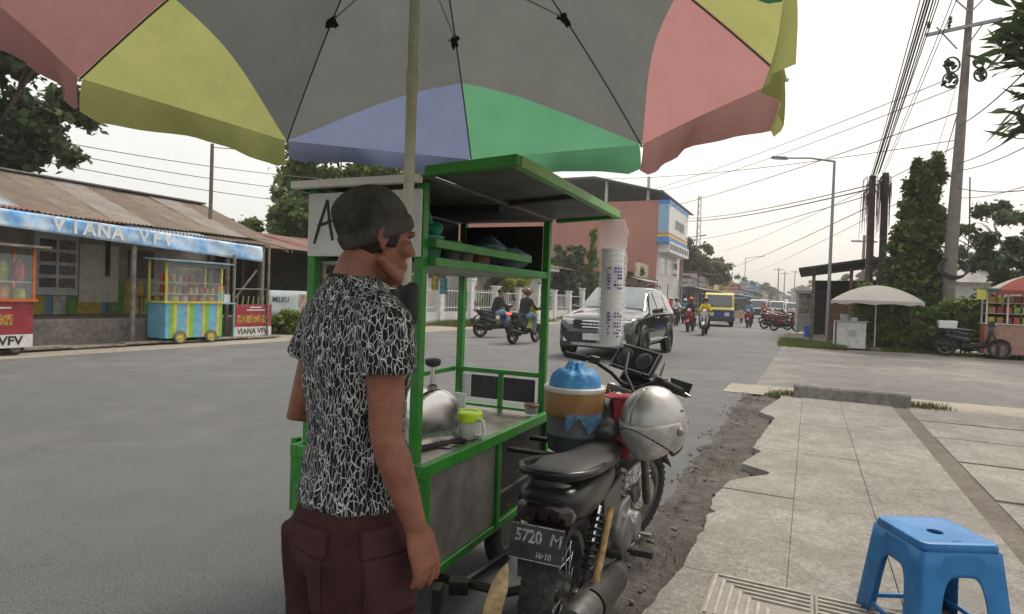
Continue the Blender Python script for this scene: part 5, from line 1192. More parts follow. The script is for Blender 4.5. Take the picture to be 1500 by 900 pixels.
# parked ones on the right verge
for i, (px, py, pm, dr, lab) in enumerate(((1150, 486, P_MAR, 60, 'maroon motorbike parked beside the kiosk on the verge'), (1140, 479, P_RED, 50, 'red motorbike parked behind the maroon one by the kiosk'), (1128, 474, P_WHT, 20, 'pale motorbike parked at the road edge beyond the kiosk'))):
    scooter(lab, on_road(px, py), TWD+R_(dr), pm, 'motorbikes parked on the right verge')
qf = PS(1424, 500, 21.9); scooter('dark motorbike parked beside the striped umbrella food stall', (qf.x, qf.y, 0), ROT_ST-R_(96), P_BLK)
o = MB().box((0, 0, 0), (.42, .30, .22), taper=1.12).build('white_crate', mat('white_plastic', 0), loc=Vector((qf.x, qf.y, .93))+Vector(SW)*(-.62), rotz=ROT_ST, bevel=.01)
tag(o, 'white plastic box strapped on the tail of the parked dark motorbike', 'box')

# ================================================================== SUV (local: front at -Y)
fl_ = on_road(878, 525); suv = thing('suv', 'black sport utility car with chrome barred grille driving towards the cart', 'car', fl_+Vector(SU)*1.75, ROT_ST+R_(0))
PAINT = mat('car_black', (.010, .012, .013), .14, var=.1, coat=1., dirt=.05, spec=.6); GLASS = mat('car_glass', (.045, .055, .06), .06, spec=.8, coat=.6); LOWER = mat('car_lower', (.035, .035, .037), .55, dirt=.3)
W2 = .91
# stations: y, half width at belt, z bottom, z belt, z roof-edge(half width), z top
def carring(y, hw, zb, zbelt, hr, zt):
    """closed cross section, from bottom right up over the top to bottom left"""
    R1 = [(hw*.90, zb), (hw*.985, zb+.10), (hw, (zb+zbelt)/2), (hw*.985, zbelt-.06), (hw*.955, zbelt), (hr+(hw*.93-hr)*.35, zbelt+(zt-zbelt)*.62), (hr, zt-.06), (hr*.80, zt-.012), (hr*.4, zt)]
    return [Vector((x, y, z)) for x, z in R1]+[Vector((-x, y, z)) for x, z in R1[::-1]]
st_b = [(-2.24, .62, .42, .62, .40, .66), (-2.20, .76, .30, .74, .55, .80), (-2.10, .84, .24, .86, .62, .91), (-1.90, .895, .22, .93, .70, .985), (-1.5, .905, .22, .98, .74, 1.035), (-1.12, .91, .22, 1.01, .78, 1.07), (-.92, .91, .22, 1.02, .76, 1.12), (-.55, .91, .22, 1.03, .70, 1.36), (-.22, .91, .22, 1.04, .655, 1.56), (.1, .91, .22, 1.04, .65, 1.64), (.6, .91, .22, 1.045, .65, 1.672), (1.2, .91, .22, 1.05, .64, 1.665), (1.7, .90, .24, 1.06, .62, 1.62), (1.98, .88, .28, 1.07, .58, 1.53), (2.16, .85, .32, 1.06, .60, 1.30), (2.27, .82, .36, 1.02, .62, 1.08), (2.30, .74, .44, .95, .55, 1.0)]
MB().loft([carring(*s) for s in st_b]).build('body', PAINT, suv, smooth=True, sub=1)
# glass laid 4 mm proud of the body
def on_body(y, k, out=.006):
    ys = [s[0] for s in st_b]; row = [float(np.interp(y, ys, [s[c] for s in st_b])) for c in range(1, 6)]
    hw, zb, zbelt, hr, zt = row; a = Vector((hw*.955, y, zbelt)); c = Vector((hr, y, zt-.06)); m_ = Vector((hr+(hw*.93-hr)*.35, y, zbelt+(zt-zbelt)*.62))
    p = a.lerp(m_, k/.62) if k < .62 else m_.lerp(c, (k-.62)/.38)
    return p+Vector((out, 0, out*.4))
for s in (-1, 1):
    for (y0, y1, t0, t1) in ((-.80, -.02, .9, .9), (.06, .92, .9, .9), (.99, 1.72, .88, .72)):
        g = []
        for i in range(9):
            y = y0+(y1-y0)*i/8; tk = t0+(t1-t0)*i/8
            if y0 == -.80: tk = min(tk, .12+.80*i/8*1.6)
            g.append([Vector((s*p.x, p.y, p.z)) for p in (on_body(y, .06+(tk-.06)*j/6, .016) for j in range(7))])
        MB().sheet(g).build('side_window', GLASS, suv, smooth='all')
g = []
for i in range(11):
    x = -1+2*i/10; row = []
    for j in range(9):
        f = j/8; y = -.96+(.72)*f; z = 1.10+(1.585-1.10)*f**.92; hwid = .76-(.76-.62)*f
        row.append(Vector((x*hwid, y-.10*(1-x*x)*.9+.03, z+.035*(1-x*x)+.02)))
    g.append(row)
MB().sheet(g).build('windscreen', mat('windscreen_glass', (.16, .20, .22), .06, spec=.9, coat=.8), suv, smooth='all')
g = [[Vector((x*(.62-.06*f), 2.20-.26*f+.02, 1.08+.40*f)) for f in np.linspace(0, 1, 6)] for x in np.linspace(-1, 1, 7)]
MB().sheet(g).build('rear_window', GLASS, suv, smooth='all')
for s in (-1, 1):
    for y in (-1.38, 1.25):
        MB().lathe([(.40, -.02), (.415, 0), (.40, .02), (.34, .02), (.34, -.02)], (s*.905, y, .36), 'X', 32, closed=True).build('wheel_arch', LOWER, suv, smooth=True)
        MB().lathe([(0, -.06), (.36, -.06), (.36, .012), (0, .012)], (s*.905, y, .365), 'X', 28).build('arch_shade', mat('arch_shade', (.008, .008, .008), .9), suv)  # near-black disc: the shade inside the wheel arch, put in as colour
        wheel(suv, (s*.845, y, .345), .345, .22, .235, spokes=-6, n=36, rm=mat('alloy', (.55, .55, .55), .3, .9))
    MB().loft([[Vector((s*(x0+.012*math.cos(q)), y+.07*math.cos(q), z+.055*math.sin(q))) for q in np.linspace(0, 2*math.pi, 14, endpoint=False)] for x0, y, z in ((.90, -.62, 1.08), (.98, -.62, 1.10), (1.08, -.60, 1.11), (1.10, -.60, 1.11))]).build('door_mirror', PAINT, suv, smooth=True)
    MB().tube([(s*.925, -.95, .42), (s*.925, .9, .42)], .022, 8).build('side_moulding', CHROME, suv, smooth=True)
    MB().box((s*.62, -2.115, .80), (.34, .12, .13), Matrix.Rotation(s*R_(28), 3, 'Z')).build('headlight', LENS, suv, bevel=.03)
    MB().lathe([(0, -.02), (.055, -.02), (.06, .02), (0, .03)], (s*.66, -2.19, .42), 'Y', 16).build('fog_lamp', LENS, suv, smooth=True)
    for y in (-.15, .95): MB().box((s*.925, y, .93), (.025, .16, .025)).build('door_handle', CHROME, suv, bevel=.006)
    MB().tube([(s*.58, -.05, 1.665), (s*.60, .1, 1.71), (s*.60, 1.3, 1.715), (s*.56, 1.6, 1.66)], .016, 8).build('roof_rail', BLACKM, suv, smooth=True)
    MB().box((s*.70, 2.14, 1.14), (.16, .10, .42), Matrix.Rotation(R_(-18), 3, 'X')).build('tail_light', REDL, suv, bevel=.03)
for z, hw in ((.83, .42), (.765, .44), (.70, .42)): MB().tube([(-hw, -2.17, z), (-hw*.5, -2.245, z), (0, -2.26, z), (hw*.5, -2.245, z), (hw, -2.17, z)], .018, 8).build('grille_bar', CHROME, suv, smooth=True)
MB().loft([[Vector((x, -2.255+.10*abs(x)**1.6, z)) for z in (.66, .85)]+[Vector((x, -2.10, z)) for z in (.85, .66)] for x in np.linspace(-.47, .47, 9)]).build('grille', BLACKP, suv)
MB().loft([[Vector((x, -2.28+.16*abs(x)**2, z)) for z in (.50, .62)]+[Vector((x, -2.05, z)) for z in (.62, .50)] for x in np.linspace(-.80, .80, 13)]).build('front_bumper', PAINT, suv, smooth=True, bevel=.02)
MB().loft([[Vector((x, -2.255+.16*abs(x)**2, z)) for z in (.26, .49)]+[Vector((x, -2.0, z)) for z in (.49, .26)] for x in np.linspace(-.78, .78, 13)]).build('lower_intake', LOWER, suv, bevel=.01)
MB().loft([[Vector((x, -2.288+.16*abs(x)**2, z)) for z in (.30, .36)]+[Vector((x, -2.2, z)) for z in (.36, .30)] for x in np.linspace(-.5, .5, 9)]).build('skid_plate', mat('grey_trim', 0), suv, bevel=.008)
em = MB(); em.box((-.045, -2.285, .765), (.018, .012, .085)); eo = MB().box((-.042, -2.285, .765), (.017, .012, .085), Matrix.Rotation(R_(8), 3, 'Y')).build('emblem', CHROME, suv)
MB().box((.042, -2.285, .765), (.017, .012, .085), Matrix.Rotation(R_(-8), 3, 'Y')).build('emblem_bar', CHROME, eo); MB().box((0, -2.285, .765), (.075, .011, .017)).build('emblem_bar', CHROME, eo)
np_ = MB().box((0, -2.30, .50), (.44, .012, .14)).build('number_plate', mat('plate_pale', (.62, .62, .58), .5), suv, bevel=.004)
for x in (-.14, -.09, -.02, .02, .06, .13): MB().box((x, -2.3065, .51), (.024, .002, .06)).build('worn_character', mat('grey_ink', (.40, .40, .40), .6), np_)
for s in (-1, 1): MB().tube([(s*.25, -.93, 1.125), (s*.1-.15, -.85, 1.165)], .008, 6).build('wiper', BLACKP, suv)

# ================================================================== minivan down the road, three-wheeler and truck
def boxvan(name, label, cat, loc, rz, L_, Wd, Hh, low, up, stripe=None, cab=True):
    t = thing(name, label, cat, loc, rz); h = Wd/2
    prof = [(-L_/2, .35), (-L_/2, Hh*.52), (-L_/2+.18, Hh*.58), (-L_/2+.62, Hh*.96), (-L_/2+.9, Hh), (L_/2-.1, Hh), (L_/2, Hh*.9), (L_/2, .35)]
    MB().prism([(y, z) for y, z in prof if True], -h, h, 'X').build('body', up, t, bevel=.05)
    MB().bx(-h-.006, h+.006, -L_/2-.012, L_/2+.012, .30, Hh*.50).build('lower_body', low, t, bevel=.03)
    for s in (-1, 1):
        for (a, b) in ((.75, 1.5), (1.58, 2.4), (2.48, L_-.25)): MB().bx(s*(h-.01), s*(h+.012), -L_/2+a, -L_/2+b, Hh*.56, Hh*.86).build('side_window', GLASS, t, bevel=.02)
        for y in (-L_/2+.6, L_/2-.65): wheel(t, (s*(h-.08), y, .29), .29, .17, .17, spokes=-4, n=20)
        MB().bx(s*.42-.13, s*.42+.13, -L_/2-.03, -L_/2, .62, .82).build('headlight', LENS, t, bevel=.03)
        MB().ell((s*(h+.12), -L_/2+.55, Hh*.66), (.05, .05, .10), None, 10, 8).build('mirror', BLACKP, t)
    a = Vector((0, -L_/2+.16, Hh*.60)); b = Vector((0, -L_/2+.58, Hh*.93)); d = (b-a); nrm = Vector((0, -d.z, d.y)).normalized()*.02
    MB().add([Vector((-h*.88, a.y, a.z))+nrm, Vector((h*.88, a.y, a.z))+nrm, Vector((h*.84, b.y, b.z))+nrm, Vector((-h*.84, b.y, b.z))+nrm], [(0, 1, 2, 3)]).build('windscreen', GLASS, t, solid=.01)
    MB().bx(-h*.95, h*.95, -L_/2-.09, -L_/2-.01, .32, .50).build('front_bumper', LOWER, t, bevel=.02)
    MB().bx(-.22, .22, -L_/2-.10, -L_/2-.091, .36, .46).build('number_plate', mat('plate_black', 0), t)
    if stripe: MB().bx(-h-.010, h+.010, -L_/2+.6, L_/2-.1, Hh*.50, Hh*.54).build('stripe', stripe, t)
    return t
NAVY = mat('van_navy', (.03, .05, .14), .35, coat=.3); YEL = mat('van_yellow', (.66, .58, .10), .4, coat=.2); PALE = mat('van_pale', (.62, .60, .62), .4)
q = on_road(1052, 477); boxvan('minibus', 'navy and yellow public minibus driving along the far road', 'minibus', q, ROT_ST+R_(8), 4.0, 1.6, 1.95, NAVY, YEL)
q = on_road(1112, 466); boxvan('minibus', 'dark minibus with pale roof farther down the road', 'minibus', q, ROT_ST, 4.0, 1.6, 1.9, mat('van_dark', (.03, .03, .035), .4), PALE)
q = on_road(1160, 462); boxvan('pickup_van', 'white van far away at the end of the road', 'van', q, ROT_ST, 4.2, 1.65, 1.9, PALE, PALE)
# ================================================================== buildings
def corr_sheet(w_, l_, name='sheet', pitch=.09, amp=.016):
    nx = int(w_/pitch*8); return MB().sheet([[Vector((0+l_*j/2, w_*i/nx, amp*math.sin(2*math.pi*i*w_/nx/pitch))) for j in range(3)] for i in range(nx+1)]).mesh(name)
def rustmat(name, c, c2, dirt=.5): return mat(name, c, .75, .0, var=.25, vs=1.6, col2=c2, bump=.15, bs=30, dirt=dirt)
RUST = [rustmat('rust_a', (.30, .245, .19), (.19, .145, .11), .35), rustmat('rust_b', (.36, .32, .28), (.25, .21, .175), .35), rustmat('rust_c', (.25, .19, .145), (.17, .125, .095), .35)]
ZINC = rustmat('zinc_pale', (.42, .46, .50), (.30, .33, .36), .25); REDRUST = rustmat('rust_red', (.28, .12, .09), (.17, .09, .07))
def roof_sheets(parent, y0, y1, xe, ze, xr, zr, mats, w_=.82, droop=.03):
    """sloping roof of single corrugated sheets from the eave (xe,ze) to the ridge (xr,zr)"""
    L_ = math.hypot(xr-xe, zr-ze); me0 = corr_sheet(w_+.05, L_); a = math.atan2(zr-ze, xr-xe); n = max(1, int(round((y1-y0)/w_)))
    for i in range(n):
        me = mcopy(me0, mats[i % len(mats)] if not callable(mats) else mats(i)); me.polygons.foreach_set('use_smooth', [True]*len(me.polygons))
        o = bpy.data.objects.new('roof_sheet', me); COL.objects.link(o); o.parent = parent
        o.location = (xe+random.uniform(-.03, .03), y0+i*(y1-y0)/n, ze+.004*(i % 2)+random.uniform(-droop, droop)*.5); o.rotation_euler = (random.uniform(-.006, .006), -a+random.uniform(-.008, .008), random.uniform(-.012, .012))
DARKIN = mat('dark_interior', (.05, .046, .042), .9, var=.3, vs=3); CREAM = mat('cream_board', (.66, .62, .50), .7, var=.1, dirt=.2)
PLANK = [mat('plank_'+n, c, .7, var=.2, vs=6, dirt=.35) for n, c in (('yellow', (.52, .38, .06)), ('blue', (.16, .32, .46)), ('white', (.55, .53, .47)), ('green', (.14, .32, .08)))]
WOOD = mat('old_wood', (.20, .15, .10), .85, var=.3, vs=8, bump=.3, bs=40); WOODG = mat('grey_wood', (.26, .23, .19), .9, var=.25, vs=6, bump=.3)
def box(parent, name, m, x0, x1, y0, y1, z0, z1, bev=0.): return MB().bx(x0, x1, y0, y1, z0, z1).build(name, m, parent, bevel=bev)

# ---- eatery with rusty roof and long blue banner (local x: street side +, y along street)
TS = -12.9
ea = thing('eatery', 'open fronted eatery with rusty corrugated roof and long blue banner', 'shop', ST(0, TS, 0), ROT_ST)
box(ea, 'platform', M_conc, -2.6, -.38, 2, 11.6, 0, .54, .02)
box(ea, 'back_wall', mat('back_wall_grey', (.36, .34, .31), .8, var=.2, vs=2, dirt=.4), -2.7, -2.6, 2, 12.2, 0, 3.0)
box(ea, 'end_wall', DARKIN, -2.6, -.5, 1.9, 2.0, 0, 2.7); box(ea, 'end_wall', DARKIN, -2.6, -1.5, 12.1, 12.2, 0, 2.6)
roof_sheets(ea, 2, 12.0, -.25, 2.58, -3.1, 3.66, lambda i: ZINC if i < 5 else RUST[i % 3])
roof_sheets(ea, 2, 12.0, -5.6, 2.9, -3.1, 3.66, RUST)
box(ea, 'ridge_cap', mat('ridge_dark', (.16, .17, .18), .7, var=.2, dirt=.4), -3.25, -2.95, 2, 12.05, 3.67, 3.72, .02)
roof_sheets(ea, 8.0, 11.6, -.03, 2.45, -.7, 2.62, [ZINC, ZINC, RUST[1], RUST[0]], .9)
roof_sheets(ea, 2, 8.0, -.03, 2.56, -.7, 2.68, [REDRUST, RUST[2]], .9)
for y in (2.6, 5.2, 8.2, 10.55, 11.62): box(ea, 'post', WOODG, -.20, -.12, y-.04, y+.04, 0, 2.5)
box(ea, 'lintel', WOOD, -.2, -.1, 2, 11.7, 2.42, 2.5)
# banner: sky-blue cloth with clouds and white letters
bm_ = mat('banner_cloud', (.76, .81, .84), .6, var=.06, vs=1.9, col2=(.06, .32, .68), bump=.05)
def bz(y): k = (y-5.7)/5.7; return 2.24-.26*k, 2.55-.18*k
g = []
for i in range(61):
    y = 2.5+(11.45-2.5)*i/60; z0, z1 = bz(y); g.append([Vector((.02+.025*math.sin(y*2.3)*(1-j/6)+.012*math.sin(y*7+j), y, z0+(z1-z0)*j/6)) for j in range(7)])
bn = MB().sheet(g).build('banner', bm_, ea, smooth='all', solid=.006)
WHL = mat('banner_white', (.74, .75, .75), .6); 
for i, ch in enumerate('VIANA VFV'):
    if ch == ' ': continue
    y = 6.62+.275*i+(.02 if ch == 'I' else 0); z0, z1 = bz(y); text(ch, .37, WHL, bn, face_M((.075, y, (z0+z1)/2), (0, 1, -.05), (0, 0, 1)), 'letter', .003, .95, .011)
# inner wall: notice cabinet, hanging cloth, coloured planks, window
cabn = box(ea, 'notice_cabinet', mat('cabinet_white', (.58, .57, .53), .6, dirt=.3), -2.6, -2.45, 7.45, 8.35, .98, 2.55)
for r in range(4):
    for c in range(2): box(cabn, 'picture', mat('pic%d' % ((r*2+c) % 4), ((.12, .10, .09), (.20, .16, .12), (.10, .13, .15), (.24, .20, .18))[(r*2+c) % 4], .5, var=.4, vs=14), -2.45, -2.435, 7.55+.40*c, 7.88+.40*c, 1.15+.29*r, 1.36+.29*r)
box(ea, 'hanging_sheet', CREAM, -2.56, -2.53, 8.42, 9.32, .82, 2.2)
sq_ = box(ea, 'dark_window', mat('window_dark', (.03, .035, .045), .3), -2.6, -2.56, 9.6, 10.25, 1.45, 2.15); box(ea, 'menu_strip', DARKIN, -2.52, -2.50, 9.0, 9.1, 1.45, 2.3)
yy = 7.45
for i, (c, wv) in enumerate(((0, .26), (1, .16), (2, .28), (3, .24), (0, .55), (1, .14), (3, .40), (0, .5), (3, .3), (0, .3), (1, .3), (2, .3), (0, .4))):
    box(ea, 'plank', PLANK[c], -2.6, -2.54-.01*(i % 2), yy+.008, yy+wv, .54, .97 if i < 6 else 1.35); yy += wv
for s_ in (3.2, 4.4, 5.6): box(ea, 'plank', PLANK[int(s_) % 4], -2.6, -2.55, s_, s_+1.1, .54, 1.3)
# chair with white bucket
ch = thing('wooden_chair', 'pale wooden chair with a white bucket on it on the eatery platform', 'chair', ST(9.75, TS-1.9, .54), ROT_ST)
for x in (-.17, .17):
    for y in (-.17, .17): box(ch, 'leg', WOODG, x-.02, x+.02, y-.02, y+.02, 0, .44)
box(ch, 'seat', WOODG, -.2, .2, -.2, .2, .44, .47, .005); box(ch, 'stretcher', WOODG, .16, .18, -.15, .15, .18, .21)
bk = MB().lathe([(0, 0), (.13, 0), (.17, .32), (.178, .32), (.178, .34), (.165, .34), (.125, .01), (0, .01)], n=22).build('bucket', mat('bucket_grey', (.45, .44, .42), .6, dirt=.3), None, smooth=True, loc=ST(9.75, TS-1.9, 1.01)); tag(bk, 'greyish white bucket standing on the wooden chair', 'bucket')
# drain boards in front
for i in range(9):
    o = MB().box((0, 0, 0), (.34+.06*random.random(), 1.05, .035)).build('drain_board', WOODG, loc=ST(3.2+i*1.02, TS+.10+.05*random.random(), .035+.02*(i % 2)), rotz=ROT_ST+random.uniform(-.03, .03), bevel=.004)
    tag(o, 'weathered plank laid over the drain in front of the eatery', 'plank', 'drain boards before the eatery')

# ---- stall carts in front of the eatery
def stallcart(name, label, s, t, L_, Wd, zc, zt, frame, low, goods, group=None):
    c = thing(name, label, 'food cart', ST(s, t, 0), ROT_ST, group); h = Wd/2
    for x in (-h+.02, h-.02):
        for y in (-L_/2+.02, L_/2-.02): box(c, 'post', frame, x-.02, x+.02, y-.02, y+.02, zc, zt)
    box(c, 'counter', frame, -h-.03, h+.03, -L_/2-.03, L_/2+.03, zc-.03, zc+.012)
    for z in goods: box(c, 'shelf', mat('shelf_pale', (.5, .5, .48), .4), -h+.04, h-.04, -L_/2+.04, L_/2-.04, zc+z, zc+z+.015)
    box(c, 'glass', mat('vitrine_glass', (.8, .85, .85), .05, alpha=.10), h-.012, h-.006, -L_/2+.04, L_/2-.04, zc+.02, zt-.12)
    return c
PK = mat('stripe_yellow', (.66, .56, .10), .5, dirt=.15); PB_ = mat('stripe_blue', (.17, .44, .60), .5, dirt=.15); PG = mat('stripe_green', (.24, .52, .08), .5, dirt=.15)
sc = stallcart('snack_cart', 'snack cart with blue, green and yellow stripes and filled glass shelves', 9.30, TS+.05, 1.42, .62, .93, 1.84, PK, None, (.17, .42))
y = -.70
for i, wv in enumerate((.10, .10, .07, .24, .07, .10, .22, .07, .10, .21, .07, .12)):
    m_ = (PB_, PG, PK, PB_, PK, PG, PB_, PK, PG, PB_, PK, PG)[i]; box(sc, 'stripe_board', m_, -.30, .305+.002*(i % 2), y, min(.72, y+wv-.002), .13, .90); y += wv
for x in (-.30, .30):
    for y in (-.36, .42):
        w__ = wheel(sc, (x+.03*(1 if x > 0 else -1), y, .15), .15, .06, .09, n=20, tm=mat('grey_rubber', (.16, .15, .13), .8), rm=PK)
roof_ = box(sc, 'roof', mat('cart_roof_blue', (.30, .42, .48), .6, dirt=.3), -.42, .46, -.82, .80, 1.84, 1.87); roof_.rotation_euler = (0, R_(3), 0)
g = [[Vector((.40+.01*math.sin(i*1.4), -.72+1.44*i/24, 1.84-.12*j/2)) for j in range(3)] for i in range(25)]; MB().sheet(g).build('fringe', mat('fringe_grey', (.25, .30, .32), .8), sc, solid=.004)
box(sc, 'lamp_tube', mat('tube_yellow', (.7, .6, .2), .4), .24, .27, -.5, .2, 1.66, 1.69)
FOODC = [(.55, .30, .06), (.60, .10, .05), (.62, .50, .08), (.30, .40, .06), (.45, .22, .06), (.55, .52, .45), (.35, .05, .05)]
fm = [mat('snack%d' % i, c, .45, var=.35, vs=40) for i, c in enumerate(FOODC)]
def goods(parent_s, parent_t, y0, y1, z, n, hmax, kind, lab, rows=2):
    for i in range(n):
        y = y0+(y1-y0)*(i+.5)/n
        for r in range(rows):
            h = hmax*random.uniform(.7, 1.); wv = (y1-y0)/n*.42; k = (i*3+r*2+int(z*10)) % 7
            mb = MB()
            if kind == 'jar': mb.lathe([(0, 0), (wv, 0), (wv, h*.8), (wv*.8, h*.86), (wv*.85, h), (0, h)], n=12)
            else: mb.loft([[Vector((wv*.7*kk*math.cos(q), wv*kk*math.sin(q), zz*h)) for q in np.linspace(0, 6.28, 10, endpoint=False)] for zz, kk in ((0, .8), (.3, 1.1), (.7, .95), (1, .35))])
            o = mb.build('snack_'+('jar' if kind == 'jar' else 'bag'), fm[k], smooth=True, loc=ST(parent_s+y, parent_t+.14-.18*r, z)); tag(o, lab+(' at the front' if r == 0 else ' at the back'), 'snack', 'snacks on the carts')
goods(9.30, TS+.05, -.62, .1, 1.365, 5, .22, 'bag', 'fried snack bag on the top shelf of the striped cart')
goods(9.30, TS+.05, -.62, .62, 1.115, 9, .19, 'jar', 'small snack jar on the middle shelf of the striped cart')
goods(9.30, TS+.05, -.5, .62, .945, 5, .13, 'jar', 'jar on the counter of the striped cart', 1)
lc = stallcart('red_food_cart', 'orange framed food cart with red poster at the eatery step', 5.0, TS+.35, 1.9, .7, .95, 1.85, mat('frame_orange', (.55, .14, .03), .5, dirt=.2), None, (.30,))
box(lc, 'roof', WOODG, -.45, .5, -1.0, 1.12, 1.86, 1.90); box(lc, 'base', DARKIN, -.33, .30, -.9, .9, .15, .92)
pz = box(lc, 'poster', mat('poster_red', (.32, .03, .04), .5, var=.2, vs=5), .31, .335, -.93, .93, .36, .92); box(pz, 'picture', mat('poster_food', (.55, .28, .06), .5, var=.5, vs=18), .336, .341, .12, .62, .52, .70); box(pz, 'caption', mat('poster_white', (.70, .69, .66), .5), .31, .337, -.93, .93, .13, .355)
box(pz, 'headline', mat('poster_white', 0), .336, .340, .3, .60, .80, .83)
text('VFV', .21, INK, pz, face_M((.340, .60, .245), (0, 1, 0), (0, 0, 1)), 'letters', .001, 1., .006)
for x in (-.28, .28):
    for y in (-.7, .7): wheel(lc, (x, y, .13), .13, .05, .08, n=16)
goods(5.0, TS+.35, -.5, .9, .965, 6, .26, 'jar', 'yellow jar in the red food cart', 1); goods(5.0, TS+.35, -.5, .9, 1.265, 6, .40, 'bag', 'bluish bag in the red food cart', 1)
# low red banner with pictures
rb_ = thing('banner_stand', 'red food banner with white lettered strip on a wire stand', 'banner', ST(11.2, TS+.02, 0), ROT_ST)
box(rb_, 'cloth', mat('poster_red2', (.36, .035, .06), .5, var=.15, vs=4), -.01, .01, -.60, .60, .30, .87); box(rb_, 'strip', mat('poster_white', 0), -.01, .011, -.60, .60, .06, .298)
for i in range(4): box(rb_, 'picture', mat('poster_food', 0), .010, .014, -.48+.25*i, -.26+.25*i, .40, .60)
for i, (a, b) in enumerate(((-.1, .25), (-.2, .38))): box(rb_, 'headline', mat('poster_white', 0), .010, .013, a, b, .78-.07*i, .81-.07*i)
text('VIANA VFV', .20, INK, rb_, face_M((.012, 0, .18), (0, 1, 0), (0, 0, 1)), 'letters', .001, .95, .005)
for y in (-.60, .60): MB().tube([(-.01, y, 0), (-.01, y, .90)], .012, 6).build('leg', mat('frame_lightblue', (.25, .50, .62), .5), rb_)
bt = thing('blue_table', 'small light blue table with boxes between the striped cart and the banner', 'table', ST(10.28, TS-.1, 0), ROT_ST)
box(bt, 'top', mat('frame_lightblue', 0), -.3, .3, -.2, .26, .88, .91); 
for x in (-.26, .26):
    for y in (-.17, .23): box(bt, 'leg', mat('frame_lightblue', 0), x-.015, x+.015, y-.015, y+.015, 0, .88)
for i, (y, z, h, m_) in enumerate(((-.05, .91, .28, PB_), (.12, 1.2-.29, .2, WHITEP), (-.05, 1.19, .12, mat('snack1', 0)))):
    o = MB().bx(-.12, .12, -.09, .09, 0, h).build('carton', m_, loc=ST(10.3+y, TS-.1, z), rotz=ROT_ST, bevel=.006); tag(o, ('blue carton standing', 'white carton standing', 'red packet on the carton')[i]+' on the blue table', 'carton')
# lattice of poles at the open end of the eatery
lf = thing('pole_frame', 'rough frame of bamboo and iron poles at the open end of the eatery', 'frame', ST(11.2, TS+.05, 0), ROT_ST)
for a, b, r in (((0, .45, 0), (0, .45, 2.45), .03), ((0, -.62, 0), (0, -.62, 2.1), .035), ((-.02, -.62, 1.25), (-.02, .45, 1.27), .018), ((-.05, -.6, .95), (-.05, .1, 1.75), .025)): MB().tube([a, b], r, 8).build('pole', WOODG, lf, smooth=True)
for i in range(6): MB().tube([(-.03, -.5+.16*i, .80), (-.03, -.46+.16*i, 1.08)], .014, 6).build('slat', mat('bamboo_green', (.30, .34, .14), .7), lf, smooth=True)
# utility post behind
o = MB().tube([(0, 0, 0), (0, 0, 5.1)], [.06, .045], 10).build('wire_post', mat('rust_post', (.16, .12, .10), .7), smooth=True, loc=PT(310, 250, -14.5).xy.to_3d()); tag(o, 'thin rusty wire post rising behind the eatery roof', 'post')

# ---- dark shed with red rusty roof next door
sh2 = thing('roadside_shed', 'dark open shed with red rusty roof beside the eatery', 'shed', ST(12.3, -14.0, 0), ROT_ST)
box(sh2, 'back_wall', DARKIN, -3.0, -2.9, 0, 7.5, 0, 2.6); box(sh2, 'side_wall', DARKIN, -2.9, -.1, 7.4, 7.5, 0, 2.5)
roof_sheets(sh2, -.1, 7.6, .35, 2.45, -3.2, 3.2, [REDRUST, RUST[2], REDRUST], .85)
for y in (.1, 2.6, 5.0, 7.3): box(sh2, 'post', WOOD, -.05, .05, y-.05, y+.05, 0, 2.5)
mk = MB().sheet([[Vector((.1+.02*math.sin(i), .25+1.7*i/12, .45+.80*j/4)) for j in range(5)] for i in range(13)]).build('banner', mat('milk_banner', (.36, .50, .58), .6, var=.25, vs=3, col2=(.50, .47, .42)), sh2, smooth='all', solid=.006)
text('MILKU', .22, mat('navy_ink', (.05, .07, .15), .6), mk, face_M((.13, .75, .98), (0, 1, 0), (0, 0, 1)), 'letters', .001, 1., .004)
box(mk, 'figure_print', mat('print_beige', (.50, .36, .28), .6, var=.35, vs=9), .12, .126, 1.45, 1.75, .5, 1.15)

# ---- white house with fence
wh_ = thing('white_house', 'low white house with wide dark windows and pillared porch behind a white fence', 'house', ST(18, -17.0, 0), ROT_ST)
H0 = 4.5
WW = mat('house_white', (.66, .65, .63), .7, var=.08, vs=1.2, dirt=.2); TRIMW = mat('trim_white', (.74, .74, .73), .5)
box(wh_, 'wall', WW, -8, 0, H0, 24, 0, 3.3); box(wh_, 'plinth', mat('plinth_grey', (.30, .30, .30), .8), 0, .06, H0, 24, 0, .45)
for i, (y, wv, z0, z1) in enumerate(((4.7, 1.2, 1.0, 2.3), (7.0, 1.9, 2.0, 2.6), (10.6, .9, .1, 2.3), (12.8, 1.6, 1.0, 2.4), (16.5, 1.8, 1.0, 2.4), (20.6, 1.8, 1.0, 2.4))):
    w_ = box(wh_, 'window', TRIMW, 0, .07, y, y+wv, z0, z1); box(w_, 'pane', GLASS, .07, .08, y+.08, y+wv/2-.03, z0+.08, z1-.08); box(w_, 'pane', GLASS, .07, .08, y+wv/2+.03, y+wv-.08, z0+.08, z1-.08)
for y in (5.2, 9.8, 15.2, 19.6): box(wh_, 'pillar', TRIMW, .9, 1.2, y, y+.3, 0, 3.1, .01)
box(wh_, 'porch_roof', WW, 0, 1.5, 4.8, 21, 3.1, 3.35)
rfm = mat('roof_brown', (.20, .13, .10), .8, var=.2, vs=4)
MB().prism([(-8.6, 3.36), (1.7, 3.36), (-3.4, 4.3)], H0-.4, 24.5, 'Y').build('roof', rfm, wh_)
box(wh_, 'sign', mat('sign_orange', (.50, .20, .10), .6, var=.3, vs=20), 1.21, 1.26, 8.2, 10.2, 1.62, 1.82)
fn = thing('white_fence', 'white pillared fence with pale bars in front of the white house', 'fence', ST(17, -14.3, 0), ROT_ST)
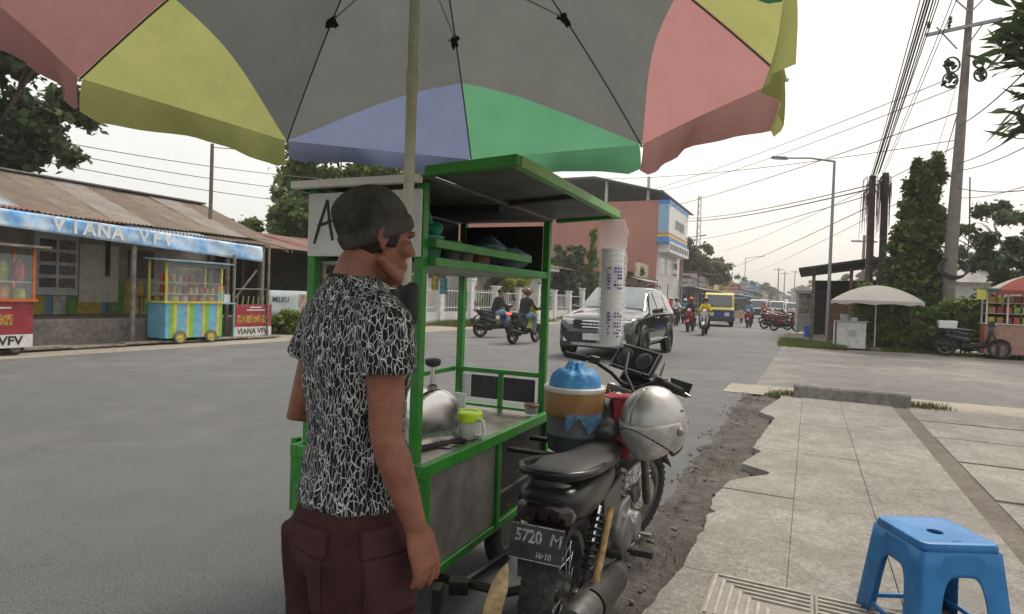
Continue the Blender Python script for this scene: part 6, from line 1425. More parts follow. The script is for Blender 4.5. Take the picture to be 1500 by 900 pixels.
for i in range(10):
    y = i*2.6; p = box(fn, 'pillar', TRIMW, -.16, .16, y-.16, y+.16, 0, 1.75 if i % 3 else 2.0, .01); box(p, 'cap', TRIMW, -.21, .21, y-.21, y+.21, 1.75 if i % 3 else 2.0, (1.75 if i % 3 else 2.0)+.07, .01)
    if i < 9:
        box(fn, 'low_wall', WW, -.08, .08, y+.16, y+2.44, 0, .55)
        for z in (.72, 1.45): box(fn, 'rail', TRIMW, -.015, .015, y+.16, y+2.44, z, z+.04)
        for k in range(9): box(fn, 'bar', TRIMW if i % 2 else BLACKM, -.010, .010, y+.36+.24*k, y+.38+.24*k, .56, 1.6)

# ---- pink three-storey building with its roof terrace and shop sign
pk = thing('pink_building', 'three storey building with plain salmon pink side wall and open roof terrace', 'building', ST(56, -12.8, 0), ROT_ST)
PINK = mat('wall_salmon', (.50, .215, .165), .8, var=.10, vs=.25, dirt=.18); 
Hh = 10.6
box(pk, 'side_wall', PINK, -24, 0, 0, .35, 0, Hh); box(pk, 'front_wall', mat('front_white', (.66, .64, .60), .7, var=.08), -.35, .0, .351, 11, 0, Hh-.2); box(pk, 'rear_wall', PINK, -24, -.35, 14.6, 15, 0, Hh)
box(pk, 'floor_slab', WW, -24, -.36, .36, 14.5, Hh-.3, Hh-.05)
for (z, ys) in ((3.9, (1, 4.2, 7.4)), (7.0, (1, 4.2, 7.4))):
    for y in ys: w_ = box(pk, 'window', TRIMW, 0, .06, y, y+2.2, z, z+1.6); box(w_, 'pane', GLASS, .06, .07, y+.12, y+1.05, z+.12, z+1.48); box(w_, 'pane', GLASS, .06, .07, y+1.15, y+2.08, z+.12, z+1.48)
bal = box(pk, 'balcony', TRIMW, 0, 1.1, .4, 10, 5.9, 6.9)
for i in range(10): box(bal, 'baluster_gap', mat('gap_dark', (.10, .10, .10), .8), 1.1, 1.11, .7+.9*i, 1.3+.9*i, 6.15, 6.7)
for x in (-1, -5, -9, -13, -18, -23): MB().bx(x-.12, x+.12, .05, .29, Hh, Hh+2.2).build('roof_post', mat('post_pale', (.55, .55, .53), .6), pk)
tr_ = MB().prism([(-24.5, Hh+2.2), (-6, Hh+2.2), (.6, Hh+.55), (.6, Hh+.70), (-6, Hh+2.4), (-24.5, Hh+2.4)], -.6, 15, 'Y').build('terrace_roof', mat('roof_grey', (.09, .09, .095), .7, var=.2), pk)
box(pk, 'terrace_screen', mat('screen_dark', (.07, .075, .08), .8, var=.3), -24, -1.2, 7, 7.1, Hh, Hh+2.2)
sgn = thing('shop_sign', 'large white rooftop sign box with blue, yellow and red stripes on the pink building', 'sign', ST(56.2, -12.75, 0), ROT_ST)
SB = mat('sign_blue', (.08, .24, .60), .5); SWH = mat('sign_face', (.70, .70, .66), .5, var=.05)
box(sgn, 'box', SWH, .0, 1.0, -.3, 9.0, 6.95, 10.5); box(sgn, 'top_stripe', SB, -.02, 1.03, -.33, 9.03, 10.2, 10.6); box(sgn, 'bottom_stripe', SB, -.02, 1.03, -.33, 9.03, 6.7, 7.25); box(sgn, 'mid_stripe', mat('sign_yellow', (.65, .52, .10), .5), -.015, 1.02, -.32, 9.02, 7.26, 7.5); box(sgn, 'red_stripe', mat('sign_red', (.5, .06, .05), .5), -.015, 1.02, -.32, 9.02, 7.51, 7.62)
box(sgn, 'end_panel', mat('sign_pale_blue', (.30, .48, .66), .5), .02, .98, -.34, -.31, 7.7, 10.2)
for i, (y, wv) in enumerate(((2.6, .5), (3.4, .9), (4.6, .5), (5.3, 1.0), (6.5, .4))): box(sgn, 'worn_letter', mat('sign_grey_mark', (.22, .22, .2), .6), 1.0, 1.03, y, y+wv, 8.2+.1*(i % 2), 9.1)  # unreadable dark grey letter marks on the sign face

# ---- row of far shops on the left side
def shop(label, s0, s1, t, h, wallm, roofm, sign=None, awn=None, gable=False, side=1, open_=True):
    """side=1: left of the street, front faces +X; side=-1: right of the street, front faces -X"""
    b = thing('shop_building', label, 'shop', ST(s0, t, 0), ROT_ST); L_ = s1-s0; D = -9*side
    xs = lambda a, c: (min(a, c), max(a, c))
    def bx_(n, m, x0, x1, y0, y1, z0, z1, p=None): q = xs(x0, x1); return box(p or b, n, m, q[0], q[1], y0, y1, z0, z1)
    bx_('wall', wallm, D, -.02*side, 0, L_, 0, h)
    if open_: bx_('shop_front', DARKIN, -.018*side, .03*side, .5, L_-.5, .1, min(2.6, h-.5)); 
    for k in range(int(L_/3)): bx_('front_post', TRIMW, .0, .12*side, 1+3*k, 1.15+3*k, 0, min(2.6, h-.4))
    if gable: MB().prism([(D-.4*side, h), (.5*side, h), (D/2, h+2.2)], -.3, L_+.3, 'Y').build('roof', roofm, b)
    else: MB().prism([(D, h+.9), (D, h+1.0), (1.1*side, h+.06), (1.1*side, h-.06)], -.2, L_+.2, 'Y').build('roof', roofm, b)
    if h > 4.5:
        for k in range(max(1, int(L_/2.6))):
            w_ = bx_('window', TRIMW, 0, .06*side, .6+2.6*k, 2.2+2.6*k, h-2.0, h-.8); bx_('pane', GLASS, .06*side, .07*side, .7+2.6*k, 2.1+2.6*k, h-1.9, h-.9, w_)
    if awn: 
        z = min(2.9, h-.2); MB().prism([(.04*side, z+.5), (2.2*side, z), (2.2*side, z-.06), (.04*side, z+.42)], .1, L_-.1, 'Y').build('awning', awn, b)
        for y in (.3, L_/2, L_-.3): bx_('awning_post', BLACKM, 2.08*side, 2.14*side, y-.03, y+.03, 0, z-.04)
    if sign:
        m_, y0, y1, z0, z1 = sign; so = bx_('sign_board', m_, .15*side, .35*side, y0, y1, z0, z1)
        n = max(3, int((y1-y0)/.5))
        for k in range(n): bx_('worn_letter', mat('sign_mark', (.62, .60, .56), .6), .35*side, .37*side, y0+.25+(y1-y0-.5)*k/n, y0+.25+(y1-y0-.5)*(k+.65)/n, z0+(z1-z0)*.3, z0+(z1-z0)*.7, so)
    return b
RB = mat('roof_far_brown', (.16, .12, .10), .8, var=.3, vs=1); RG = mat('roof_far_grey', (.28, .27, .26), .7, var=.2, vs=1); RD = mat('roof_far_dark', (.07, .07, .075), .8, var=.2)
W1 = mat('wall_far_cream', (.52, .46, .36), .8, var=.12, vs=.8); W2_ = mat('wall_far_white', (.60, .58, .55), .8, var=.12, vs=.8); W3 = mat('wall_far_brown', (.30, .22, .17), .8, var=.2); W4 = mat('wall_far_grey', (.33, .32, .31), .8)
SRED = mat('sign_red2', (.50, .05, .06), .5, var=.1); SYEL = mat('sign_yel2', (.62, .55, .10), .5); SBLU = mat('sign_blu2', (.12, .34, .60), .5); SPUR = mat('sign_purple', (.30, .30, .55), .5); AWB = mat('awning_blue', (.12, .22, .42), .7); AWG = mat('awning_green', (.07, .22, .17), .7); AWT = mat('awning_tarp', (.36, .34, .32), .8, var=.2)
shop('tan low shop with dark awning just before the pink building', 46.5, 55.5, -13.6, 3.2, W1, RD, (mat('sign_tan', (.55, .45, .28), .6), 4.5, 8.5, 3.2, 4.6), AWT)
shop('white shop with pale cloth sign under the large sign box', 67.5, 77, -12.8, 4.2, W2_, RG, (SPUR, 1, 4.5, 2.3, 3.8), AWT)
shop('two storey pale shop with long white sign board', 77.2, 88, -12.6, 5.0, W2_, RB, (mat('sign_white2', (.62, .61, .58), .5), .8, 8, 3.4, 4.7), AWT)
shop('brown gabled shop with yellow sign board', 88.2, 102, -12.5, 4.6, W3, RB, (SYEL, .6, 6, 3.0, 5.0), AWT, True)
shop('old gabled warehouse shop with red sign board', 102.2, 124, -12.4, 5.0, W3, RB, (SRED, 3, 18, 3.2, 5.0), AWB, True)
shop('dark roofed shop with blue awning past the red sign', 124.5, 148, -12.4, 4.4, W4, RD, None, AWB, True)
shop('low shop with green awning near the street end', 148.5, 178, -12.0, 4.2, W3, RB, (SBLU, 8, 14, 4.4, 7.0), AWG)
shop('cream shop house where the street fades', 179, 215, -11.6, 5.0, W1, RB, None, AWT, True)
shop('far grey shop house closing the street', 216, 270, -9, 6.0, W4, RB, None, None, True)
# right side of the far street
shop('brown roofed shop on the right far side', 92, 118, 4.5, 3.6, W3, RB, None, AWT, True, -1)
shop('pinkish tiled house on the right far side', 119, 150, 3.5, 4.6, mat('wall_far_rose', (.38, .26, .22), .8), mat('roof_far_rose', (.30, .18, .14), .8, var=.2), None, None, True, -1)
shop('grey low shop on the right past the sheds', 62, 90, 6.0, 3.2, W4, RG, (SRED, 2, 6, 2.6, 3.4), AWT, False, -1)
for i in range(6): 
    o = shop('far house among trees beyond the street end', 275+i*14, 288+i*14, -25+i*13, 6+1.5*(i % 3), (W1, W3, W4)[i % 3], RB, None, None, True); o['group'] = 'houses at the street end'

# ---- right corner: dark shed, glass kiosk, umbrella booth, food stall, house
shd = thing('corner_shed', 'dark open sided shed with sagging sheet roof behind the kiosk', 'shed', ST(27.0, -.1, 0), ROT_ST)
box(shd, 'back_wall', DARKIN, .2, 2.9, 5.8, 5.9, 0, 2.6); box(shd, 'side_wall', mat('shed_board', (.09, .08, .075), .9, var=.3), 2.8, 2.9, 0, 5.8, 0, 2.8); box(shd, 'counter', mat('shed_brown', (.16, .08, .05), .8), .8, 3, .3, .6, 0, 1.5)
for x in (.2, 1.5, 2.6): box(shd, 'post', WOOD, x-.06, x+.06, .0, .12, 0, 2.9)
MB().prism([(-.35, 2.75), (-.35, 2.83), (2.4, 3.28), (3.1, 3.24), (3.1, 3.15), (2.4, 3.18)], -.5, 6.2, 'Y').build('roof', mat('shed_roof', (.05, .052, .058), .8, var=.25), shd)
kq = PZ(1183, 490); ks = thing('glass_kiosk', 'tall pale snack kiosk with glass front and red packets on the verge', 'kiosk', Vector((kq.x, kq.y, 0))+Vector(SU)*.6, ROT_ST+R_(10))
box(ks, 'base', mat('kiosk_grey', (.46, .45, .44), .6, dirt=.3), -.55, .55, -.25, .25, .1, .95); box(ks, 'back', mat('kiosk_grey', 0), -.55, .55, .2, .25, .95, 2.0)
for x in (-.53, .53):
    for y in (-.23, .23): box(ks, 'post', TRIMW, x-.025, x+.025, y-.025, y+.025, .95, 2.05)
box(ks, 'roof', WOODG, -.65, .65, -.4, .4, 2.05, 2.09); box(ks, 'glass', mat('vitrine_glass', 0), -.5, .5, -.245, -.24, .97, 2.03)
for z in (.95, 1.3, 1.65):
    box(ks, 'shelf', TRIMW, -.5, .5, -.2, .2, z, z+.02)
    for k in range(6): box(ks, 'packet', fm[(k+int(z*7)) % 7], -.45+.155*k, -.34+.155*k, -.12, .0, z+.02, z+.22)
o = MB().lathe([(0, 0), (.17, 0), (.22, .42), (.235, .42), (.235, .45), (.21, .45), (.16, .02), (0, .02)], n=20).build('blue_bucket', mat('bucket_blue', (.03, .13, .50), .4), smooth=True, loc=PZ(1184, 494)); tag(o, 'bright blue plastic bucket on the grass before the kiosk', 'bucket')

bo = PS(1246, 500, 22.3); bth = thing('drinks_booth', 'white cabinet booth with pans on top beside the hedge', 'booth', (bo.x, bo.y, 0), ROT_ST)
CABW = mat('cabinet_offwhite', (.62, .60, .55), .55, dirt=.2)
box(bth, 'cabinet', CABW, -.40, .40, -.25, .25, .05, .88, .01); box(bth, 'top', mat('booth_steel', (.40, .40, .40), .35, .6), -.46, .46, -.30, .30, .885, .915); box(bth, 'notice', mat('notice_grey', (.42, .42, .41), .6), -.08, .14, -.256, -.252, .42, .62); box(bth, 'prop', TRIMW, -.50, -.46, -.1, -.05, 0, .9)
for i, (x, r, h, m_) in enumerate(((-.2, .13, .20, mat('kiosk_grey', 0)), (.08, .12, .10, TRIMW), (.26, .13, .16, BLACKP))):
    o = MB().lathe([(0, 0), (r*.85, 0), (r, h*.8), (r*1.05, h), (r*.9, h), (0, h*.9)], n=16).build('cooking_pot', m_, smooth=True, loc=Vector((bo.x, bo.y, .915))+Vector(SW)*x); tag(o, ('grey pot', 'white pan', 'black pot')[i]+' on the white cabinet booth', 'pot')
o = MB().lathe([(0, 1.35), (.14, 1.35), (.15, 1.0), (.16, 1.0), (.16, 1.30), (.15, 1.37)], n=16)
up_ = PS(1281, 500, 22.4); ub = thing('white_parasol', 'dirty white scalloped parasol shading the white cabinet booth', 'parasol', (up_.x, up_.y, 0))
UWH = fabric('fabric_white', (.62, .585, .53), .35)
for k in range(8):
    a0, a1 = 2*math.pi*k/8+.2, 2*math.pi*(k+1)/8+.2; g = []; vg = []
    for i in range(9):
        a = a0+(a1-a0)*i/8; fl2 = 1-.05*math.sin(math.pi*i/8)
        g.append([Vector((1.28*r*fl2*math.cos(a), 1.28*r*fl2*math.sin(a), 2.06-.50*r**1.9)) for r in np.linspace(.02, 1, 9)])
        vg.append([Vector((1.28*fl2*math.cos(a), 1.28*fl2*math.sin(a), 1.56-.13*j*(1-.35*math.sin(math.pi*i/8)))) for j in (0, 1)])
    pn = MB().sheet(g).build('panel', UWH, ub, smooth='all'); MB().sheet(vg).build('valance', UWH, pn, smooth='all')
MB().tube([(0, 0, 0), (0, 0, 2.08)], .022, 10).build('pole', IVORY, ub, smooth=True); MB().lathe([(0, 0), (.22, 0), (.22, .06), (.05, .12), (0, .12)], n=16).build('base', M_conc, ub)

fq = PS(1486, 500, 22.2); fs = thing('food_stall', 'food stall with red and yellow printed panels and glass shelves beside the hedge', 'food cart', (fq.x, fq.y, 0), ROT_ST-R_(2))
FR = mat('stall_white', (.66, .64, .6), .5); PR1 = mat('print_red', (.42, .06, .05), .5, var=.5, vs=6, col2=(.50, .25, .06)); PR2 = mat('print_purple', (.24, .09, .13), .5, var=.5, vs=9, col2=(.42, .30, .16))
box(fs, 'front_panel', PR2, -.75, .75, -.36, -.33, .15, .98); box(fs, 'end_panel', PR1, -.76, -.73, -.33, .33, .15, .98); box(fs, 'body', DARKIN, -.72, .72, -.32, .32, .15, .95); box(fs, 'counter', FR, -.8, .8, -.4, .4, .99, 1.02)
for z in (1.3, 1.6):
    box(fs, 'shelf', FR, -.7, .7, -.30, .30, z, z+.015)
for z in (1.02, 1.315, 1.615):
    for k in range(7): box(fs, 'packet', fm[(k*2+int(z*9)) % 7], -.66+.19*k, -.52+.19*k, -.26, -.1, z, z+.18)
for x in (-.73, -.25, .73):
    for y in (-.33, .33): box(fs, 'post', FR, x-.02, x+.02, y-.02, y+.02, 1.02, 1.98)
box(fs, 'roof', AWG, -.95, .95, -.6, .5, 1.98, 2.02); box(fs, 'yellow_flag', SYEL, -1.02, -.80, -.58, -.56, 1.70, 2.0)
for y in (-.34, .34): wheel(fs, (-.45, y, .2), .2, .06, .14, n=18)
sp2 = thing('striped_parasol', 'red and white parasol over the printed food stall', 'parasol', Vector((fq.x, fq.y, 0))+Vector(SW)*.42)
RFA = fabric('fabric_brightred', (.46, .15, .13), .45)
for k in range(8):
    a0, a1 = 2*math.pi*k/8, 2*math.pi*(k+1)/8; g = [[Vector((1.12*r*math.cos(a0+(a1-a0)*i/6), 1.12*r*math.sin(a0+(a1-a0)*i/6), 2.45-.48*r**1.7)) for r in np.linspace(.02, 1, 8)] for i in range(7)]
    pn = MB().sheet(g).build('panel', UWH if k % 2 else RFA, sp2, smooth='all')
    MB().sheet([[Vector((1.12*math.cos(a0+(a1-a0)*i/6), 1.12*math.sin(a0+(a1-a0)*i/6), 1.97-.12*j)) for j in (0, 1)] for i in range(7)]).build('valance', UWH if k % 2 else RFA, pn, smooth='all')
MB().tube([(0, .45, 0), (0, .42, 1.9), (0, 0, 2.43)], .02, 8).build('pole', IVORY, sp2, smooth=True)
hs = thing('hillside_house', 'white walled house with pale sheet roof behind the hedge', 'house', PS(1425, 455, 36).xy.to_3d(), ROT_ST)
box(hs, 'wall', WW, -1.6, 7, 0, 5, 0, 2.9)
MB().prism([(-.4, 2.75), (5.4, 2.75), (2.5, 4.05)], -2.2, 7.4, 'X').build('roof', mat('roof_pale', (.52, .48, .46), .6, var=.15, dirt=.2), hs)
w_ = box(hs, 'window', TRIMW, .3, 1.6, -.06, 0, 1.1, 2.1); box(w_, 'pane', GLASS, .4, 1.5, -.07, -.06, 1.2, 2.0)
# ================================================================== more of the busy far street
random.seed(11)
# hanging and standing sign boards along the left shop row
sgc = [('yellow', (.62, .54, .10)), ('red', (.50, .06, .06)), ('light blue', (.22, .46, .62)), ('white', (.62, .60, .57)), ('purple', (.28, .24, .48)), ('green', (.12, .34, .16)), ('orange', (.58, .26, .06))]
spots = [(66, 3.0, 2.6, 1.4, 3), (70, 2.4, 1.8, 1.1, 4), (74.5, 3.4, 2.2, 1.2, 3), (80, 2.7, 1.6, 1.2, 0), (86, 3.9, 2.8, 1.3, 3), (91, 2.6, 2.0, 1.2, 1), (97, 3.1, 2.4, 1.6, 0), (106, 3.6, 5.0, 1.5, 1), (113, 2.8, 2.4, 1.0, 5), (127, 4.6, 3.0, 2.2, 3), (136, 3.0, 3.0, 1.3, 2), (152, 4.4, 4.0, 2.4, 2), (165, 3.2, 3.4, 1.4, 6)]
for i, (s, z, wv, h, c) in enumerate(spots):
    big = h > 1.4; wv *= .62; h *= .62; col = tuple(x*.8+.08 for x in sgc[c][1]); nm = sgc[c][0]; b = thing('street_sign', '%s %s sign board hung out from the far left shop row' % ('large' if big else 'small', nm), 'sign', ST(s, -11.6-.15*(i % 3), 0), ROT_ST, 'sign boards of the far shop row')
    box(b, 'board', mat('street_sign_%d' % c, col, .6, var=.3, vs=2.5), -wv/2, wv/2, -.06, .06, z, z+h); box(b, 'bracket', BLACKM, -wv/2-.9, -wv/2, -.03, .03, z+h*.6, z+h*.6+.06)
    for k in range(7): box(b, 'worn_letter', mat('sign_mark_mid', tuple(x*.45 for x in col), .7) if c in (0, 2, 3) else mat('sign_mark', 0), -wv*.40+wv*.115*k, -wv*.40+wv*.115*k+wv*(.05+.03*(k % 3)), -.075, -.061, z+h*.42, z+h*.62)
    box(b, 'under_line', mat('sign_mark', 0), -wv*.3, wv*.25, -.072, -.061, z+h*.2, z+h*.27)
# tarpaulin lean-tos in front of the shops
for i, (s, m_, nm) in enumerate(((71, AWT, 'grey'), (83, AWB, 'blue'), (99, AWT, 'tan'), (118, AWG, 'green'), (133, AWB, 'blue'), (142, AWT, 'grey'))):
    b = thing('tarpaulin_stall', ('%s tarpaulin stall before the far shops, ' % nm)+('beside the white sign', 'under the yellow sign', 'past the gabled shop', 'below the red sign', 'past the warehouse', 'near the street end')[i], 'stall', ST(s, -11.3, 0), ROT_ST)
    MB().sheet([[Vector((-1.1+2.2*j/4, -2+4*k/6, 2.55-.28*j/4-.06*math.sin(k*1.3+j))) for j in range(5)] for k in range(7)]).build('tarpaulin', m_, b, smooth='all', solid=.02)
    for x in (-1, 1):
        for y in (-1.9, 1.9): box(b, 'post', WOODG, x-.03, x+.03, y-.03, y+.03, 0, 2.5-.13*(x+1))
    box(b, 'table', WOOD, -.6, .4, -1.5, 1.5, .7, .78); box(b, 'table_front', fm[i % 7], .37, .41, -1.5, 1.5, .1, .69)
# more riders and parked bikes
extra = [(1003, 474, P_BLK, J_BLU, HW, 'dark scooter behind the red one', 'rider in a blue shirt and white helmet behind the red scooter'), (1074, 471, P_MAR, J_DRK, HB, 'maroon scooter beside the minibus', 'rider in dark clothes beside the minibus'), (1119, 472, P_BLK, J_ORG, HR, 'black scooter coming up the right lane far away', 'rider in an orange top far up the right lane'), (1086, 468, P_WHT, J_WHT, HW, 'white scooter far along the road centre', 'rider in white far along the road centre'), (982, 474, P_RED, J_ORG, HB, 'red scooter close to the car rear', 'rider in an orange top close to the car rear')]
for px, py, pm, jk, hm_, lab, rl in extra:
    q = on_road(px, py); scooter(lab, q, TWD+R_(random.uniform(-5, 5)), pm); rider(rl, q, TWD, jk, DARKTR, hm_)
for i, (px, py, pm, dr) in enumerate(((1136, 483, P_MAR, 70), (1158, 481, P_BLK, 75), (1143, 474, P_RED, 40), (1133, 469, P_BLK, 30))):
    scooter(('maroon motorbike leaning at the verge corner', 'black motorbike close to the glass kiosk', 'red motorbike farther along the verge', 'black motorbike at the far end of the parked row')[i], on_road(px, py), TWD+R_(dr), pm, 'motorbikes parked on the right verge')
# three-wheeled cycle taxi and a small truck
q = on_road(1072, 473); ct = thing('cycle_taxi', 'three wheeled motor taxi with pale canopy beside the minibus', 'taxi', q, ROT_ST+R_(25))
for x, y in ((-.45, -.6), (.45, -.6), (0, .8)): wheel(ct, (x, y, .26), .26, .07, .2, spokes=-6, n=18)
box(ct, 'seat_tub', mat('taxi_tan', (.50, .36, .24), .6), -.55, .55, -.9, .1, .35, .85); box(ct, 'canopy', PALE, -.6, .6, -1.0, .5, 1.75, 1.8)
for x in (-.55, .55):
    for y in (-.9, .4): box(ct, 'post', GALV if 'GALV' in globals() else BLACKM, x-.02, x+.02, y-.02, y+.02, .8, 1.75)
box(ct, 'frame', BLACKM, -.04, .04, .1, .85, .4, .48); box(ct, 'windscreen', GLASS, -.5, .5, -.98, -.96, .95, 1.7)
q = on_road(1138, 464); boxvan('minibus', 'dusty red minibus far down the right lane', 'minibus', q, ROT_ST, 4.0, 1.6, 1.9, mat('van_red', (.30, .06, .05), .4), PALE)
# ================================================================== vegetation
BARK = mat('bark', (.13, .10, .075), .9, var=.3, vs=9, bump=.6, bs=30)
LF = {k: leafmat('leaf_'+k, a, b) for k, a, b in (('mid', (.050, .085, .024), (.15, .205, .060)), ('lime', (.075, .13, .02), (.26, .33, .07)), ('dark', (.032, .058, .026), (.095, .14, .055)), ('grey', (.07, .09, .045), (.18, .205, .11)), ('yellow', (.14, .18, .02), (.38, .40, .06)))}
def tree(name, label, base, h, clumps, nleaf, leaf, lm, trunk_r=.14, cat='tree', group=None, droop=None):
    """clumps: (x,y,z,rx,ry,rz) relative to base; limbs run from the trunk to each clump"""
    t = thing(name, label, cat, base, 0, group); mb = MB(); zt = min(c[2]-c[5]*.3 for c in clumps)*.75
    top = Vector((clumps[0][0]*.3, clumps[0][1]*.3, zt)); limb(mb, [(0, 0, -.05), (.03, .02, zt*.5), top], [trunk_r*1.25, trunk_r, trunk_r*.8], 10)
    for c in clumps:
        e = Vector((c[0], c[1], c[2]-c[5]*.1)); m_ = top.lerp(e, .5)+Vector((0, 0, .06*h)); mb.tube([top-Vector((0, 0, .1)), m_, e], [trunk_r*.55, trunk_r*.34, trunk_r*.12], 6)
        for q in range(3):
            e2 = e+Vector((random.uniform(-1, 1)*c[3], random.uniform(-1, 1)*c[4], random.uniform(-.2, .8)*c[5]))*.7; mb.tube([m_.lerp(e, .4), e.lerp(e2, .5), e2], [trunk_r*.2, trunk_r*.12, trunk_r*.05], 5)
    mb.build('trunk', BARK, t, smooth=True)
    vol = [c[3]*c[4]*c[5] for c in clumps]; sv = sum(v**.75 for v in vol); pts = []
    for c, v in zip(clumps, vol):
        n = int(nleaf*v**.75/sv); sub = max(5, n//160)
        cc = in_clump(sub, c[:3], c[3:], .45)                     # twigs inside the clump, leaves around each twig: leaves gaps between
        k = rng.integers(0, sub, n); pts.append(cc[k]+rng.normal(size=(n, 3))*np.array(c[3:])*.17)
    mesh_obj('crown', leaves(np.concatenate(pts), leaf, 1.7, .3, droop), LF[lm], t); return t
def clumpset(n, r, z0, z1, rr):
    o = []
    for i in range(n):
        a = i*2.4; f = (i+.5)/n; o.append((r*math.sqrt(f)*math.cos(a), r*math.sqrt(f)*math.sin(a), z0+(z1-z0)*random.random(), rr*random.uniform(.7, 1.2), rr*random.uniform(.7, 1.2), rr*random.uniform(.5, .85)))
    return o
G0 = lambda v: Vector((v.x, v.y, 0))
random.seed(21)
p = PT(-55, 300, -19.5); tree('leafy_tree', 'large leafy tree rising behind the left end of the eatery roof', G0(p), 8, clumpset(14, 2.3, 3.6, 7.0, 1.1), 16000, .15, 'dark', .2)
p = PT(520, 300, -21); tree('broadleaf_tree', 'bright green broadleaf tree showing above the cart sign', G0(p), 9, clumpset(22, 3.2, 3.4, 8.2, 1.5), 34000, .2, 'lime', .2)
p = PT(428, 350, -19); tree('broadleaf_tree', 'dark green tree between the eatery roof and the cart', G0(p), 6, clumpset(14, 1.7, 2.2, 5.2, 1.0), 17000, .14, 'mid', .15)
p = PT(415, 480, -13.75); tree('banner_bush', 'low green bush growing under the shed banner', G0(p), .8, [(0, 0, .35, .5, .5, .35), (.4, .2, .3, .4, .4, .3), (-.3, .6, .3, .4, .4, .28), (.5, .9, .28, .4, .5, .26)], 5000, .07, 'lime', .03, 'bush')
for i, (px, s, t, zz, lm, r) in enumerate(((736, 29, -15.2, 3.0, 'yellow', .75), (755, 31, -15.3, 3.2, 'yellow', .6), (720, 27.5, -14.8, 1.5, 'yellow', .5))):
    q = PT(px, 440, t); tree('garden_shrub', ('tall yellow green garden shrub behind the fence', 'second yellow green shrub beside the porch pillar', 'low yellow green bush inside the white fence')[i], G0(q), zz, clumpset(6, r*.8, zz*.45, zz*.95, r), 4500, .12, lm, .05, 'shrub')
for i, (px, t, top, r) in enumerate(((828, -17, 5.9, 1.1), (846, -16.6, 5.3, 1.0), (812, -17, 4.0, 1.2))):
    q = PT(px, 430, t); tree('dark_tree', ('dark rounded tree with tallest top before the pink wall', 'dark rounded tree right of the tallest one before the pink wall', 'low dark tree beside the cart flap before the pink wall')[i], G0(q), top, clumpset(12, r*1.1, 1.6, top-.7, r*.8), 9000, .16, 'dark', .13)
q = PT(866, 430, -15.5); tree('slim_tree', 'slim bright green columnar tree against the pink wall', G0(q), 6.5, [(0.05*math.sin(k), .05*math.cos(k), 1.4+.62*k, .75-.06*k, .75-.06*k, .6) for k in range(9)], 9000, .16, 'lime', .1)
q = PT(910, 440, -15); tree('roadside_tree', 'bushy green tree below the tan shop sign', G0(q), 4, clumpset(8, 1.5, 1.5, 3.6, 1.0), 7000, .17, 'mid', .12)
q = PT(1000, 420, -15.5); tree('spreading_tree', 'wide feathery tree arching over the far shop roofs', G0(q), 9, clumpset(22, 5.6, 4.8, 8.8, 1.7), 26000, .26, 'grey', .3)
for i, (px, s, h, r) in enumerate(((1490, 38, 6.2, 2.3), (1440, 42, 5.2, 2.0), (1410, 44, 4.6, 1.7), (1500, 31, 4.6, 1.5))):
    q = PS(px, 420, s); tree('far_tree', ('tall dark tree behind the pale roofed house', 'dark tree beside the pale roofed house', 'smaller dark tree between the pole and the house', 'dark tree hanging over the food stall')[i], G0(q), h, clumpset(10, r, 2.2, h-.5, r*.55), 9000, .17, 'dark', .16)
for i in range(9):
    q = ST(300+i*12, -60+i*18, 0); tree('distant_tree', 'distant tree mass behind the street end', q, 9, clumpset(8, 5, 4, 9, 2.6), 1500, .8, 'grey', .4, 'tree', 'distant trees')
# vine-covered column, with poles strangled by roots beside it
random.seed(5)
q = PS(1335, 430, 25.0); cl = []
for k in range(11):
    f = k/10; z = .6+5.6*f; r = .72*(1-f)**.7+.44; cl.append((.28*f+.08*math.sin(k*2.1), .10*math.cos(k*1.7), z, r*.9, r*.8, .6))
tree('vine_column', 'tall tapering column of dense green creeper beside the root covered poles', G0(q), 6.5, cl, 46000, .12, 'mid', .16, 'creeper')
for i, (px, top, s) in enumerate(((1272, 258, 26.0), (1291, 254, 26.2))):
    b = PS(px, 400, s); tp = PS(px, top, s); t = thing('root_covered_pole', ('dark timber pole shaggy with hanging roots beside the creeper column', 'second dark timber pole next to the shaggy one by the creeper column')[i], 'pole', G0(b)); 
    MB().tube([(0, 0, 0), (.02, 0, tp.z*.5), (0, 0, tp.z)], [.15, .13, .11], 10).build('post', mat('root_brown', (.11, .075, .065), .9, var=.3, vs=8, bump=.5), t, smooth=True)
    mb = MB()
    for k in range(46):
        a = random.random()*6.28; r = random.uniform(.12, .34 if i == 0 else .24); z0 = tp.z-random.uniform(0, .7); ln = random.uniform(.4, 1.9)
        mb.tube([(r*.5*math.cos(a), r*.5*math.sin(a), z0), (r*math.cos(a), r*math.sin(a), z0-.1), (r*1.05*math.cos(a+.1), r*1.05*math.sin(a), z0-ln)], [.018, .012, .006], 4)
    tag(mb.build('hanging_roots', mat('root_fibre', (.13, .09, .075), .95, var=.3), t), kind='stuff')
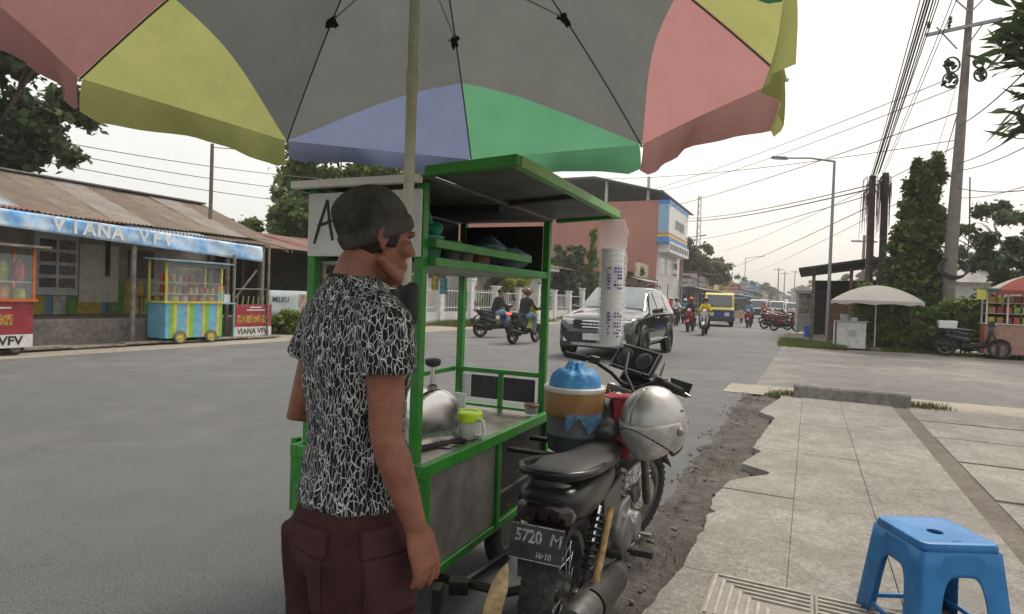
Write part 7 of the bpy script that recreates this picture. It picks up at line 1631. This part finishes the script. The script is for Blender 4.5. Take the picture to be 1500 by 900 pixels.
# hedge
hp = []
for i in range(230):
    s = random.uniform(22.75, 24.2); t = random.uniform(1.5, 9.5); ztop = 1.5+.35*math.sin(t*1.1)+.15*random.random()+(.35 if 3.6 < t < 5.2 else 0)
    hp.append(in_clump(130, ST(s, t, random.uniform(.25, ztop)), (.34, .34, .28), .3))
hd_ = thing('hedge', 'dense unclipped green hedge along the side street', 'hedge', ST(23.8, 5, 0)); me = leaves(np.concatenate(hp)-np.array(ST(23.8, 5, 0)), .12, 1.6, .3); mesh_obj('foliage', me, leafmat('leaf_hedge', (.06, .105, .022), (.19, .26, .065)), hd_)
mb = MB()
for i in range(40):
    a = ST(random.uniform(23.3, 24.4), random.uniform(1.8, 9.3), 0)-ST(23.8, 5, 0); mb.tube([a, a+Vector((random.uniform(-.2, .2), random.uniform(-.2, .2), 1.2))], [.03, .01], 5)
tag(mb.build('stems', BARK, hd_), kind='stuff')
# long-leaved branch reaching in from a tree beyond the frame
tb0 = PD(1640, 520, 10.5); br = thing('longleaf_tree', 'tree with long drooping dark leaves reaching in above the power pole', 'tree', G0(tb0)); mb = MB()
O = G0(tb0); limb(mb, [(0, 0, 0), (.1, 0, 3), (0, .1, 6.2)], [.2, .16, .1], 10); tips = []
for (px, py, d) in ((1492, 18, 10), (1472, 60, 9.8), (1496, 95, 10.2), (1478, 75, 10.4), (1510, 130, 10), (1500, 40, 9.6), (1525, 70, 10), (1520, 190, 10), (1540, 150, 10.3), (1500, 175, 10.1)):
    e = PD(px, py, d)-O; mb.tube([(0, .05, 5.6), e*.6+Vector((0, 0, 2.4)), e], [.06, .03, .01], 6); tips.append(e)
mb.build('trunk', BARK, br, smooth=True); cp_ = np.concatenate([np.array(e)+rng.normal(size=(26, 3))*np.array((.16, .16, .10)) for e in tips])
nl = len(cp_); me = leaves(cp_, .115, 5.2, .8, (-.75, -.1, -.38)); mesh_obj('crown', me, LF['dark'], br)

# ================================================================== poles, lamps, wires
CPOL = mat('pole_concrete', (.23, .20, .17), .85, var=.15, vs=3, bump=.3, bs=40, dirt=.3); GALV = mat('galvanised', (.30, .30, .31), .5, .5, var=.1)
pb = PS(1386, 430, 24.3); pt_ = PS(1424, -30, 24.3); PO = G0(pb); ptl = pt_-PO
pole = thing('power_pole', 'tall tapering concrete power pole with steel crossarm and coiled cable behind the hedge', 'pole', PO)
MB().tube([(0, 0, 0), ptl*.5, ptl], [.23, .16, .085], 16).build('shaft', CPOL, pole, smooth=True)
def onp(z): return ptl*(z/ptl.z)
ca, cb = PS(1356, 52, 24.1)-PO, PS(1468, 28, 24.1)-PO
MB().bar(ca, cb, .10, .10).build('crossarm', GALV, pole)
ca2, cb2 = PS(1368, 2, 24.1)-PO, PS(1452, -20, 24.1)-PO
for (x, y, x2, y2) in ((1372, 40, 1402, 72), (1442, 32, 1415, 70), (1400, 0, 1418, 16), (1440, 0, 1424, 16)): MB().tube([PS(x, y, 24.1)-PO, PS(x2, y2, 24.1)-PO], .025, 6).build('brace', GALV, pole)
for (x, y) in ((1360, 42), (1392, 34), (1390, 44)):
    MB().lathe([(.02, 0), (.07, .03), (.03, .08), (.07, .12), (.03, .17), (.06, .2), (0, .24)], PS(x, y, 24.1)-PO, n=12).build('insulator', mat('insulator', (.10, .07, .06), .4), pole, smooth=True)
for (x, y, r) in ((1395, 95, .22), (1392, 118, .22), (1436, 110, .18), (1434, 92, .15)):
    mb = MB()
    for k in range(9): mb.box(PS(x, y, 24.0)-PO+Vector((random.uniform(-r, r), 0, random.uniform(-r, r))), (.09, .08, .16), Matrix.Rotation(random.random()*3, 3, 'Y'))
    mb.tube([PS(x, y, 24.0)-PO+Vector((r*1.1*math.cos(a), 0, r*1.1*math.sin(a))) for a in np.linspace(0, 6.28, 16, endpoint=False)], .03, 5, closed=True)
    tag(mb.build('cable_clamp', BLACKP, pole), kind='stuff')
zc_ = (PS(1388, 395, 24)-PO).z
for k in range(3): MB().tube([Vector((.45*math.cos(a)+.04*k, .1+.4*math.sin(a)*.3-.3, zc_+.04*k+.30*math.sin(a))) for a in np.linspace(0, 6.28, 40, endpoint=False)], .03, 6, closed=True).build('coiled_cable', BLACKP, pole, smooth=True)
MB().tube([Vector((.38, -.3, zc_+3.0)), Vector((.45, -.3, zc_+1.2)), Vector((.40, -.3, zc_+.3))], .02, 6).build('drop_cable', BLACKP, pole)
def lamp(label, base, zt, arm, cat='street lamp', r=.07, kind='round'):
    t = thing('street_lamp', label, cat, base); MB().tube([(0, 0, 0), (0, 0, zt*.5), (0, 0, zt)], [r, r*.8, r*.65], 10).build('post', GALV, t, smooth=True)
    a = Vector(arm); MB().tube([(0, 0, zt-.02), a*.5+Vector((0, 0, zt+.05)), a+Vector((0, 0, zt))], [r*.6, r*.5, r*.45], 8).build('arm', GALV, t, smooth=True)
    d = a.normalized(); M_ = a.to_track_quat('Y', 'Z').to_matrix()
    hd2 = MB().box(a+d*.25+Vector((0, 0, zt)), (.22, .62, .10), M_, taper=.8).build('lamp_head', mat('lamp_grey', (.22, .22, .23), .5, .3), t, bevel=.03); MB().box(a+d*.25+Vector((0, 0, zt-.055)), (.16, .45, .02), M_).build('lens', LENS, hd2); return t
b = PS(1214, 430, 25); zt = PS(1220, 236, 25).z; a_ = (PS(1150, 232, 25)-PS(1220, 236, 25)); lamp('grey street lamp with long arm rising behind the dark shed', G0(b), zt, (a_.x, a_.y, a_.z))
b = PT(998, 430, -11.9); q0, q1 = PT(998, 349, -11.9), PS(1024, 344, tos(PT(998, 349, -11.9))); lamp('slim street lamp before the far shops under the spreading tree', G0(b), q0.z, (q1-q0)[:])
sX = 96; b = PS(1090, 430, sX); q0, q1 = PS(1090, 379, sX), PS(1112, 376, sX); lamp('slim street lamp standing before the red signed shop', G0(b), q0.z, (q1-q0)[:])
# lattice mast far behind
mst = thing('radio_mast', 'thin pale lattice radio mast far behind the pink building', 'mast', PS(1019, 430, 190).xy.to_3d()); zt = PS(1021, 287, 190).z
for (x, y) in ((-.7, -.7), (.7, -.7), (0, .8)): MB().tube([(x*1.2, y*1.2, 0), (x*.6, y*.6, zt)], .12, 5).build('leg', GALV, mst)
mb = MB()
for k in range(16):
    z = zt*k/16; s_ = 1.2-.6*k/16; P_ = [(-.7*s_, -.7*s_), (.7*s_, -.7*s_), (0, .8*s_)]
    for i in range(3): mb.tube([(*P_[i], z), (*P_[(i+1) % 3], z+zt/16)], .07, 4)
tag(mb.build('lacing', GALV, mst), kind='stuff')
# small far utility poles
for i, (px, top, s) in enumerate(((1139, 392, 150), (1148, 398, 175), (1262, 345, 60), (1163, 396, 200))):
    b = PS(px, 440, s); tp = PS(px, top, s); t = thing('utility_pole', ('far utility pole with crossarm at the street end', 'farther utility pole next to the crossarm one', 'utility pole behind the dark shed', 'farthest utility pole in the street')[i], 'pole', G0(b)); MB().tube([(0, 0, 0), (0, 0, tp.z)], [.18, .11], 8).build('shaft', CPOL, t); MB().bx(-1.1, 1.1, -.05, .05, tp.z-.6, tp.z-.45).build('crossarm', GALV, t)
WIRE = mat('wire_black', (.03, .03, .032), .6)
def wire(a, b, r=.012, sag=.3, n=14, label='black overhead power line crossing above the street', group='overhead wires', ext=1.):
    a, b = Vector(a), Vector(b); b = a+(b-a)*ext; o = a.copy()
    w_ = MB().tube([a.lerp(b, k/n)-o+Vector((0, 0, -sag*4*(k/n)*(1-k/n))) for k in range(n+1)], r, 5).build('power_line', WIRE, smooth=True, loc=o); return tag(w_, label, 'wire', group)
LB = 'power line of the dense bundle running overhead past the creeper column'
for (x0, y0, x1, r) in ((1276, 258, 1346, .012), (1278, 258, 1352, .016), (1280, 256, 1356, .02), (1283, 256, 1360, .02), (1286, 256, 1365, .016), (1288, 254, 1369, .012), (1292, 254, 1392, .009), (1294, 256, 1398, .009), (1284, 262, 1373, .012)):
    wire(PS(x0, y0, 26), PS(x1, 0, 14.5), r, .12, 12, LB, 'wires over the creeper column', 1.6)
for (x0, y0, s0, x1, y1, s1, r) in ((905, 292, 58, 1405, 110, 24.3, .016), (960, 282, 58, 1402, 128, 24.3, .016), (940, 312, 66, 1404, 165, 24.3, .02), (1000, 320, 66, 1280, 270, 26, .022), (1000, 324, 66, 1280, 276, 26, .028), (1010, 352, 90, 1278, 285, 26, .018), (1060, 368, 110, 1400, 215, 24.3, .016), (870, 262, 40, 1404, 205, 24.3, .014), (1100, 400, 150, 1398, 255, 24.3, .016), (1060, 395, 130, 1280, 300, 26, .018), (1402, 240, 24.3, 1502, 190, 16, .014), (1404, 185, 24.3, 1502, 105, 15, .016), (1402, 250, 24.3, 1503, 215, 16, .012), (1405, 290, 24.3, 1510, 270, 18, .010), (1400, 275, 24.3, 1510, 278, 20, .014), (1350, 330, 25, 1402, 170, 24.3, .010), (1355, 320, 25, 1404, 160, 24.3, .010), (1345, 300, 25, 1400, 130, 24.3, .008)):
    wire(PS(x0, y0, s0), PS(x1, y1, s1), r, .35 if abs(s0-s1) > 10 else .1, 14, 'power line strung to the concrete power pole over the street' if s1 in (24.3,) else ('power line from the root covered poles down the street' if s1 == 26 else 'power line leaving the concrete pole over the side street'), 'overhead wires', 1.0)
for (y0, y1) in ((200, 262), (214, 282), (232, 300)): wire(PT(-30, y0-14, -18), PT(470, y1, -18), .012, .15, 12, 'thin wire strung behind the eatery roof', 'wires behind the eatery')
wire(PT(311, 216, -14.5), PT(470, 222, -14.5), .012, .05, 8, 'single wire running from the rusty post behind the eatery')
random.seed(31)
for i, (s, t, h, r, lm) in enumerate(((118, -18, 9, 3.2, 'grey'), (160, -17, 9, 3.5, 'mid'), (205, -14, 10, 4, 'grey'), (130, 8, 7.5, 3, 'grey'), (85, 9, 6, 2.4, 'mid'), (230, 6, 11, 5, 'grey'), (58, 6.5, 4.8, 1.8, 'mid'))):
    tree('street_tree', ('pale tree behind the red signed shop', 'green tree behind the blue awning shop', 'tall pale tree near the street end on the shop side', 'pale tree among the right side houses', 'green tree behind the grey right side shop', 'largest pale tree closing the street end', 'small green tree behind the glass kiosk')[i], ST(s, t, 0), h, clumpset(10, r, h*.4, h*.9, r*.55), 6000, .34 if s > 80 else .2, lm, .2)
# ================================================================== air
o = MB().bx(-960, 960, -360, 1860, -1.1, 60).build('haze', bpy.data.materials.new('haze_air')); o['kind'] = 'stuff'; o['label'] = 'thin pale haze filling the air over the street'; o['category'] = 'haze'
hm = o.data.materials[0]; hm.use_nodes = True; hm.node_tree.nodes.clear()
vo = hm.node_tree.nodes.new('ShaderNodeOutputMaterial'); pv = hm.node_tree.nodes.new('ShaderNodeVolumePrincipled'); pv.inputs['Color'].default_value = (.97, .93, .88, 1); pv.inputs['Density'].default_value = .0012; pv.inputs['Anisotropy'].default_value = .1
hm.node_tree.links.new(pv.outputs[0], vo.inputs['Volume'])
bpy.data.scenes.remove(TSC)
